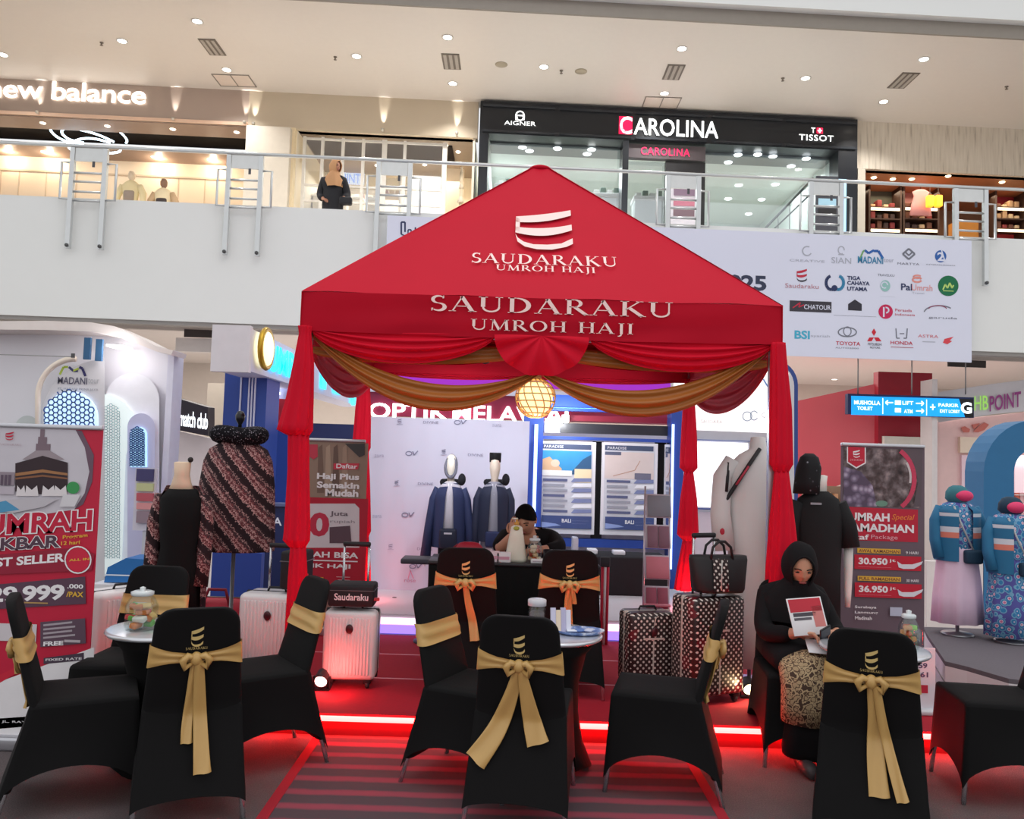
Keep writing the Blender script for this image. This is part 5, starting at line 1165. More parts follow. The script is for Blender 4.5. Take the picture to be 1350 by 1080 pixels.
# woven lamp
lc = P(706, 525, YT + .12); R_ = .125
lamp = thing('woven_lamp', 'round woven rattan pendant lamp glowing under the tent front', 'pendant lamp', (lc.x, lc.y, lc.z - R_))
MB().ell((0, 0, R_), R_ * .86, 20, 14).build('glowing_core', lamp, E(255, 214, 150, 1.7))
WV = M(226, 184, 120, .6)
for k_ in range(1, 9):
    th = PI * k_ / 9; r = R_ * math.sin(th); MB().tube([(r * math.cos(2 * PI * i / 28), r * math.sin(2 * PI * i / 28), R_ + R_ * math.cos(th)) for i in range(28)], .0045, 5, closed=True).build('hoop', lamp, WV)
for k_ in range(14):
    a = 2 * PI * k_ / 14; MB().tube([(R_ * math.sin(th) * math.cos(a + .35 * th), R_ * math.sin(th) * math.sin(a + .35 * th), R_ + R_ * math.cos(th)) for th in [PI * (.06 + .88 * i / 14) for i in range(15)]], .0042, 5).build('rib', lamp, WV)
MB().lathe([(.03, 2 * R_ - .01), (.035, 2 * R_ + .01), (.02, 2 * R_ + .05), (.008, 2 * R_ + .06), (.005, zE - .07 - (lc.z - R_))], n=10).build('cord', lamp, M(230, 200, 140))
point_light('woven_lamp_glow', lc - Vector((0, 0, .2)), 2.2, (1, .88, .7), .1)

# added unseen lamps on an added cross bar, put in to light the backdrop
MB().tube([(xl + .05, 6.35, zE - .06), (xr - .05, 6.35, zE - .06)], .016, 6).build('added_cross_bar', tent, STEEL, world=True)
for px, lab, tx in ((552, 'small hidden fill spotlight added under the tent at left', 560), (640, 'small hidden fill spotlight added under the tent at centre', 650), (800, 'small hidden fill spotlight added under the tent at right', 790)):
    p = P(px, 470, 6.35); p.z = zV + .03; tgt = P(tx, 650, 8.6)
    t = thing('backdrop_fill_spot', lab, 'spotlight', tuple(p)); d_ = (tgt - p).normalized()
    q_ = d_.to_track_quat('Z', 'Y').to_matrix().to_4x4()
    MB(q_).lathe([(.02, -.06), (.035, -.05), (.045, .03), (.04, .03), (.03, -.02), (.001, -.02)], n=16).build('housing', t, M(40, 40, 44, .5))
    MB(q_).lathe([(.001, .012), (.036, .012), (.037, .016), (.001, .018)], n=16).build('lens', t, E(255, 250, 255, 10))
    MB().box(-.008, .008, -.01, .01, .0, zE - .075 - zV - .03).build('clip', t, M(40, 40, 44, .5))
    l = bpy.data.lights.new('backdrop_fill_beam', 'SPOT'); l.energy = 55; l.spot_size = 1.5; l.spot_blend = .9; l.color = (.90, .94, 1); l.shadow_soft_size = .06
    lo = bpy.data.objects.new('backdrop_fill_beam', l); COL.objects.link(lo); lo.location = p + d_ * .06; lo.rotation_euler = d_.to_track_quat('-Z', 'Y').to_euler()
# ================================================================ CHAIRS UNDER BLACK STRETCH COVERS
TTOP = .70
BLKC = M(13, 12, 13, .85, noise=.1, scale=30, spec=.25)
SASH = M(204, 164, 98, .38, noise=.05, scale=14, spec=.6)
CHROME = M(206, 206, 210, .2, .9)
LOGOG = M(222, 196, 130, .4, noise=0)
def rear_y(z): return -.03 - .125 * max(0, (z - .45) / .47) if z > .45 else -.031 - .10 * ((.45 - z) / .37) ** 1.05
def half_w(z):
    w = .208 - .033 * max(0, (z - .45) / .4) + .022 * max(0, (.45 - z) / .37)
    if z > .85: w = w - .07 + math.sqrt(max(0, .07 ** 2 - (z - .85) ** 2))
    return w
def back_ring(z, grow=0.0, n=28):
    w = half_w(z) + grow; y = rear_y(z); th = .022 + grow; out = []
    for j in range(n):
        a = 2 * PI * j / n; c, s_ = math.cos(a), math.sin(a)
        out.append(Vector((w * math.copysign(abs(c) ** .35, c), y + .018 + th * math.copysign(abs(s_) ** .6, s_), z)))
    return out
def cover_mesh():
    mb = MB()
    zs = [.125, .2, .28, .36, .42, .46, .5, .58, .66, .74, .8, .85, .875, .893, .906, .914, .919]
    mb.loft([back_ring(z) for z in zs])
    n = 72
    def loop(t, top):
        # walk the seat outline: rear, right, front, left
        q = t * 4; i = int(q) % 4; u = q - int(q)
        yr, yf = (-.035, .40) if top else (-.135, .425); xr, xf = (.208, .20) if top else (.232, .222)
        c = [(-xr, yr), (xr, yr), (xf, yf), (-xf, yf)]
        a, b = c[i], c[(i + 1) % 4]
        x = a[0] + (b[0] - a[0]) * u; y = a[1] + (b[1] - a[1]) * u
        e = 4 * u * (1 - u)
        zbm = (.115, .21, .18, .21)[i]
        zb_ = .075 + (zbm - .075) * (e ** .6)
        return x, y, zb_, e, i
    def f(u, v):
        x, y, zb_, e, i = loop(u % 1.0, True); x2, y2, _, _, _ = loop(u % 1.0, False)
        k_ = v ** 1.05
        px = x + (x2 - x) * k_; py = y + (y2 - y) * k_
        pin = .035 * math.sin(PI * v) * e * (0 if i == 0 else 1)
        cx, cy = 0, .18
        px -= (px - cx) * pin * 1.2; py -= (py - cy) * pin * 1.2
        rz = .46 - (.46 - zb_) * v
        if v == 0: rz = .462
        return Vector((px, py, rz))
    mb.grid(f, n, 12, cu=True)
    # seat cushion top with soft edge
    rings = []
    for s_, z in ((1.0, .462), (.985, .474), (.95, .482), (.7, .486), (.3, .487)):
        rings.append([Vector(((loop(j / n, True)[0]) * s_, .1825 + (loop(j / n, True)[1] - .1825) * s_, z)) for j in range(n)])
    mb.loft(rings, cap=False); mb.add([Vector(p) for p in rings[-1]], [tuple(range(n))], True)
    return mb
def band_mesh():
    """sash wrapped round the backrest, gathered towards the knot at the rear"""
    mb = MB(); n = 40
    def f(u, v):
        a = 2 * PI * u; c, s_ = math.cos(a), math.sin(a)
        x_ = abs(c) ** .35
        rear = s_ < 0
        h = .105 if not rear else .035 + .07 * min(1, x_ ** 2.2)
        zc_ = .715 if not rear else .70 + .015 * x_
        z = zc_ + h * (v - .5)
        w = half_w(z) + .006; y = rear_y(z) + .018; th = .03
        rip = .004 * math.sin(v * 12 + u * 9)
        return Vector((w * math.copysign(x_, c), y + (th + rip) * math.copysign(abs(s_) ** .6, s_), z))
    mb.grid(f, n, 8, cu=True); return mb
def ribbon(pts, wid, off=.0):
    """hanging sash tail: (x,z) points down the rear of the chair"""
    mb = MB(); N = len(pts)
    P3 = swirl([Vector((x, z, 0)) for x, z in pts]) if N > 2 else [Vector((x, z, 0)) for x, z in pts]
    L = len(P3)
    def f(u, v):
        i = min(int(u * (L - 1)), L - 1); p = P3[i]; q = P3[min(i + 1, L - 1)]; o = P3[max(i - 1, 0)]
        t_ = (q - o).normalized(); nrm = Vector((-t_.y, t_.x, 0))
        w = wid[0] + (wid[1] - wid[0]) * u ** .7
        a = 2 * PI * v
        r = p + nrm * (w / 2 * math.cos(a))
        y = rear_y(r.y) - .020 - off + .005 * math.sin(a) - .005 * math.cos(3.2 * math.cos(a) + u * 5) * (.5 + u)
        return Vector((r.x, y, r.y))
    mb.grid(f, L - 1, 18, cv=True); return mb
COVER = BAND = None
TAILS = {'A': [([(-.005, .69), (-.012, .55), (-.022, .40), (-.02, .33)], (.03, .05), 0), ([(.012, .69), (.025, .5), (.04, .3), (.048, .21)], (.035, .075), .012)],
         'B': [([(-.005, .68), (-.04, .55), (-.1, .4), (-.185, .27)], (.03, .105), 0), ([(.012, .68), (.035, .56), (.06, .45), (.09, .36)], (.03, .10), .01)],
         'C': [([(0, .69), (.015, .55), (.02, .38), (.035, .22)], (.03, .085), 0), ([(.02, .68), (.05, .5), (.09, .34), (.125, .22)], (.03, .05), .014)],
         'D': [([(.0, .69), (.02, .58), (.05, .46), (.07, .34)], (.03, .06), 0)],
         'E': [([(0, .69), (-.005, .6), (.0, .5), (.005, .42)], (.035, .06), 0), ([(.015, .69), (.03, .62), (.035, .58)], (.02, .03), .012)]}
PROTO = {}
def chair(loc, face, label, var='A'):
    rz = math.radians(face - 90)
    if var in PROTO: return copy_tree(PROTO[var], loc, rz, label)
    t = thing('banquet_chair', label, 'chair', loc, rz, group='black covered banquet chairs')
    global COVER, BAND
    if COVER is None: COVER = cover_mesh(); BAND = band_mesh()
    COVER.build('stretch_cover', t, BLKC)
    for sx_ in (-1, 1):
        MB().tube([(sx_ * .224, -.137, 0), (sx_ * .214, -.105, .12), (sx_ * .18, -.01, .42)], .0115, 8).build('leg', t, CHROME)
        MB().tube([(sx_ * .214, .418, 0), (sx_ * .204, .405, .12), (sx_ * .175, .35, .42)], .0115, 8).build('leg', t, CHROME)
    b = BAND.build('sash', t, SASH)
    X = (0, rear_y(.7) - .022, .70)
    MB().ell(X, (.026, .022, .03), 14, 10).build('knot', b, SASH)
    for s_ in (-1, 1):
        MB().tube([(0, X[1], .705), (s_ * .035, X[1] - .012, .715), (s_ * .055, X[1] - .012, .695), (s_ * .045, X[1] - .008, .665), (s_ * .012, X[1], .685)], [.010, .016, .018, .015, .008], 8).build('bow_loop', b, SASH)
    for pts, w, off in TAILS[var]: ribbon(pts, w, off).build('sash_tail', b, SASH)
    # small emblem on the rear
    mb = MB(); s_ = .052
    for q in SLOGO: mb.add([Vector((-s_ / 2 + s_ * x, rear_y(.755 + .085 * y) - .0065, .755 + .085 * y)) for x, y in q], [tuple(range(len(q)))], False)
    mb.build('emblem_print', t, LOGOG)
    vs, fs = serif('SAUDARAKU'); mx_ = max(v[0] for v in vs)
    mb = MB(); mb.add([Vector((-.045 + .09 * v[0] / mx_, rear_y(.74 + .011 * v[1]) - .0065, .738 + .011 * v[1])) for v in vs], fs, False); mb.build('lettering', t, LOGOG)
    PROTO[var] = t; return t
def ground(px, py, z=0.0): p = G(px, py, z); return (p.x, p.y, z)
def at_y(px, Y, z=0.0, py=900): p = P(px, py, Y); return (p.x, Y, z)
def chair_at(px, py_top, Y, z, face, label, var):
    """place a chair so that the middle of its back stands at photo column px, distance Y"""
    c = P(px, py_top, Y); a = math.radians(face)
    d = Vector((math.cos(a), math.sin(a), 0)) * .10       # the back's top lies behind the origin
    return chair((c.x + d.x, Y + d.y, z), face, label, var)
chair_at(262, 800, 3.62, 0, 113, 'black covered chair with long straight gold sash tails, left group front', 'A')
chair_at(30, 780, 3.75, 0, 26, 'black covered chair seen side-on at far left edge', 'E')
chair_at(410, 775, 4.5, 0, 216, 'black covered chair facing left beside the white suitcase', 'E')
chair_at(208, 757, 4.75, 0, 268, 'black covered chair behind the snack jar table at left', 'E')
chair_at(576, 770, 4.3, 0, -26, 'black covered chair facing right left of the centre table', 'E')
chair_at(687, 805, 3.66, 0, 81, 'black covered chair with spread gold sash tails at front centre', 'B')
chair_at(615, 728, 5.15, ZS, 92, 'black covered chair with one gold tail at left of the counter', 'D')
chair_at(752, 726, 5.2, ZS, 90, 'black covered chair with short gold tails at right of the counter', 'E')
chair_at(946, 790, 4.15, 0, 166, 'black covered chair seen side-on before the dotted suitcases', 'E')
chair_at(1149, 822, 3.58, 0, 67, 'black covered chair with gold sash before the seated woman', 'C')
chair_at(1391, 815, 4.2, 0, 172, 'black covered chair cut off by the right edge', 'E')
WCH = chair_at(1040, 790, 4.95, 0, 262, 'black covered chair under the seated woman', 'E')
# ================================================================ SMALL ROUND TABLES
def round_table(px, Y, label, z=0):
    c = P(px, 830, Y); t = thing('round_table', label, 'table', (c.x, Y, z), group='round tables with black skirts')
    MB().lathe([(.001, .675), (.245, .675), (.262, .68), (.266, .688), (.262, .697), (.25, .70), (.001, .70)], n=40).build('tabletop', t, M(214, 216, 222, .22, .55))
    rings = []
    for z_, r in ((.675, .24), (.6, .18), (.45, .145), (.3, .145), (.15, .17), (.03, .22)):
        rings.append([Vector((r * (1 + .02 * math.sin(4 * a + 1) * (1 - z_)) * math.cos(a), r * (1 + .02 * math.cos(4 * a)) * math.sin(a), z_ + (.05 * (1 - abs(math.cos(2 * a))) if z_ < .1 else 0))) for a in [2 * PI * j / 40 for j in range(40)]])
    MB().loft(rings).build('stretch_skirt', t, BLKC)
    for q in range(4): MB().lathe([(.02, 0), (.022, .03), (.012, .05)], (.19 * math.cos(q * PI / 2), .19 * math.sin(q * PI / 2), 0), n=10).build('foot', t, CHROME)
    return t
TL_ = round_table(214, 4.2, 'round black-skirted table with snack jar at left'); TC_ = round_table(728, 4.36, 'round black-skirted table with leaflets at centre'); TR_ = round_table(1152, 4.25, 'round black-skirted table behind the right front chair')
def snack_jar(px, Y, z, label, r=.075, h=.16, cols=((206, 120, 60), (110, 180, 80), (210, 60, 60), (226, 190, 120), (240, 236, 226))):
    p = P(px, 820, Y); t = thing('snack_jar', label, 'jar', (p.x, Y, z))
    MB().lathe([(r * .9, 0), (r, .015), (r, h * .62), (r * .8, h * .78), (r * .62, h * .86), (r * .62, h * .9), (r * .6, h * .9), (r * .6, h * .86), (r * .78, h * .76), (r * .97, h * .6), (r * .97, .02), (r * .85, .008)], n=28).build('glass_body', t, JARGLASS)
    MB().lathe([(r * .66, h * .88), (r * .7, h * .9), (r * .7, h * .97), (r * .5, h), (.012, h), (.014, h + .015), (.001, h + .02)], n=24).build('lid', t, M(206, 212, 214, .15, .1))
    random.seed(int(px))
    for j in range(22):
        a = random.random() * 6.28; rr_ = random.uniform(.1, .55) * r; X = Matrix.Translation((rr_ * math.cos(a), rr_ * math.sin(a), .026 + (j // 6) * h * .16)) @ Matrix.Rotation(random.random() * 3, 4, 'Z') @ Matrix.Rotation(random.uniform(-.7, .7), 4, 'X')
        MB(X).bbox(-r * .42, r * .42, -r * .24, r * .24, -.013, .013, .007, 2).build('snack', t, M(*cols[j % len(cols)]))
    return t
snack_jar(186, 4.14, TTOP, 'glass jar of wrapped snacks on the left round table', .078, .19)
snack_jar(1198, 4.2, TTOP, 'glass jar of wrapped snacks on the right round table', .05, .18, ((200, 90, 50), (150, 210, 90), (90, 170, 60), (210, 150, 100)))
def tumbler(px, py, Y, z, label, r=.03, h=.09):
    p = P(px, py, Y); t = thing('water_glass', label, 'glass', (p.x, Y, z))
    MB().lathe([(r * .8, 0), (r, h), (r * .93, h), (r * .75, .008), (.001, .008)], n=20).build('glass', t, JARGLASS); return t
tumbler(224, 820, 4.1, TTOP, 'clear tumbler right of the snack jar'); tumbler(1210, 845, 4.35, TTOP, 'clear tumbler on the right round table', .035, .07)
# centre table: canister, leaflet stack, folder and patterned tray
p = P(708, 800, 4.48); t = thing('clear_canister', 'clear plastic canister with dark contents on the centre table', 'canister', (p.x, 4.48, TTOP))
MB().lathe([(.045, 0), (.047, .01), (.047, .12), (.043, .12), (.043, .012), (.001, .01)], n=24).build('body', t, JARGLASS); MB().lathe([(.04, .012), (.04, .075), (.03, .085), (.001, .08)], n=20).build('contents', t, M(96, 80, 84)); MB().lathe([(.05, .115), (.05, .145), (.04, .15), (.001, .15)], n=24).build('lid', t, M(200, 200, 206, .3)); MB().lathe([(.0475, .004), (.0475, .02), (.046, .02)], n=24).build('label_band', t, M(214, 206, 90))
p = P(741, 825, 4.34); t = thing('leaflet_holder', 'upright bundle of pale leaflets on the centre table', 'leaflets', (p.x, 4.34, TTOP), .2)
for j, c_ in enumerate(((206, 204, 226), (236, 216, 190), (190, 186, 214), (226, 226, 240))):
    MB(Matrix.Rotation(-.15, 4, 'X')).box(-.06 + j * .028, -.034 + j * .028, -.01 + j * .004, .004 + j * .004, .004, .13 - .012 * (j % 2)).build('leaflet', t, M(*c_))
p = P(772, 835, 4.34); t = thing('patterned_tray', 'oval blue patterned tray at right end of the centre table', 'tray', (p.x - .03, 4.34, TTOP), .1)
m, nt, bs, tc = nodemat('blue_marbled_print', .35, .5)
vo = nt.nodes.new('ShaderNodeTexNoise'); vo.inputs['Scale'].default_value = 26; vo.inputs['Detail'].default_value = 4; nt.links.new(tc.outputs['Object'], vo.inputs['Vector'])
nt.links.new(ramp(nt, vo.outputs['Fac'], [(.3, (60, 90, 150)), (.5, (120, 146, 196)), (.62, (214, 220, 234))], 'LINEAR'), bs.inputs['Base Color'])
MB().lathe([(.001, .002), (.1, .002), (.125, .012), (.13, .022), (.12, .02), (.095, .008), (.001, .008)], n=30, sx=1.0, sy=.7).build('tray', t, m)
for j in range(3): MB(Matrix.Translation((-.04 + j * .045, 0, .012 + .002 * j)) @ Matrix.Rotation(.5 * j, 4, 'Z')).bbox(-.03, .03, -.02, .02, 0, .008, .003, 1).build('folded_leaflet', t, M(*((226, 230, 240), (96, 126, 186), (200, 206, 226))[j]))
# ================================================================ STANDING BANNERS
def banner(name_label, x0, y0, x1, Y, z, prints, col, foot=True):
    a, b, c, d = span(x0, y0, x1, y0 + 1, Y)
    t = thing('roll_up_banner', name_label, 'banner', ((a + b) / 2, Y, z))
    MB().box(a, b, Y, Y + .006, z + .06, d).build('sheet', t, col, world=True)
    MB().bbox(a - .01, b + .01, Y - .06, Y + .06, z, z + .07, .015).build('base', t, M(190, 190, 196, .3, .7), world=True)
    MB().tube([((a + b) / 2, Y + .03, z + .05), ((a + b) / 2, Y + .03, d)], .01, 6).build('pole', t, M(160, 160, 165, .3, .7), world=True)
    MB().bbox(a, b, Y - .012, Y + .018, d, d + .025, .006, 2).build('top_bar', t, M(200, 200, 206, .3, .7), world=True)
    for i, pr in enumerate(prints): pr.build('banner_print', t)
    return t
YQ = 4.42
BR = M(196, 26, 60, .5); BW = M(226, 222, 226, .5); BD = M(84, 58, 74, .5); BW2 = M(240, 236, 238, .5); YEL = M(226, 176, 60, .5)
def bp(): return Print(YQ, 0, .0006, .001)
ps = []
p1 = bp(); p1.poly([(-20, 561), (100, 567), (112, 590), (118, 622), (112, 650), (98, 672), (-20, 690)][::-1], M(206, 200, 208))
p1.poly([(100, 567), (108, 568), (124, 600), (122, 635), (110, 665), (98, 672), (112, 650), (118, 622), (112, 590)][::-1], M(110, 84, 100)); ps.append(p1)
p1 = bp(); p1.n = 3; TW = M(128, 108, 118)
p1.rect(48, 585, 66, 606, TW); p1.rect(51, 576, 62, 586, TW); p1.rect(54, 566, 59, 577, TW); p1.poly([(30, 606), (48, 594), (66, 594), (86, 606)][::-1], M(160, 146, 152))
p1.poly([(21, 611), (57, 601), (90, 610), (90, 648), (57, 652), (21, 648)][::-1], M(54, 38, 44)); p1.poly([(21, 624), (57, 619), (90, 624), (90, 627), (57, 623), (21, 628)][::-1], M(166, 116, 76)); p1.poly([(21, 630), (57, 626), (90, 630), (90, 632), (57, 628.5), (21, 632.5)][::-1], M(140, 92, 64))
for x, w in ((24, 9), (36, 14), (58, 14), (74, 14)): p1.poly([(x - 2, 654), (x, 640), (x + w / 2, 646), (x + w, 640), (x + w + 2, 654)][::-1], M(226, 218, 220))
p1.rect(0, 622, 20, 640, M(150, 136, 146)); p1.rect(0, 641, 20, 652, M(190, 180, 190))
for x in (3, 8, 13): p1.rect(x, 626, x + 2.5, 640, M(96, 80, 96))
p1.disc(98, 643, 8.5, 8, M(60, 150, 84)); p1.poly([(85, 652), (108, 652), (100, 668), (80, 668)][::-1], M(216, 212, 216)); p1.poly([(0, 660), (50, 656), (78, 658), (60, 668), (20, 676), (0, 674)][::-1], M(196, 190, 196)); p1.poly([(0, 662), (10, 660), (28, 672), (0, 676)][::-1], M(80, 150, 190)); ps.append(p1)
p1 = bp(); p1.n = 12; p1.emblem(9, 569, 19, 580, BR); p1.text('SAUDARAKU', 2, 584.5, 30, 588, M(180, 150, 160), ser=True); ps.append(p1)
p1 = bp(); p1.n = 6
p1.text('UMRAH', -18, 680, 120, 698, BR, .03, .98, slant=.08, outline=BW2, ow=.04)
p1.text('AKBAR', -20, 711, 78, 721, BD, .03, slant=.08, outline=BW2, ow=.035)
p1.text('Program', 84, 706, 116, 709, YEL, .02, slant=.12); p1.text('12 hari', 82, 714, 106, 717, YEL, .02, slant=.1)
p1.poly([(-20, 733), (100, 722), (126, 730), (122, 752), (-20, 758)][::-1], M(150, 28, 54))
p1.text('BEST SELLER', -24, 738, 85, 740, BW2, .03, .98, slant=.11); p1.arc(104, 738, 17, 17.5, 0, 360, 1.8, BW2); p1.disc(104, 738, 15.5, 16, M(206, 34, 64)); p1.text('ALL IN', 93, 737, 119, 738, YEL, .03, slant=.1); ps.append(p1)
p1 = bp(); p1.n = 6
p1.poly([(-20, 772), (113, 760), (114, 796), (-20, 804)][::-1], M(90, 62, 80)); p1.text('29.999', -12, 775, 84, 789.5, BW2, .035, .95, slant=.07); p1.text('.000', 90, 770, 110, 776, BW2, .03); p1.text('/PAX', 89, 780, 110, 787, YEL, .03); p1.rect(20, 793, 64, 796, M(190, 150, 90)); ps.append(p1)
p1 = bp(); p1.n = 6
p1.rect(-20, 821, 48, 846, M(214, 206, 210)); p1.poly([(54, 820), (113, 815), (114, 848), (54, 853)][::-1], M(96, 72, 88))
for j in range(4): p1.poly([(58, 823 + j * 5.5), (96 + 4 * (j % 2), 819 + j * 5.5), (96 + 4 * (j % 2), 821.5 + j * 5.5), (58, 825.5 + j * 5.5)][::-1], M(176, 164, 172))
p1.text('FREE', 59, 846, 84, 850, BW2, .04, slant=.08); p1.rect(86, 843, 107, 847, M(190, 180, 186))
p1.poly([(-20, 906), (125, 853), (125, 1010), (-20, 1010)][::-1], BW2); p1.poly([(-20, 900), (36, 872), (36, 880), (-20, 912)][::-1], M(206, 34, 60)); p1.poly([(59, 867), (112, 860), (112, 870), (59, 875)][::-1], M(74, 58, 74)); p1.text('FIXED RATE', 62, 868, 109, 869, BW2, .02, slant=.07); ps.append(p1)
p1 = bp(); p1.n = 12
p1.text('0812 3456', 8, 913, 80, 926, M(60, 56, 70), .025); p1.text('0813 7654', 8, 927, 80, 940, M(60, 56, 70), .025); p1.poly([(-20, 948), (125, 938), (125, 950), (-20, 962)][::-1], BR); p1.text('JL. RAYA UTAMA', 4, 949, 80, 955, BW2, .01); ps.append(p1)
banner('red and white standing banner with black cube building picture at far left', -16, 563, 136, YQ, 0, ps, BR)
YQ2 = 6.75
def bp2(): return Print(YQ2, 0, .0008, .001)
p1 = bp2(); p1.rect(391, 582, 481, 700, M(150, 126, 110))
for j, x in enumerate((420, 430, 440, 452)): p1.poly([(x, 590), (x + 5, 586), (x + 8, 650), (x - 2, 650)][::-1], M(*((120, 96, 84), (176, 152, 132), (110, 88, 78), (166, 140, 122))[j]))
p1.poly([(408, 586), (419, 586), (419, 602), (413.5, 606), (408, 602)][::-1], M(196, 60, 80)); p1.poly([(455, 585), (481, 585), (481, 600), (474, 603)][::-1], M(70, 66, 66))
p1.poly([(440, 611), (474, 611), (472, 619), (440, 619)][::-1], M(206, 60, 80)); p1.text('Daftar', 444, 611.5, 471, 618, BW2, .02)
p1.text('Haji Plus', 419, 624, 473, 635, BW2, .04); p1.text('Semakin', 419, 635, 473, 644.5, BW2, .04); p1.text('Mudah', 430, 645, 472, 655, BW2, .04)
p1.rect(391, 655, 481, 780, M(178, 30, 52)); p1.poly([(391, 664), (468, 664), (474, 670), (474, 722), (391, 722)][::-1], M(216, 208, 212)); p1.text('0', 411, 677, 432, 706, M(196, 50, 76), .04); p1.text('Juta', 436, 674, 459, 682, M(110, 96, 104), .02); p1.text('rupiah', 436, 685, 468, 691, M(150, 140, 146))
p1.poly([(435, 695), (462, 693), (464, 716), (435, 716)][::-1], M(96, 74, 84)); p1.text('MUDAH BISA', 378, 726, 472, 736, BW2, .03); p1.text('NAIK HAJI', 388, 742, 462, 751, BW2, .03); p1.rect(391, 738.5, 472, 739.5, BW2); p1.rect(444, 760, 462, 761, BW2); p1.rect(446, 764, 462, 765, BW2); p1.rect(405, 760, 427, 764, YEL)
banner('brown and red standing banner beside the left tent leg', 390, 581, 482, YQ2, ZS, [p1], M(150, 120, 110, .5))
YQ3 = 5.9
def bp3(): return Print(YQ3, 0, .0007, .001)
m, nt, bs, tc = nodemat('crowd_photo_print', .5)
vo = nt.nodes.new('ShaderNodeTexNoise'); vo.inputs['Scale'].default_value = 14; vo.inputs['Detail'].default_value = 5; nt.links.new(tc.outputs['Object'], vo.inputs['Vector'])
nt.links.new(ramp(nt, vo.outputs['Fac'], [(.3, (44, 36, 38)), (.46, (84, 70, 70)), (.58, (120, 108, 110)), (.7, (166, 152, 150))], 'LINEAR'), bs.inputs['Base Color'])
m2, nt, bs, tc = nodemat('flower_photo_print', .5)
vo = nt.nodes.new('ShaderNodeTexVoronoi'); vo.inputs['Scale'].default_value = 18; nt.links.new(tc.outputs['Object'], vo.inputs['Vector'])
nt.links.new(ramp(nt, vo.outputs['Distance'], [(.1, (186, 176, 196)), (.35, (130, 116, 140)), (.6, (90, 78, 98))], 'LINEAR'), bs.inputs['Base Color'])
ps = []
p1 = bp3(); p1.rect(1112, 590, 1212, 670, m); p1.poly([(1112, 615), (1135, 622), (1150, 640), (1156, 668), (1112, 668)][::-1], m2); p1.disc(1162, 664, 8, 4, M(110, 150, 130))
p1.poly([(1186, 592), (1204, 610), (1210, 635), (1204, 668), (1214, 668), (1216, 592)][::-1], M(96, 84, 90)); p1.arc(1166, 632, 39, 44, -55, 58, 6, M(204, 66, 96)); p1.arc(1160, 630, 40, 40, -10, 30, 3, M(206, 200, 200))
p1.poly([(1116, 589), (1141, 590), (1141, 611), (1128.5, 618), (1116, 610)][::-1], BW2); p1.poly([(1117.5, 589), (1139.5, 590), (1139.5, 610), (1128.5, 616), (1117.5, 609)][::-1], M(196, 36, 60)); p1.emblem(1124, 593, 1133, 603, BW2); p1.text('SAUDARAKU', 1120, 605, 1137, 608, M(230, 190, 196), ser=True); ps.append(p1)
p1 = bp3(); p1.poly([(1112, 668), (1210, 672), (1210, 715), (1112, 712)][::-1], M(190, 34, 58)); p1.text('UMRAH', 1120, 676, 1172, 687.5, BW2, .035); p1.text('Special', 1176, 678, 1204, 688, M(230, 130, 60), .01, shear=.3); p1.text('RAMADHAN', 1114, 690, 1204, 702.5, BW2, .035); p1.text('Itikaf', 1112, 704, 1145, 711.5, BW2, .02); p1.text('Package', 1148, 705, 1183, 713, M(230, 170, 180), .0); ps.append(p1)
p1 = bp3(); p1.n = 3
for dy, a_, b_, c_ in ((0, 'AWAL RAMADHAN', '30.950', '9 HARI'), (36.5, 'FULL RAMADHAN', '36.950', '30 HARI')):
    p1.rect(1130, 722.5 + dy, 1187, 730.5 + dy, YEL); p1.text(a_, 1132, 724 + dy, 1185, 729.5 + dy, M(120, 70, 60), .02); p1.text(c_, 1194, 727 + dy, 1210, 731 + dy, BW2, .01)
    p1.poly([(1126, 731 + dy), (1214, 734 + dy), (1214, 753 + dy), (1126, 750 + dy)][::-1], M(196, 30, 54)); p1.text(b_, 1132, 735.5 + dy, 1169, 744.5 + dy, BW2, .04); p1.text('jt', 1172, 737 + dy, 1180, 742 + dy, BW2, .01); p1.rect(1131, 747 + dy, 1174, 748.5 + dy, M(230, 180, 190))
    p1.poly([(1182, 740 + dy), (1188, 744 + dy), (1202, 744 + dy), (1216, 740 + dy), (1214, 744 + dy), (1204, 750 + dy), (1190, 750 + dy), (1184, 748 + dy)][::-1], M(224, 224, 232))
p1.text('Surabaya', 1126, 798, 1154, 803, BW2, .02); p1.text('Langsung', 1126, 805, 1156, 810, BW2, .02); p1.text('Madinah', 1126, 812, 1148, 817, BW2, .02); p1.rect(1172, 800, 1188, 812, M(190, 196, 214)); ps.append(p1)
banner('grey and red standing banner with airplane prices at right', 1109, 588, 1219, YQ3, ZS, ps, M(104, 88, 98, .5))
# little white stand card at lower right
YC = 5.1
t = thing('phone_card_stand', 'small white stand card with phone numbers behind the right front chair', 'sign', (P(1205, 930, YC).x, YC, ZS))
a, b, c, d = span(1165, 853, 1233, 935, YC)
MB().box(a, b, YC, YC + .012, ZS + .02, d).build('card', t, M(228, 226, 232), world=True); MB().bbox(a - .01, b + .01, YC - .05, YC + .06, ZS, ZS + .03, .01).build('foot', t, M(206, 206, 210), world=True)
pr = Print(YC, 0, .0006, .001); pr.text('HOTLINE:', 1176, 860, 1227, 868.5, M(190, 40, 110), .03); pr.text('0812 4959', 1172, 873, 1222, 881, M(84, 80, 110), .03); pr.text('0811 0061', 1172, 885, 1223, 893, M(84, 80, 110), .03); pr.rect(1180, 902, 1223, 914, M(196, 40, 66)); pr.text('online', 1190, 905, 1214, 910, BW2, .01); pr.build('card_print', t)
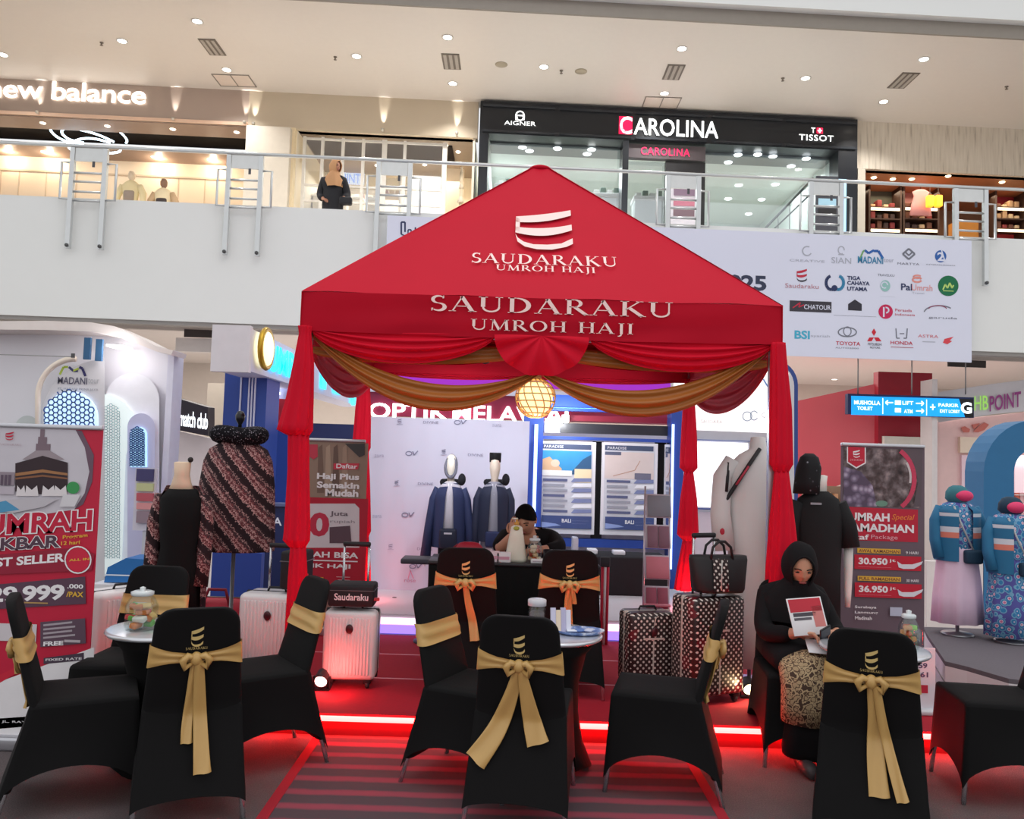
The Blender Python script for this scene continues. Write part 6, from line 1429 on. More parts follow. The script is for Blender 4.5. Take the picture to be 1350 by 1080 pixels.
# ================================================================ SUITCASES
WSUIT = M(226, 222, 222, .35, noise=.02); DARK = M(30, 28, 32, .5)
def suitcase(loc, rz, w, d, h, m, label, ribs=12, handle=0.0, side_m=None, trim=None, badge=True):
    t = thing('suitcase', label, 'suitcase', loc, rz)
    z0 = .055
    MB().bbox(-w / 2, w / 2, -d / 2, d / 2, z0, h, .035, 4).build('shell', t, m)
    tm = trim or DARK
    MB().bbox(-w / 2 - .003, w / 2 + .003, -.012, .012, z0 - .004, h + .003, .01, 2).build('zip_band', t, tm)
    if ribs:
        for i in range(ribs):
            x = -w / 2 + .045 + (w - .09) * i / (ribs - 1); MB().bbox(x - .007, x + .007, -d / 2 - .006, -d / 2 + .01, z0 + .035, h - .04, .005, 2).build('rib', t, m)
    for sx_ in (-1, 1):
        for sy_ in (-1, 1):
            o = MB().bbox(sx_ * (w / 2 - .05) - .025, sx_ * (w / 2 - .05) + .025, sy_ * (d / 2 - .045) - .025, sy_ * (d / 2 - .045) + .025, .03, .075, .008, 2).build('wheel_housing', t, DARK)
            X = Matrix.Translation((sx_ * (w / 2 - .05), sy_ * (d / 2 - .045), .027)) @ Matrix.Rotation(PI / 2, 4, 'Y')
            MB(X).lathe([(.001, -.012), (.022, -.012), (.027, -.006), (.027, .006), (.022, .012), (.001, .012)], n=14).build('wheel', o, M(60, 58, 62, .5))
    if handle:
        hd = MB().bbox(-.09, .09, d / 2 - .085, d / 2 - .055, h + handle - .03, h + handle, .01, 2).build('pull_handle', t, DARK)
        for sx_ in (-1, 1): MB().tube([(sx_ * .08, d / 2 - .07, h - .02), (sx_ * .08, d / 2 - .07, h + handle - .01)], .008, 8).build('tube', hd, CHROME)
    MB().tube([(-.06, 0, h + .002), (-.05, 0, h + .025), (.05, 0, h + .025), (.06, 0, h + .002)], .008, 6).build('top_handle', t, DARK)
    if badge:
        MB(Matrix.Translation((0, -d / 2 - .008, h * .78)) @ Matrix.Rotation(PI / 2, 4, 'X')).lathe([(.001, -.002), (.022, -.002), (.024, .003), (.018, .008), (.001, .008)], n=16, sy=1.25).build('badge', t, M(70, 30, 36, .3))
    return t
c = P(458, 900, 5.25); H2 = .62
S2 = suitcase((c.x, 5.35, ZS), .03, .335, .24, .485, WSUIT, 'white ribbed suitcase with a black bag on top at left stage', 13, .42)
c1 = P(352, 880, 5.15)
S1 = suitcase((c1.x, 5.3, ZS), -.12, .40, .26, .585, WSUIT, 'white ribbed suitcase behind the left side chair', 14, .30)
c0 = P(146, 880, 4.95)
S0 = suitcase((c0.x, 5.05, ZS), .95, .40, .26, .62, WSUIT, 'white suitcase with black band beside the far left banner', 12, 0)
# black bags with zips on the cases
def soft_bag(loc, rz, w, d, h, label, txt=None):
    t = thing('travel_pouch', label, 'bag', loc, rz)
    MB().bbox(-w / 2, w / 2, -d / 2, d / 2, 0, h, .018, 3).build('body', t, M(30, 28, 32, .7, noise=.15, scale=20))
    MB().bbox(-w / 2 - .002, w / 2 + .002, -d / 2 - .002, d / 2 + .002, h * .72, h * .75, .002, 1).build('zip', t, M(110, 106, 110, .3, .6))
    MB().bbox(w / 2, w / 2 + .035, -d / 2, -d / 2 + .02, h * .3, h * .45, .006, 2).build('zip_pull', t, M(170, 60, 66))
    if txt:
        vs, fs = glyphs(txt, .02); mx_ = max(v[0] for v in vs)
        mb = MB(); mb.add([Vector((-w * .36 + w * .74 * v[0] / mx_, -d / 2 - .004, h * .32 + v[1] * .058)) for v in vs], fs, False); mb.build('lettering', t, M(226, 222, 224))
    return t
soft_bag((c.x, 5.33, ZS + .512), .03, .29, .2, .14, 'black pouch with white lettering on the white suitcase', 'Saudaraku')
soft_bag((c1.x + .12, 5.3, ZS + .612), -.12, .15, .2, .24, 'black zip pouch on the suitcase behind the side chair')
# polka dot cases
m, nt, bs, tc = nodemat('dotted_case_fabric', .35, .5)
sx = nt.nodes.new('ShaderNodeSeparateXYZ'); nt.links.new(tc.outputs['Object'], sx.inputs[0])
ad = nt.nodes.new('ShaderNodeMath'); ad.operation = 'ADD'; nt.links.new(sx.outputs['X'], ad.inputs[0]); nt.links.new(sx.outputs['Y'], ad.inputs[1])
cb = nt.nodes.new('ShaderNodeCombineXYZ'); nt.links.new(ad.outputs[0], cb.inputs[0]); nt.links.new(sx.outputs['Z'], cb.inputs[1])
mp = nt.nodes.new('ShaderNodeMapping'); mp.inputs['Rotation'].default_value = (0, 0, PI / 4); nt.links.new(cb.outputs[0], mp.inputs[0])
vo = nt.nodes.new('ShaderNodeTexVoronoi'); vo.voronoi_dimensions = '2D'; vo.inputs['Scale'].default_value = 36; vo.inputs['Randomness'].default_value = 0; nt.links.new(mp.outputs[0], vo.inputs['Vector'])
nz = nt.nodes.new('ShaderNodeTexNoise'); nz.inputs['Scale'].default_value = 5; nt.links.new(tc.outputs['Object'], nz.inputs['Vector'])
base = ramp(nt, nz.outputs['Fac'], [(.0, (44, 26, 26)), (.62, (96, 16, 26))], 'CONSTANT')
fac = ramp(nt, vo.outputs['Distance'], [(.0, (255, 255, 255)), (.26, (0, 0, 0))], 'CONSTANT')
mix = nt.nodes.new('ShaderNodeMix'); mix.data_type = 'RGBA'; nt.links.new(fac, mix.inputs['Factor']); nt.links.new(base, mix.inputs['A']); mix.inputs['B'].default_value = (.72, .66, .60, 1); nt.links.new(mix.outputs['Result'], bs.inputs['Base Color'])
DOT = m
c = P(937, 900, 5.15); DS1 = suitcase((c.x, 5.25, ZS), .42, .40, .25, .66, DOT, 'large dark dotted suitcase with tote on top', 0, .38, trim=M(190, 180, 170, .4), badge=True)
c2 = P(855, 890, 5.3); DS2 = suitcase((c2.x, 5.4, ZS), .25, .32, .22, .52, DOT, 'smaller dark dotted suitcase at right of the stage', 0, 0, trim=M(190, 180, 170, .4))
for dd, w in ((DS1, .4), (DS2, .32)):
    h = .66 if dd is DS1 else .52; dep = .25 if dd is DS1 else .22
    MB().box(-.004, .004, -dep / 2 - .003, -dep / 2 + .002, .07, h * .68).build('piping', dd, M(206, 196, 186)); MB().box(-.07, .07, -dep / 2 - .003, -dep / 2 + .002, h * .68, h * .68 + .012).build('piping', dd, M(206, 196, 186)); MB().tube([(0, -dep / 2 - .003, h * .84), (.01, -dep / 2 - .004, h * .95), (.03, -dep / 2 - .003, h - .02)], .004, 5).build('piping', dd, M(206, 196, 186))
# tote
c = P(946, 785, 5.2); t = thing('tote_bag', 'black tote bag with dotted front panel on large dotted suitcase', 'bag', (c.x, 5.2, ZS + .687), .2)
rings = []
for z_, w, d_ in ((0, .155, .085), (.02, .165, .09), (.1, .175, .08), (.2, .19, .06), (.225, .188, .045)):
    rings.append([Vector((w * math.copysign(abs(math.cos(a)) ** .5, math.cos(a)), d_ * math.copysign(abs(math.sin(a)) ** .6, math.sin(a)), z_)) for a in [2 * PI * j / 32 for j in range(32)]])
MB().loft(rings).build('body', t, M(34, 31, 33, .6, noise=.12, scale=16))
MB().grid(lambda u, v: Vector((-.07 + .1 * u, -.092 + .025 * v ** 2 - .002, .01 + .2 * v)), 4, 8).build('dotted_panel', t, DOT)
MB().tube([(-.02, -.094, .02), (-.018, -.09, .12), (-.01, -.074, .2)], .004, 5).build('piping', t, M(200, 196, 190))
for y in (-.05, .05): MB().tube([(-.075, y, .2), (-.06, y, .28), (-.02, y, .315), (.02, y, .315), (.06, y, .28), (.075, y, .2)], .009, 6).build('strap', t, M(34, 31, 33, .6))
# red duffel at left
c = P(288, 785, 6.0); t = thing('red_duffel', 'red duffel bag lying behind the left suitcases', 'bag', (c.x, 6.05, ZS + .0))
rings = [[Vector((x, .15 * r_ * math.cos(a), .2 + .2 * r_ * math.sin(a) * (1 if math.sin(a) > 0 else .99))) for a in [2 * PI * j / 24 for j in range(24)]] for x, r_ in ((-.27, .75), (-.25, .95), (-.1, 1.0), (.1, 1.0), (.25, .95), (.27, .75))]
MB().loft(rings).build('body', t, M(176, 24, 50, .6, noise=.1)); MB().tube([(-.1, -.1, .36), (-.06, -.08, .47), (.06, -.08, .47), (.1, -.1, .36)], .012, 6).build('strap', t, M(140, 20, 40)); MB().tube([(-.26, 0, .402), (.26, 0, .402)], .006, 5).build('zip', t, M(120, 110, 110))
# ================================================================ MANNEQUINS
def ring(z, rx, ry, cx=0, cy=0, n=36, pl=0, amp=0.0, ph=0.0, sq=1.0):
    out = []
    for j in range(n):
        a = 2 * PI * j / n; k_ = 1 + amp * math.sin(pl * a + ph); ca, sa = math.cos(a), math.sin(a)
        out.append(Vector((cx + rx * k_ * math.copysign(abs(ca) ** sq, ca), cy + ry * k_ * math.copysign(abs(sa) ** sq, sa), z)))
    return out
SKINM = M(226, 200, 172, .5, noise=.02); STAND = M(150, 150, 154, .3, .7)
def stand(t, h, base=.16, zb=0.0):
    MB().lathe([(base, 0), (base, .01), (base * .9, .018), (.014, .025), (.012, h)], n=24).build('stand', t, STAND)
# batik fabrics
m, nt, bs, tc = nodemat('speckled_black_fleece', .9, .1)
vo = nt.nodes.new('ShaderNodeTexVoronoi'); vo.inputs['Scale'].default_value = 75; nt.links.new(tc.outputs['Object'], vo.inputs['Vector']); nt.links.new(ramp(nt, vo.outputs['Distance'], [(.0, (150, 148, 156)), (.22, (60, 58, 64)), (.36, (24, 23, 27))], 'CONSTANT'), bs.inputs['Base Color'])
PILLOW = m
m, nt, bs, tc = nodemat('diagonal_batik', .75, .2)
sx = nt.nodes.new('ShaderNodeSeparateXYZ'); nt.links.new(tc.outputs['Object'], sx.inputs[0])
a1 = nt.nodes.new('ShaderNodeMath'); a1.operation = 'MULTIPLY_ADD'; a1.inputs[1].default_value = 1.15; nt.links.new(sx.outputs['X'], a1.inputs[0]); nt.links.new(sx.outputs['Z'], a1.inputs[2])
a1b = nt.nodes.new('ShaderNodeMath'); a1b.operation = 'MULTIPLY'; a1b.inputs[1].default_value = 1 / .17; nt.links.new(a1.outputs[0], a1b.inputs[0])
fr_ = nt.nodes.new('ShaderNodeMath'); fr_.operation = 'FRACT'; nt.links.new(a1b.outputs[0], fr_.inputs[0])
nz = nt.nodes.new('ShaderNodeTexNoise'); nz.inputs['Scale'].default_value = 85; nz.inputs['Detail'].default_value = 2; nt.links.new(tc.outputs['Object'], nz.inputs['Vector'])
jt = nt.nodes.new('ShaderNodeMath'); jt.operation = 'MULTIPLY_ADD'; jt.inputs[1].default_value = .55; nt.links.new(nz.outputs['Fac'], jt.inputs[0]); nt.links.new(fr_.outputs[0], jt.inputs[2])
j2 = nt.nodes.new('ShaderNodeMath'); j2.operation = 'SUBTRACT'; j2.inputs[1].default_value = .27; nt.links.new(jt.outputs[0], j2.inputs[0])
nt.links.new(ramp(nt, j2.outputs[0], [(.0, (44, 30, 34)), (.32, (190, 150, 146)), (.41, (104, 54, 58)), (.54, (190, 152, 148)), (.61, (120, 66, 70)), (.7, (70, 48, 52)), (.83, (182, 144, 140)), (.89, (52, 36, 40))], 'CONSTANT'), bs.inputs['Base Color'])
BATIK = m
m, nt, bs, tc = nodemat('brown_batik_floral', .8, .2)
vo = nt.nodes.new('ShaderNodeTexVoronoi'); vo.inputs['Scale'].default_value = 34; nt.links.new(tc.outputs['Object'], vo.inputs['Vector']); nz = nt.nodes.new('ShaderNodeTexNoise'); nz.inputs['Scale'].default_value = 45; nt.links.new(tc.outputs['Object'], nz.inputs['Vector'])
ad = nt.nodes.new('ShaderNodeMath'); ad.operation = 'MULTIPLY'; nt.links.new(vo.outputs['Distance'], ad.inputs[0]); nt.links.new(nz.outputs['Fac'], ad.inputs[1])
nt.links.new(ramp(nt, ad.outputs[0], [(.0, (176, 152, 118)), (.17, (92, 72, 58)), (.24, (190, 166, 130)), (.34, (78, 60, 50))], 'CONSTANT'), bs.inputs['Base Color'])
FLORAL = m
# batik robe on a stand, with a neck cushion
c = P(306, 640, 5.6); t = thing('robe_mannequin', 'diagonal striped batik robe on a stand with black neck pillow', 'mannequin', (c.x, 5.7, ZS))
zt_ = P(306, 582, 5.6).z - ZS; zb2 = P(306, 728, 5.6).z - ZS
stand(t, zt_ + .1)
h_ = zt_ - zb2
MB().loft([ring(zb2, .265, .16, 0, 0, 60, 13, .035), ring(zb2 + .02, .27, .165, 0, 0, 60, 13, .035), ring(zb2 + h_ * .3, .265, .155, 0, 0, 60, 13, .03, .3), ring(zb2 + h_ * .6, .255, .145, 0, 0, 60, 13, .02, .5), ring(zb2 + h_ * .82, .235, .13, 0, 0, 60, 13, .012), ring(zb2 + h_ * .93, .20, .11, 0, 0, 60), ring(zb2 + h_, .11, .09, 0, 0, 60)]).build('robe', t, BATIK)
mb = MB(Matrix.Translation((0, 0, zt_ + .045)))
mb.tube([(.145 * math.cos(a), .10 * math.sin(a), .01 * math.sin(2 * a)) for a in [2 * PI * i / 30 for i in range(30)]], .058, 12, closed=True); mb.build('neck_pillow', t, PILLOW)
MB().lathe([(.018, zt_ + .05), (.012, zt_ + .12), (.03, zt_ + .15), (.034, zt_ + .18), (.02, zt_ + .21), (.001, zt_ + .215)], n=16).build('finial', t, M(28, 27, 30, .3))
# dark kebaya mannequin
c = P(232, 700, 5.3); t = thing('robe_mannequin', 'black dress mannequin with open batik jacket at left', 'mannequin', (c.x, 5.35, ZS))
zn = P(232, 612, 5.3).z - ZS; zb3 = .28
stand(t, zn - .1)
H_ = zn - .16
MB().loft([ring(zb3, .16, .13, .01, 0, 40, 9, .05), ring(.7, .14, .11, .01, 0, 40, 9, .03), ring(H_ - .38, .12, .10, .01), ring(H_ - .2, .14, .11, .01), ring(H_ - .06, .14, .09, .01), ring(H_ + .0, .09, .06, .01)]).build('dress', t, BLKC)
MB().loft([ring(H_ - .03, .09, .06), ring(H_ + .04, .06, .055), ring(H_ + .09, .048, .05), ring(H_ + .17, .052, .055), ring(H_ + .175, .04, .04)]).build('neck_form', t, SKINM)
MB().ell((.05, 0, H_ + .19), .018, 10, 8).build('neck_knob', t, M(40, 36, 36))
for s_ in (-1, 1):
    def f(u, v, s_=s_):
        a = (PI * .5 + .35 + u * 1.5) if s_ < 0 else (PI * .5 - .35 - u * 1.5)
        z = H_ + .02 - v * (H_ - .42)
        r = (.09 + .065 * min(1, v * 5)) * (1 + .04 * math.sin(9 * u + v * 3))
        return Vector((.01 + r * 1.12 * math.cos(a), r * .85 * math.sin(a) * (1 if True else 1), z))
    MB().grid(f, 20, 14).build('open_jacket', t, BATIK)
for s_ in (-1, 1):
    MB().tube([(s_ * .13, .02, H_ - .04), (s_ * .165, .02, H_ - .22), (s_ * .17, .0, H_ - .45), (s_ * .16, -.02, H_ - .62)], [.045, .05, .045, .05], 12).build('sleeve', t, BATIK)
# two navy suits before the backdrop
def suit(px, Y, label, cap):
    c = P(px, 700, Y); t = thing('suit_mannequin', label, 'mannequin', (c.x, Y, .28))
    zh = P(px, 600, Y).z - .28
    sc_ = zh / 1.34
    stand(t, .5, .12)
    NAVY = M(40, 50, 88, .7, noise=.08, scale=12) if not cap else M(36, 42, 66, .7, noise=.08)
    Z = lambda z: z * sc_
    MB().loft([ring(Z(.10), .115, .09, 0, 0, 30, 5, .03), ring(Z(.35), .12, .10, 0, 0, 30), ring(Z(.56), .125, .10)]).build('trousers', t, M(226, 222, 232) if cap else M(28, 28, 36))
    if cap: MB().loft([ring(Z(.42), .15, .115, 0, 0, 36, 7, .03), ring(Z(.62), .14, .11), ring(Z(.85), .13, .105), ring(Z(1.0), .145, .10), ring(Z(1.06), .12, .08), ring(Z(1.1), .05, .05)]).build('shirt', t, M(150, 150, 164, .7))
    else: MB().loft([ring(Z(.52), .14, .11), ring(Z(.8), .125, .10), ring(Z(1.0), .14, .10), ring(Z(1.06), .12, .08), ring(Z(1.1), .05, .05)]).build('shirt', t, M(196, 192, 202, .7))
    for s_ in (-1, 1):
        def f(u, v, s_=s_):
            z = Z(1.085) - v * Z(.52 if cap else .58)
            a = PI / 2 + s_ * (-.05 - u * 2.72) if False else (-PI / 2 + s_ * (.2 + (.1 if cap else .16) * v + u * (2.75 - .2 * v)))
            r = (.075 + .085 * min(1, v * 6)) + .02 * v
            return Vector((r * 1.12 * math.cos(a), r * .8 * math.sin(a), z))
        MB().grid(f, 16, 14).build('jacket_front', t, NAVY)
        MB().tube([(s_ * .14, 0, Z(1.03)), (s_ * .19, .0, Z(.93)), (s_ * (.205 if cap else .235), -.03, Z(.68)), (s_ * (.2 if cap else .26), -.05, Z(.46 if cap else .4))], [.05, .052, .048, .05 if cap else .062], 12).build('sleeve', t, NAVY)
        MB().ell((s_ * (.2 if cap else .26), -.055, Z(.43 if cap else .37)), (.024, .024, .04), 10, 8).build('hand', t, SKINM if cap else M(226, 224, 230))
    MB().loft([ring(Z(1.08), .045, .05), ring(Z(1.13), .04, .045), ring(Z(1.16), .05, .06), ring(Z(1.22), .062, .078, 0, -.008), ring(Z(1.29), .06, .08, 0, -.006), ring(Z(1.33), .045, .06), ring(Z(1.345), .02, .03)]).build('head_form', t, M(238, 224, 206, .5) if cap else M(236, 230, 216, .5))
    MB().tube([(-.02, -.07, Z(1.08)), (0, -.1, Z(.98)), (.02, -.07, Z(1.08))], .004, 5).build('lanyard', t, M(230, 230, 236))
    if cap:
        MB().lathe([(.066, Z(1.275)), (.07, Z(1.35)), (.066, Z(1.362)), (.001, Z(1.362))], n=24, sy=1.2).build('black_cap', t, M(22, 21, 24, .8))
        MB().bbox(-.085, .085, -.15, -.09, Z(.52), Z(.66), .02).build('waist_bag', t, M(44, 56, 100, .6))
    else:
        # hood scarf round the face, waist bag
        MB().tube([(.062 * math.sin(a), -.052 + .01 * math.cos(a), Z(1.225) + .085 * math.cos(a)) for a in [2 * PI * i / 24 for i in range(24)]], .017, 8, closed=True).build('head_scarf', t, M(110, 110, 124, .8))
        MB().ell((0, .012, Z(1.25)), (.075, .085, .10), 18, 12).build('scarf_back', t, M(112, 112, 126, .8))
        MB().bbox(-.10, .10, -.16, -.09, Z(.5), Z(.68), .025).build('waist_bag', t, M(32, 38, 60, .6)); MB().box(-.045, .045, -.163, -.16, Z(.63), Z(.645)).build('bag_trim', t, M(210, 210, 220))
    MB().ell((.13, -.02, Z(1.12)), (.045, .05, .055), 14, 10).build('neck_pillow', t, M(28, 28, 34, .9)); 
    MB().tube([(.1 * math.cos(a), .02 + .075 * math.sin(a), Z(1.09)) for a in [PI * (-.1 + 1.2 * i / 14) for i in range(15)]], .03, 8).build('collar_pillow', t, M(28, 28, 34, .9))
    return t
s1_ = suit(592, 7.45, 'navy cape jacket mannequin with grey head scarf before backdrop', False); s2_ = suit(650, 7.45, 'navy jacket mannequin with black cap before backdrop', True)
for q in (s1_, s2_): q.scale = (.78, .85, 1)
# white robe at the right tent leg
c = P(993, 700, 5.65); t = thing('robe_mannequin', 'white robe mannequin with black and red shoulder strap at right', 'mannequin', (c.x, 5.7, ZS))
zs_ = P(1000, 592, 5.65).z - ZS; stand(t, .3, .15)
WRO = M(222, 218, 216, .75, noise=.03)
MB().loft([ring(.12, .19, .15, .02, 0, 48, 11, .05), ring(.5, .18, .14, .02, 0, 48, 11, .04), ring(.95, .165, .125, .015, 0, 48, 9, .02), ring(zs_ - .28, .18, .12, .01), ring(zs_ - .12, .18, .10, .01), ring(zs_ - .04, .12, .07, .03), ring(zs_, .06, .05, .04), ring(zs_ + .08, .05, .05, .04), ring(zs_ + .085, .03, .03, .04)]).build('robe', t, WRO)
MB().tube([(-.14, -.02, zs_ - .08), (-.21, -.02, zs_ - .2), (-.225, -.04, zs_ - .45), (-.2, -.06, zs_ - .7)], [.055, .065, .07, .075], 12).build('sleeve', t, WRO)
st = MB().tube([(.03, -.075, zs_ - .0), (-.06, -.115, zs_ - .12), (-.15, -.10, zs_ - .27), (-.2, -.08, zs_ - .36), (-.215, -.09, zs_ - .5)], .014, 8).build('shoulder_strap', t, M(40, 38, 40, .6))
MB().tube([(-.06, -.128, zs_ - .12), (-.14, -.118, zs_ - .25)], .008, 6).build('red_stripe', st, M(190, 60, 80))
MB().tube([(-.18, -.06, zs_ - .1), (-.19, -.08, zs_ - .2), (-.2, -.09, zs_ - .3)], .012, 8).build('shoulder_strap', t, M(40, 38, 40, .6))
MB().ell((-.225, -.1, zs_ - .57), (.025, .025, .035), 10, 8).build('tassel', t, M(190, 40, 60))
# black T-shirt mannequin with patterned head scarf
c = P(1082, 720, 5.35); t = thing('shirt_mannequin', 'black polo mannequin with dark patterned head scarf near right banner', 'mannequin', (c.x, 5.4, ZS))
zs_ = P(1085, 648, 5.35).z - ZS; stand(t, .7, .16)
m, nt, bs, tc = nodemat('speckled_black_scarf', .7, .3)
vo = nt.nodes.new('ShaderNodeTexVoronoi'); vo.inputs['Scale'].default_value = 24; nt.links.new(tc.outputs['Object'], vo.inputs['Vector']); nt.links.new(ramp(nt, vo.outputs['Distance'], [(.0, (150, 150, 158)), (.12, (70, 70, 76)), (.2, (20, 20, 23))], 'CONSTANT'), bs.inputs['Base Color'])
MB().loft([ring(.42, .17, .12, 0, 0, 40, 7, .03), ring(.8, .165, .12), ring(zs_ - .3, .175, .12), ring(zs_ - .14, .185, .11), ring(zs_ - .05, .15, .09), ring(zs_ + .0, .07, .06)]).build('polo_shirt', t, M(20, 19, 21, .85, noise=.1))
for s_ in (-1, 1):
    MB().tube([(s_ * .15, 0, zs_ - .08), (s_ * .21, -.01, zs_ - .22), (s_ * .225, -.02, zs_ - .36)], [.06, .07, .075], 12).build('sleeve', t, M(20, 19, 21, .85, noise=.1))
    MB().tube([(s_ * .22, -.02, zs_ - .34), (s_ * .215, -.03, zs_ - .5), (s_ * .2, -.06, zs_ - .66), (s_ * .195, -.07, zs_ - .74)], [.034, .032, .025, .02], 10).build('arm', t, M(222, 216, 210, .4))
MB().loft([ring(zs_ - .02, .06, .055), ring(zs_ + .06, .05, .05, .01), ring(zs_ + .1, .05, .05, .015), ring(zs_ + .105, .03, .03, .015)]).build('neck_form', t, M(226, 222, 214, .5))
MB().loft([ring(zs_ - .02, .10, .09, -.09, 0, 30, 6, .05), ring(zs_ + .06, .095, .09, -.085, 0, 30, 6, .05), ring(zs_ + .15, .09, .09, -.07, 0, 30, 5, .05), ring(zs_ + .22, .065, .07, -.07, 0, 30), ring(zs_ + .245, .03, .03, -.07)]).build('head_scarf', t, m)
MB().box(-.1, -.02, -.118, -.112, zs_ - .085, zs_ - .072).build('chest_logo', t, M(150, 150, 156))
t.scale = (.88, .9, 1)
# teal jacket mannequins on the right platform
m, nt, bs, tc = nodemat('teal_floral_print', .75, .2)
vo = nt.nodes.new('ShaderNodeTexVoronoi'); vo.inputs['Scale'].default_value = 22; nt.links.new(tc.outputs['Object'], vo.inputs['Vector']); nt.links.new(ramp(nt, vo.outputs['Distance'], [(.0, (206, 110, 150)), (.2, (226, 206, 220)), (.32, (60, 130, 180)), (.5, (120, 170, 200)), (.62, (90, 90, 160))], 'CONSTANT'), bs.inputs['Base Color'])
def teal(px, Y, pytop, pybot, label, skirt, capm):
    c = P(px, 780, Y); t = thing('jacket_mannequin', label, 'mannequin', (c.x, Y, z_s)); H = P(px, pytop, Y).z - z_s
    zlow = max(.03, P(px, pybot, Y).z - z_s)
    stand(t, .3, .12)
    TE = M(40, 110, 150, .7); WH_ = M(214, 218, 226, .7); CO = M(226, 130, 110, .7); TED = M(26, 56, 78, .7)
    Z = lambda f_: zlow + (H - zlow) * f_
    MB().loft([ring(zlow, .19, .15, 0, 0, 40, 9, .08), ring(Z(.2), .18, .14, 0, 0, 40, 9, .06), ring(Z(.5), .15, .12, 0, 0, 40, 7, .03), ring(Z(.56), .14, .11)]).build('skirt', t, skirt)
    MB().loft([ring(Z(.48), .15, .115, 0, 0, 36, 7, .03), ring(Z(.6), .14, .11), ring(Z(.78), .145, .11), ring(Z(.86), .12, .09), ring(Z(.88), .06, .06)]).build('tunic', t, m)
    bands = ((.865, .80, TE), (.80, .775, WH_), (.775, .70, TE), (.70, .66, WH_), (.66, .62, CO), (.62, .45, TE))
    for s_ in (-1, 1):
        for b0, b1, mm in bands:
            def f(u, v, s_=s_, b0=b0, b1=b1):
                ff = b0 + (b1 - b0) * v; z = Z(ff); r = .16 if ff < .82 else .16 - (ff - .82) * 1.6
                a = -PI / 2 + s_ * (.32 + u * 2.7); return Vector((r * 1.1 * math.cos(a), r * .85 * math.sin(a), z))
            MB().grid(f, 14, 3).build('jacket_band', t, mm)
        MB().tube([(s_ * .14, 0, Z(.84)), (s_ * .185, -.01, Z(.74)), (s_ * .195, -.03, Z(.6)), (s_ * .18, -.06, Z(.47))], [.035, .042, .042, .04], 10).build('sleeve', t, TE)
    MB().loft([ring(Z(.86), .05, .05), ring(Z(.9), .09, .085, 0, 0, 30, 6, .05), ring(Z(.95), .085, .085), ring(Z(.985), .06, .065), ring(Z(1.0), .03, .03)]).build('head_scarf', t, M(60, 120, 130, .8) if capm else TED)
    MB().ell((.02 if capm else 0, -.07, Z(.925)), (.07, .04, .045), 14, 8).build('pink_cap', t, M(226, 60, 110, .6))
    MB().bbox(-.02, .12, -.17, -.11, Z(.44), Z(.54), .02).build('shoulder_bag', t, TED); MB().tube([(.05, -.14, Z(.54)), (-.03, -.135, Z(.7)), (-.08, -.1, Z(.85))], .008, 6).build('bag_strap', t, M(180, 186, 190))
teal(1262, 6.62, 640, 820, 'teal jacket mannequin with pale pink skirt on right platform', M(236, 206, 226, .8, noise=.08), True)
teal(1333, 6.4, 655, 838, 'teal jacket mannequin with floral skirt under the blue arch', m, False)
# ================================================================ COUNTER WITH ITS THINGS, LEAFLET RACK
YCn = 5.75; zct_ = ZS + .75
a, b, c, d = span(564, 740, 792, 741, YCn)
t = thing('counter_table', 'long counter table under black cloth below the tent', 'table', ((a + b) / 2, YCn + .25, ZS))
MB().bbox(a, b, YCn, YCn + .42, zct_ - .025, zct_, .008, 2).build('tabletop', t, M(44, 42, 46, .35), world=True)
def skirt_f(u, v):
    x = a + .01 + (b - a - .02) * u; return Vector((x, YCn + .012 + .012 * math.sin(u * 75) * v, zct_ - .025 - (zct_ - .025 - ZS - .01) * v))
MB().grid(skirt_f, 120, 6).build('skirt', t, BLKC, world=True)
for x in (a + .012, b - .012): MB().grid(lambda u, v, x=x: Vector((x + .006 * math.sin(u * 20) * v, YCn + .015 + .39 * u, zct_ - .025 - (zct_ - .025 - ZS - .01) * v)), 20, 4).build('skirt', t, BLKC, world=True)
for x in (a + .06, b - .06): MB().tube([(x, YCn + .36, ZS), (x, YCn + .36, zct_ - .03)], .015, 8).build('leg', t, CHROME, world=True)
t = thing('grey_shelf_ledge', 'narrow dark grey ledge table left of the black counter', 'table', (P(552, 738, 6.6).x, 6.6, ZS))
xx = P(540, 738, 6.6).x; zz_ = P(552, 735, 6.6).z - ZS
MB().bbox(-.13, .2, -.12, .12, zz_ - .04, zz_, .01, 2).build('top', t, M(70, 70, 82, .5)); MB().tube([(.1, 0, 0), (.1, 0, zz_ - .03)], .02, 8).build('post', t, M(60, 60, 66)); MB().lathe([(.12, 0), (.12, .015), (.02, .03)], (.1, 0, 0), n=20).build('foot', t, M(60, 60, 66))
def on_counter(px, dy=.2): return (P(px, 735, YCn + dy).x, YCn + dy, zct_)
t = thing('red_pouch', 'rounded red pouch on the counter behind the left chair', 'pouch', on_counter(618))
MB().loft([ring(0, .09, .05, 0, 0, 24, 0, 0, 0, .7), ring(.03, .105, .055), ring(.08, .1, .05), ring(.11, .07, .03), ring(.118, .04, .015)]).build('body', t, M(166, 34, 54, .5)); MB().bbox(.02, .1, -.06, -.048, .02, .045, .004, 1).build('label_patch', t, M(226, 160, 170)); MB().tube([(-.08, 0, .1), (-.13, -.02, .06), (-.14, -.03, .01)], .006, 6).build('strap', t, M(130, 24, 40))
t = thing('pump_bottle', 'tall white tapered bottle before the seated man', 'bottle', on_counter(680, .12))
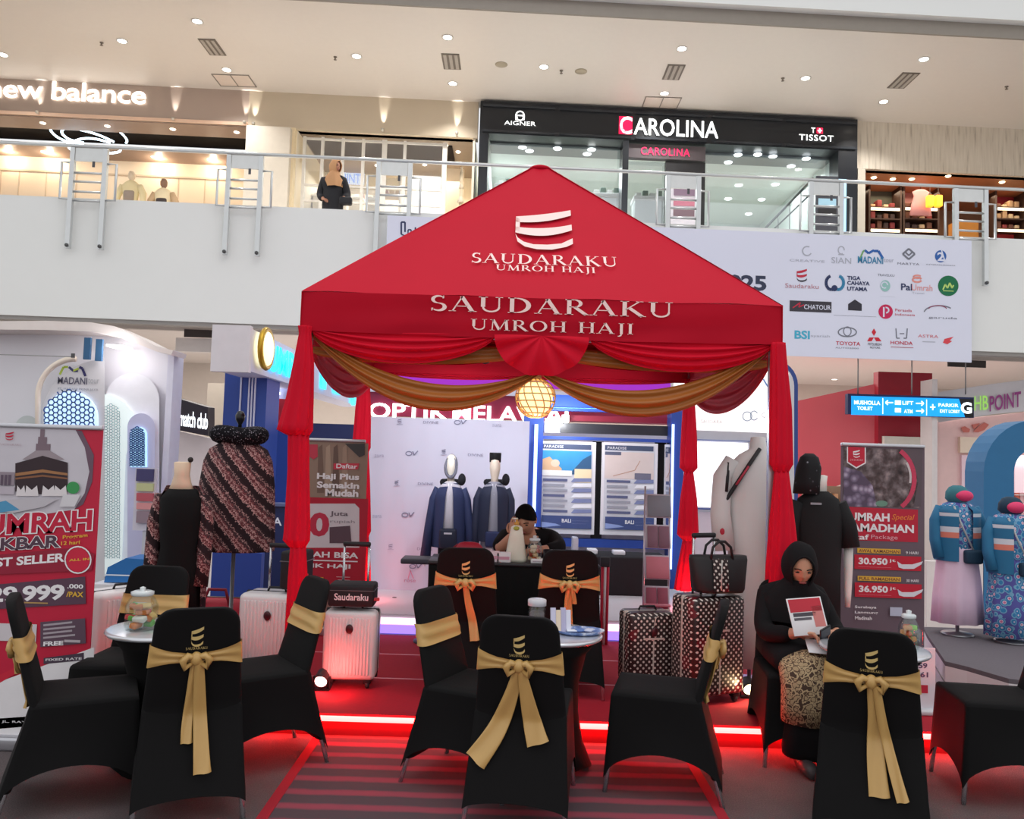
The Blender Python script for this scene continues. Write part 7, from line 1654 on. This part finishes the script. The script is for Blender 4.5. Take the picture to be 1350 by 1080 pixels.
MB().loft([ring(0, .075, .05, 0, 0, 28, 0, 0, 0, .8), ring(.02, .078, .052, 0, 0, 28), ring(.16, .055, .04, 0, 0, 28), ring(.24, .04, .032, 0, 0, 28), ring(.255, .02, .02, 0, 0, 28)]).build('body', t, M(228, 222, 206, .4)); MB().lathe([(.018, .255), (.018, .275), (.006, .28), (.006, .3), (.001, .3)], n=14).build('cap', t, M(206, 150, 70)); MB().bbox(-.035, .008, -.008, .008, .295, .306, .003, 1).build('nozzle', t, M(226, 220, 206)); MB().ell((-.002, -.036, .235), (.022, .008, .015), 10, 6).build('label_patch', t, M(170, 170, 70))
snack_jar(702, YCn + .1, zct_, 'glass jar of orange snacks on the counter before the man', .055, .17, ((200, 110, 50), (226, 190, 150), (170, 60, 40), (236, 226, 206)))
for px, w, h, c_, lab in ((652, .07, .075, (226, 206, 214), 'small pale pink box on counter'), (664, .1, .07, (230, 226, 230), 'white card box beside the tapered bottle'), (640, .1, .06, (216, 196, 206), 'flat lilac packet on the counter'), (700, .13, .03, (226, 224, 226), 'flat white leaflet stack under the snack jar row')):
    dy = .06 if px == 700 else (.3 if px in (640,) else .05)
    t = thing('small_box' if px != 700 else 'leaflet_stack', lab, 'box' if px != 700 else 'leaflets', on_counter(px if px != 700 else 712, dy)); MB().bbox(-w / 2, w / 2, -.03, .03, 0, h, .005, 2).build('body', t, M(*c_)); MB().box(-w * .4, w * .4, -.031, -.03, h * .3, h * .6).build('label_patch', t, M(206, 150, 170) if px != 700 else M(180, 170, 180))
t = thing('black_mug', 'small black mug at right end of counter items', 'mug', on_counter(722, .2)); MB().lathe([(.03, 0), (.034, .01), (.034, .08), (.03, .08), (.028, .012), (.001, .01)], n=20).build('body', t, M(30, 28, 32, .3)); MB().tube([(.033, 0, .065), (.055, 0, .06), (.055, 0, .025), (.033, 0, .02)], .005, 6).build('handle', t, M(30, 28, 32, .3))
# leaflet rack with pink trays
c = P(866, 800, 6.55); t = thing('brochure_rack', 'standing wire brochure rack with pink leaflets in tiers', 'brochure rack', (c.x, 6.6, ZS))
zr0 = [P(866, y, 6.55).z - ZS for y in (642, 672, 718, 735, 782)]
hh = zr0[0]
for sx_ in (-.1, .1):
    MB().tube([(sx_, 0, 0), (sx_, .02, hh)], .008, 6).build('upright', t, M(206, 200, 206, .3, .5)); MB().tube([(sx_, -.13, .005), (sx_, .12, .005)], .01, 6).build('foot', t, M(206, 200, 206, .3, .5))
for i, (z, colr) in enumerate(((.80 * 1, (216, 130, 146)), (hh * .55, (222, 120, 140)), (hh * .78, (214, 140, 150)), (hh * .36, (216, 120, 140)))):
    pass
for i in range(4):
    z = hh - .12 - i * .17 * hh / .9
    o = MB(Matrix.Translation((0, -.02, z)) @ Matrix.Rotation(-.25, 4, 'X')).bbox(-.1, .1, -.012, .0, -.13, .06, .004, 1).build('tray', t, M(206, 196, 206))
    for j in range(2 if i % 2 else 1):
        MB(Matrix.Translation((-.045 + .09 * j if i % 2 else 0, -.035, z)) @ Matrix.Rotation(-.25, 4, 'X')).bbox(-.042 if i % 2 else -.09, .042 if i % 2 else .09, -.012, -.002, -.12, .05, .003, 1).build('leaflet', o, M(*((150, 150, 156), (150, 110, 126), (226, 136, 150), (170, 90, 110))[i] if i != 0 else (150, 150, 160)))
MB().bbox(-.1, .1, -.1, .0, hh * .27, hh * .27 + .02, .005, 1).build('bottom_shelf', t, M(222, 140, 156))
t = thing('red_white_tube', 'red and white striped tube leaning beside the rack table', 'tube', at_y(794, 6.7, ZS)); 
for j, c_ in enumerate(((196, 40, 66), (230, 226, 230), (196, 40, 66))): MB().lathe([(.012, 0), (.012, .62)], (-.02 + j * .022, 0, 0), n=10).build('stripe', t, M(*c_))
MB().bbox(-.04, .04, -.02, .02, .62, .7, .01, 2).build('cap', t, M(50, 48, 54))
# stage floor spotlights
def spot(px, py, col, label, aim, power):
    p = G(px, py + 12, ZS); t = thing('floor_spotlight', label, 'spotlight', (p.x, p.y, ZS), group='stage floor spotlights')
    MB().box(-.05, .05, -.02, .02, 0, .012).build('bracket', t, DARK)
    for sx_ in (-.05, .05): MB().box(sx_ - .004, sx_ + .004, -.012, .012, .01, .085).build('arm', t, DARK)
    X = Matrix.Translation((0, 0, .075)) @ Matrix.Rotation(PI / 2 + .35, 4, 'X')
    MB(X).lathe([(.03, -.05), (.04, -.045), (.046, .03), (.046, .045), (.04, .045), (.038, .035), (.001, .035)], n=20).build('housing', t, DARK)
    MB(X).lathe([(.037, .036), (.036, .04), (.001, .042)], n=20).build('lens', t, col)
    l = point_light('floor_spotlight_beam', (p.x + aim[0] * .1, p.y - .12, ZS + .12), power, aim[1], .03)
spot(424, 898, E(255, 190, 180, 10), 'glowing floor spotlight beside the white suitcase', (1, (1, .12, .1)), 2.2)
spot(986, 908, E(255, 226, 170, 14), 'glowing warm floor spotlight beside the dotted suitcase', (-1, (1, .72, .4)), 7.0)
# uplight behind the drapes: red wash at the rear tent legs and white robe
point_light('drape_uplight', (P(905, 780, 7.5).x, 7.45, .45), 5, (1, .12, .12), .05); point_light('drape_uplight', (P(482, 780, 7.5).x, 7.45, .45), 5, (1, .12, .12), .05)
# ================================================================ PEOPLE
def skin_mesh(nodes, edges, root, sub=2):
    """grow one continuous body surface from a skeleton: nodes name -> (x,y,z,rx[,ry])"""
    names = list(nodes); me = bpy.data.meshes.new('figure')
    me.from_pydata([nodes[n][:3] for n in names], [(names.index(a), names.index(b)) for a, b in edges], [])
    o = bpy.data.objects.new('figure', me); COL.objects.link(o)
    o.modifiers.new('s', 'SKIN'); sv = me.skin_vertices[0].data
    for i, n in enumerate(names):
        r = nodes[n][3:]; sv[i].radius = (r[0], r[-1]); sv[i].use_root = (n == root)
    ss = o.modifiers.new('d', 'SUBSURF'); ss.levels = sub; ss.render_levels = sub
    dg = bpy.context.evaluated_depsgraph_get(); m2 = bpy.data.meshes.new_from_object(o.evaluated_get(dg))
    vs = [v.co.copy() for v in m2.vertices]; fs = [tuple(p.vertices) for p in m2.polygons]
    bpy.data.objects.remove(o); bpy.data.meshes.remove(me); bpy.data.meshes.remove(m2)
    return vs, fs
SKIN = M(196, 140, 112, .5, noise=.06, scale=20); LIP = M(150, 74, 70, .4); HAIR = M(12, 10, 10, .8, noise=.3, scale=80, spec=.1); EYE = M(24, 18, 16, .2)
def g_(x, s_): return math.exp(-(x / s_) ** 2)
def head(mb, c, yaw, pitch, s=1.0, skin=SKIN):
    """head with brow, nose, lips, chin and ears; faces -Y before turning"""
    X = Matrix.Translation(c) @ Matrix.Rotation(yaw, 4, 'Z') @ Matrix.Rotation(pitch, 4, 'X') @ Matrix.Scale(s, 4)
    old = mb.X; mb.X = X if old is None else old @ X
    def f(u, v):
        th = PI * v; ph = 2 * PI * u
        d = Vector((math.sin(th) * math.sin(ph), -math.sin(th) * math.cos(ph), math.cos(th)))
        p = Vector((d.x * .074, d.y * .094, d.z * .112))
        fr_ = max(0, -d.y); xz = d.x; zz = d.z
        if zz < 0: p.x *= 1 - .28 * min(1, -zz) ** 1.3; p.y *= 1 - .05 * -zz
        if d.y > 0 and zz < -.2: p.y *= 1 - .25 * min(1, -zz)
        n = fr_ ** 2
        p.y -= n * .024 * g_(xz, .13) * g_(zz + .17, .12)            # nose tip
        p.y -= n * .012 * g_(xz, .10) * g_(zz - .02, .16)             # bridge
        for sx_ in (-1, 1): p.y += n * .011 * g_(xz - sx_ * .42, .17) * g_(zz - .04, .12)   # eye sockets
        p.y -= n * .006 * g_(zz - .2, .1) * g_(xz, .5)               # brow
        p.y -= n * .008 * g_(xz, .24) * g_(zz + .50, .09)             # lips
        p.y -= n * .010 * g_(xz, .22) * g_(zz + .82, .15)             # chin
        for sx_ in (-1, 1): p.x += sx_ * n * .006 * g_(xz - sx_ * .6, .2) * g_(zz + .15, .2)
        return p
    mb.mat(skin); mb.grid(f, 48, 32, cu=True)
    for sx_ in (-1, 1):
        mb.mat(skin); mb.ell((sx_ * .074, .01, -.005), (.010, .022, .032), 10, 8)
        mb.mat(EYE); mb.ell((sx_ * .031, -.0815, .004), (.013, .006, .0045), 10, 6); mb.tube([(sx_ * .014, -.092, .024), (sx_ * .032, -.089, .029), (sx_ * .05, -.078, .023)], .0035, 5)
    mb.mat(LIP); mb.ell((0, -.094, -.056), (.022, .007, .006), 12, 6)
    mb.X = old
def hand(mb, X, s=1.0, curl=.6, side=1, skin=SKIN):
    """palm, four unequal bent fingers and a thumb; +Y to the fingertips, palm towards -Z, thumb on side*X"""
    old = mb.X; mb.X = X @ Matrix.Scale(s, 4); mb.mat(skin)
    mb.loft([[Vector((w * math.copysign(abs(math.cos(a)) ** .7, math.cos(a)), y, h * math.sin(a))) for a in [2 * PI * j / 14 for j in range(14)]] for y, w, h in ((-.02, .026, .02), (.0, .028, .02), (.03, .038, .017), (.07, .042, .015), (.09, .038, .012), (.096, .025, .008))])
    for i, (x, L) in enumerate(((.031, .072), (.011, .08), (-.010, .074), (-.030, .058))):
        x *= side; pts = [(x, .08, 0)]; a = .25 * curl; y, z = .08, 0
        for q, fr_ in enumerate((.45, .32, .25)):
            a += curl * (.55, .7, .5)[q]; y += L * fr_ * math.cos(a); z -= L * fr_ * math.sin(a); pts.append((x * (1 - .05 * q), y, z))
        mb.tube(swirl([Vector(p) for p in pts]), [.0095 - .003 * k_ / 24 for k_ in range(25)], 8)
        mb.ell(pts[-1], .0068, 8, 6)
    pts = [(side * .03, .01, -.002), (side * .052, .032, -.012), (side * .058, .058, -.022), (side * .05, .078, -.03)]
    mb.tube(swirl([Vector(p) for p in pts]), [.013 - .005 * k_ / 24 for k_ in range(25)], 8); mb.ell(pts[-1], .008, 8, 6)
    mb.X = old
def frame(o, fwd, up):
    """matrix with +Y along fwd and +Z near up"""
    y = Vector(fwd).normalized(); x = y.cross(Vector(up)).normalized(); z = x.cross(y)
    return Matrix(((x.x, y.x, z.x, o[0]), (x.y, y.y, z.y, o[1]), (x.z, y.z, z.z, o[2]), (0, 0, 0, 1)))
def hood(mb, c, yaw, pitch, r, open_x, open_z, zoff=-.01):
    """head scarf shell with an oval face opening"""
    X = Matrix.Translation(c) @ Matrix.Rotation(yaw, 4, 'Z') @ Matrix.Rotation(pitch, 4, 'X')
    rows = []
    n, m_ = 40, 14
    for i in range(m_ + 1):
        t_ = i / m_; rw = []
        for j in range(n):
            a = 2 * PI * j / n
            # angle from the face direction grows from the opening rim to the back
            a0 = math.atan2(1, 1 / math.hypot(math.cos(a) * open_x, math.sin(a) * open_z))
            al = a0 + (PI - a0) * t_
            d = Vector((math.sin(al) * math.cos(a), -math.cos(al), math.sin(al) * math.sin(a)))
            k_ = 1 + .02 * math.sin(5 * a + 9 * t_)
            rw.append(X @ Vector((d.x * r[0] * k_, d.y * r[1] * k_, d.z * r[2] * k_ + zoff)))
        rows.append(rw)
    mb.loft(rows, cap=False); mb.tube([p for p in rows[0]], .007, 6, closed=True)
BLKF = M(22, 20, 22, .9, noise=.15, scale=25, spec=.2)
# ---------------------------------------------------------------- seated woman with leaflets and phone
x0 = P(1050, 850, 4.75).x
wm = thing('person', 'seated woman in black headscarf and batik skirt looking at her phone', 'person', (x0, 4.80, 0))
zh = P(1048, 748, 4.62).z
nd = {'pelvis': (0, .05, .56, .14, .12), 'spine': (0, .07, .70, .12, .10), 'chest': (0, .04, .84, .14, .10), 'neck': (0, -.03, .93, .05), 'skull': (0, -.07, zh - .04, .055),
      'hl': (-.09, .0, .545, .085), 'kl': (-.10, -.36, .50, .065), 'al': (-.09, -.34, .10, .035), 'tl': (-.085, -.42, .045, .025), 'hr': (.09, .0, .545, .085), 'kr': (.10, -.36, .50, .065), 'ar': (.085, -.32, .10, .035), 'tr': (.075, -.40, .045, .025),
      'sl': (-.145, .03, .855, .052), 'el': (-.205, -.10, .66, .045), 'wl': (-.075, -.30, .70, .03), 'sr': (.145, .03, .855, .052), 'er': (.205, -.10, .66, .045), 'wr': (.13, -.31, .715, .03)}
ed = [('pelvis', 'spine'), ('spine', 'chest'), ('chest', 'neck'), ('neck', 'skull'), ('pelvis', 'hl'), ('hl', 'kl'), ('kl', 'al'), ('al', 'tl'), ('pelvis', 'hr'), ('hr', 'kr'), ('kr', 'ar'), ('ar', 'tr'), ('chest', 'sl'), ('sl', 'el'), ('el', 'wl'), ('chest', 'sr'), ('sr', 'er'), ('er', 'wr')]
vs, fs = skin_mesh(nd, ed, 'pelvis')
mb = MB(); mb.mat(SKIN); mb.add(vs, fs, True)
hc = Vector((.0, -.10, zh)); YAW, PIT = -.12, .42
head(mb, hc, YAW, PIT, .98)
hand(mb, frame((-.075, -.30, .70), (.85, -.45, .05), (0, .45, .9)), .92, .75, -1)
hand(mb, frame((.13, -.31, .715), (-.85, -.42, .1), (0, .3, .95)), .92, .9, 1)
body = mb.build('body', wm)
# long black tunic with sleeves
cl = {k_: nd[k_] for k_ in ('pelvis', 'spine', 'chest', 'neck', 'sl', 'el', 'sr', 'er')}
cl = dict(pelvis=(0, .04, .56, .18, .15), spine=(0, .06, .70, .15, .13), chest=(0, .035, .83, .15, .12), neck=(0, -.01, .92, .07), sl=(-.15, .03, .85, .07), el=(-.205, -.10, .655, .064), wl=(-.10, -.28, .695, .045), sr=(.15, .03, .85, .07), er=(.205, -.10, .655, .064), wr=(.155, -.29, .71, .05))
vs, fs = skin_mesh(cl, [('pelvis', 'spine'), ('spine', 'chest'), ('chest', 'neck'), ('chest', 'sl'), ('sl', 'el'), ('el', 'wl'), ('chest', 'sr'), ('sr', 'er'), ('er', 'wr')], 'pelvis')
mb = MB(); mb.add(vs, fs, True); mb.build('tunic', wm, BLKF)
def lap_sweep(path, m, nm, pl=0, amp=0):
    rings = []
    for i, (y, z, w, d_) in enumerate(path):
        q0 = path[max(i - 1, 0)]; q1 = path[min(i + 1, len(path) - 1)]; ty, tz = q1[0] - q0[0], q1[1] - q0[1]; L = math.hypot(ty, tz); ny, nz_ = -tz / L, ty / L
        rings.append([Vector((w * math.copysign(abs(math.cos(a)) ** .75, math.cos(a)), y + ny * d_ * math.sin(a) * (1 + amp * math.sin(pl * a)), z + nz_ * d_ * math.sin(a) * (1 + amp * math.sin(pl * a)))) for a in [2 * PI * j / 40 for j in range(40)]])
    mb = MB(); mb.loft(rings); return mb.build(nm, wm, m)
lap_sweep([(.10, .56, .19, .10), (-.1, .56, .21, .10), (-.25, .545, .205, .098), (-.33, .535, .20, .094)], BLKF, 'skirt_lap')
lap_sweep([(-.31, .54, .19, .09), (-.365, .52, .20, .10), (-.40, .45, .20, .095), (-.40, .36, .20, .09), (-.385, .27, .195, .09)], FLORAL, 'batik_skirt', 6, .06)
lap_sweep([(-.385, .30, .17, .08), (-.375, .2, .175, .085), (-.36, .12, .18, .09), (-.355, .085, .175, .085)], BLKF, 'underskirt', 7, .06)
for sx_, fy in ((-1, -.42), (1, -.40)):
    MB().loft([[Vector((sx_ * .07 + w * math.cos(a), fy + y, .045 + h * math.sin(a) if math.sin(a) > 0 else .045 + .04 * math.sin(a))) for a in [2 * PI * j / 18 for j in range(18)]] for y, w, h in ((.13, .025, .05), (.08, .038, .06), (0, .042, .04), (-.06, .04, .028), (-.095, .02, .015))]).build('shoe', wm, M(66, 58, 60, .5))
mb = MB(); hood(mb, hc + Vector((0, .012, .012)), YAW, PIT, (.098, .118, .138), .85, 1.02)
mb.loft([ring(zh - .08, .075, .085, 0, -.06, 40), ring(zh - .13, .12, .115, 0, -.03, 40, 7, .03), ring(.87, .19, .14, 0, -.0, 40, 9, .03), ring(.80, .20, .16, 0, .0, 40, 9, .035), ring(.73, .185, .175, 0, -.01, 40, 9, .04)], cap=False)
mb.build('headscarf', wm, BLKF)
# phone and leaflets
def slab(name, label, cat, o, fwd, up, w, l, h, m, prints=()):
    X = frame(o, fwd, up); t = thing(name, label, cat, tuple(o))
    X2 = Matrix.Translation(-Vector(o)) @ X
    MB(X2).bbox(-w / 2, w / 2, -l / 2, l / 2, -h / 2, h / 2, h * .3, 2).build('body', t, m)
    for (u0, v0, u1, v1, mm, nm) in prints:
        mb = MB(X2); mb.box(-w / 2 + w * u0, -w / 2 + w * u1, -l / 2 + l * v0, -l / 2 + l * v1, h / 2, h / 2 + .0012); mb.build(nm, t, mm)
    return t
bo = Vector((x0, 4.80, 0))
slab('phone', 'dark phone held between the seated woman\'s hands', 'phone', bo + Vector((.035, -.385, .705)), (-.2, -.5, .75), (0, -.75, .5), .07, .145, .009, M(24, 24, 28, .3), ((.05, .04, .95, .96, M(40, 42, 50, .15), 'screen'),))
slab('magazine', 'red and white leaflet held upright by the seated woman', 'leaflet', bo + Vector((-.035, -.315, .80)), (-.12, .35, .9), (.1, -.9, .35), .20, .20, .004, M(226, 222, 224), ((.04, .62, .96, .97, M(186, 40, 56), 'red_print'), (.1, .5, .75, .6, M(70, 64, 72), 'headline_print'), (.1, .4, .6, .47, M(90, 84, 92), 'headline_print'), (.66, .2, .96, .75, M(200, 120, 116), 'picture_print')))
slab('magazine', 'white folded leaflet lying on the seated woman\'s lap', 'leaflet', bo + Vector((.06, -.36, .645)), (.1, .75, .4), (0, -.4, .85), .22, .11, .004, M(222, 220, 224), ((.55, .1, .95, .85, M(56, 50, 58), 'dark_print'), (.6, .3, .9, .5, M(220, 216, 220), 'line_print')))
# ---------------------------------------------------------------- seated man behind the counter
xm = P(697, 720, 6.45).x
mn = thing('person', 'seated man in black shirt bending over behind the counter', 'person', (xm, 6.5, ZS))
zh = P(692, 686, 6.3).z - ZS
nd = {'pelvis': (0, .08, .56, .14, .12), 'spine': (0, .06, .70, .13, .10), 'chest': (0, -.01, .84, .16, .11), 'neck': (-.02, -.09, .92, .055), 'skull': (-.03, -.14, zh - .03, .06),
      'hl': (-.09, .02, .545, .085), 'kl': (-.10, -.22, .52, .065), 'al': (-.09, -.20, .10, .04), 'tl': (-.10, -.25, .045, .03), 'hr': (.09, .02, .545, .085), 'kr': (.10, -.22, .52, .065), 'ar': (.085, -.20, .10, .04), 'tr': (.09, -.25, .045, .03),
      'sl': (-.175, -.02, .85, .06), 'el': (-.23, -.20, .775, .045), 'wl': (-.13, -.24, .90, .03), 'sr': (.185, -.02, .85, .06), 'er': (.23, -.2, .80, .045), 'wr': (.07, -.32, .80, .03)}
vs, fs = skin_mesh(nd, ed, 'pelvis')
mb = MB(); mb.mat(SKIN); mb.add(vs, fs, True)
hc = Vector((-.03, -.15, zh)); head(mb, hc, -.35, .5, 1.0)
hand(mb, frame((-.13, -.24, .90), (.15, .0, 1), (-.3, -1, 0)), .95, .5, -1)
hand(mb, frame((.07, -.32, .80), (-.9, -.3, 0), (0, 0, 1)), .95, .7, 1)
mb.build('body', mn)
cl = dict(pelvis=(0, .08, .56, .17, .14), spine=(0, .06, .70, .16, .125), chest=(0, -.01, .84, .18, .125), neck=(-.015, -.06, .905, .072), sl=(-.185, -.02, .85, .078), el=(-.235, -.185, .78, .066), sr=(.195, -.02, .85, .078), er=(.235, -.185, .80, .066), wr=(.12, -.29, .80, .045))
vs, fs = skin_mesh(cl, [('pelvis', 'spine'), ('spine', 'chest'), ('chest', 'neck'), ('chest', 'sl'), ('sl', 'el'), ('chest', 'sr'), ('sr', 'er'), ('er', 'wr')], 'pelvis')
mb = MB(); mb.add(vs, fs, True); mb.build('shirt', mn, BLKF)
vs, fs = skin_mesh(dict(pelvis=(0, .08, .55, .15, .13), hl=(-.09, .02, .545, .10), kl=(-.10, -.22, .52, .085), al=(-.09, -.20, .12, .06), hr=(.09, .02, .545, .10), kr=(.10, -.22, .52, .085), ar=(.09, -.20, .12, .06)), [('pelvis', 'hl'), ('hl', 'kl'), ('kl', 'al'), ('pelvis', 'hr'), ('hr', 'kr'), ('kr', 'ar')], 'pelvis')
mb = MB(); mb.add(vs, fs, True); mb.build('trousers', mn, M(30, 30, 36, .8))
for sx_ in (-1, 1): MB().loft([[Vector((sx_ * .09 + w * math.cos(a), -.22 + y, .04 + h * math.sin(a))) for a in [2 * PI * j / 16 for j in range(16)]] for y, w, h in ((.07, .03, .04), (.02, .042, .04), (-.03, .04, .03), (-.06, .02, .015))]).build('shoe', mn, M(30, 28, 30, .5))
X = Matrix.Translation(hc) @ Matrix.Rotation(-.35, 4, 'Z') @ Matrix.Rotation(.5, 4, 'X')
mb = MB(X)
def hairf(u, v):
    ph = 2 * PI * u; back = .5 - .5 * math.cos(ph)          # 0 at the forehead, 1 at the nape
    lim = .33 + .05 * abs(math.sin(ph)) + .27 * back; th = PI * lim * v
    d = Vector((math.sin(th) * math.sin(ph), -math.sin(th) * math.cos(ph), math.cos(th)))
    k_ = 1.10 + .02 * math.sin(17 * ph) * v
    return Vector((d.x * .076 * k_, d.y * .096 * k_, d.z * .114 * k_ + .004))
mb.grid(hairf, 40, 12, cu=True); mb.build('hair', mn, HAIR)
chair((xm, 6.63, ZS), 270, 'black covered chair under the man behind the counter', 'E')
# ---------------------------------------------------------------- woman on the gallery
YG = 13.62
c = P(440, 240, YG, K); zf = zf2
wg = thing('person', 'standing woman in tan headscarf and black coat on upper gallery', 'person', (c.x, c.y, zf))
Hh = P(440, 211, YG, K).z - zf; s_ = Hh / 1.62
S = lambda x, y, z, *r: (x * s_, y * s_, z * s_) + tuple(q * s_ for q in r)
nd = {'pelvis': S(0, 0, .88, .14, .11), 'spine': S(0, 0, 1.05, .12, .10), 'chest': S(0, 0, 1.24, .15, .10), 'neck': S(.01, -.01, 1.36, .05), 'skull': S(.02, -.02, 1.44, .06), 'hl': S(-.08, 0, .85, .09), 'kl': S(-.09, -.02, .46, .06), 'al': S(-.09, .02, .09, .04), 'tl': S(-.06, -.1, .04, .035), 'hr': S(.08, 0, .85, .09), 'kr': S(.09, -.05, .46, .06), 'ar': S(.09, 0, .09, .04), 'tr': S(.12, -.12, .04, .035), 'sl': S(-.16, .01, 1.28, .06), 'el': S(-.21, .03, 1.02, .045), 'wl': S(-.13, -.12, .92, .03), 'sr': S(.16, .01, 1.28, .06), 'er': S(.22, .02, 1.02, .045), 'wr': S(.20, -.16, .93, .03)}
vs, fs = skin_mesh(nd, ed, 'pelvis'); mb = MB(); mb.mat(SKIN); mb.add(vs, fs, True)
hc = Vector(S(.02, -.02, 1.50)); head(mb, hc, .9, .1, .95 * s_)
hand(mb, frame(nd['wl'][:3], (.6, -.7, -.2), (0, 0, 1)), .9 * s_, .6, -1); hand(mb, frame(nd['wr'][:3], (.3, -.8, -.4), (0, 0, 1)), .9 * s_, .6, 1); mb.build('body', wg)
cl = dict(pelvis=S(0, 0, .86, .19, .15), spine=S(0, 0, 1.05, .17, .14), chest=S(0, 0, 1.24, .175, .13), neck=S(.01, 0, 1.35, .07), hem=S(0, 0, .5, .2, .17), sl=S(-.165, .01, 1.27, .08), el=S(-.22, .03, 1.02, .075), wl=S(-.15, -.1, .93, .055), sr=S(.165, .01, 1.27, .08), er=S(.23, .02, 1.02, .075), wr=S(.21, -.13, .94, .055))
vs, fs = skin_mesh(cl, [('pelvis', 'spine'), ('spine', 'chest'), ('chest', 'neck'), ('pelvis', 'hem'), ('chest', 'sl'), ('sl', 'el'), ('el', 'wl'), ('chest', 'sr'), ('sr', 'er'), ('er', 'wr')], 'pelvis')
mb = MB(); mb.add(vs, fs, True); mb.build('coat', wg, M(42, 42, 46, .85, noise=.1))
mb = MB(); mb.loft([ring(z * s_, rx * s_, ry * s_, 0, 0, 30, 6, .03) for z, rx, ry in ((.1, .2, .17), (.3, .19, .16), (.55, .18, .15))]); mb.build('skirt', wg, M(40, 40, 44, .9))
TAN = M(206, 156, 112, .85, noise=.06)
mb = MB(); hood(mb, hc + Vector((0, .01, .01)) * s_, .9, .1, (.095 * s_, .115 * s_, .135 * s_), .85, 1.0); mb.loft([ring(1.42 * s_, .075 * s_, .085 * s_, .01, 0, 36), ring(1.36 * s_, .11 * s_, .11 * s_, .0, 0, 36, 6, .04), ring(1.26 * s_, .17 * s_, .145 * s_, .01, -.01, 36, 8, .04), ring(1.14 * s_, .14 * s_, .15 * s_, .03, -.02, 36, 8, .05)], cap=False); mb.build('headscarf', wg, TAN)
mb = MB(); mb.bbox(.16 * s_, .36 * s_, -.28, -.16, .80 * s_, .93 * s_, .03); mb.build('handbag', wg, M(34, 34, 38, .6))
# ---------------------------------------------------------------- display figures in the sports shop
for px, pyt, pyb, lab, top, inn in ((173, 229, 262, 'headless-style display figure in pale yellow sweater, sports shop', M(236, 222, 178, .8), M(160, 146, 136)), (216, 239, 264, 'display figure in cream jacket over dark shirt, sports shop', M(240, 226, 190, .8), M(70, 62, 62))):
    Yf = D2 + .9; c = P(px, 245, Yf, K); zt_ = P(px, pyt, Yf, K).z - zf2
    t = thing('shop_mannequin', lab, 'mannequin', (c.x, c.y, zf2)); s_ = .95; q = zt_ - 1.0 * s_
    MB().bbox(-.3, .3, -.25, .25, 0, q - .02, .02).build('plinth', t, M(226, 206, 180))
    MB().loft([ring(q - .02, .17, .12), ring(q + .3, .15, .11), ring(q + .5, .17, .12), ring(q + .68, .2, .12), ring(q + .76, .12, .08), ring(q + .79, .06, .06)]).build('sweater', t, top)
    MB().loft([ring(q + .3, .11, .05, 0, -.085), ring(q + .5, .12, .05, 0, -.09), ring(q + .54, .11, .04, 0, -.08)]).build('shirt_front', t, inn)
    for sx_ in (-1, 1): MB().tube([(sx_ * .18, 0, q + .68), (sx_ * .27, 0, q + .5), (sx_ * .30, -.05, q + .3), (sx_ * .26, -.1, q + .15)], [.07, .075, .06, .05], 10).build('sleeve', t, top if px == 173 else M(206, 176, 140))
    MB().loft([ring(q + .77, .05, .05), ring(q + .82, .045, .05), ring(q + .85, .07, .08), ring(q + .93, .075, .09), ring(q + .99, .05, .06), ring(q + 1.0, .02, .02)]).build('head_form', t, M(230, 214, 190) if px == 173 else M(150, 120, 100))
# ---------------------------------------------------------------- tidy
for o in bpy.data.objects:
    for k_ in ('_loc', '_rz'):
        if k_ in o: del o[k_]
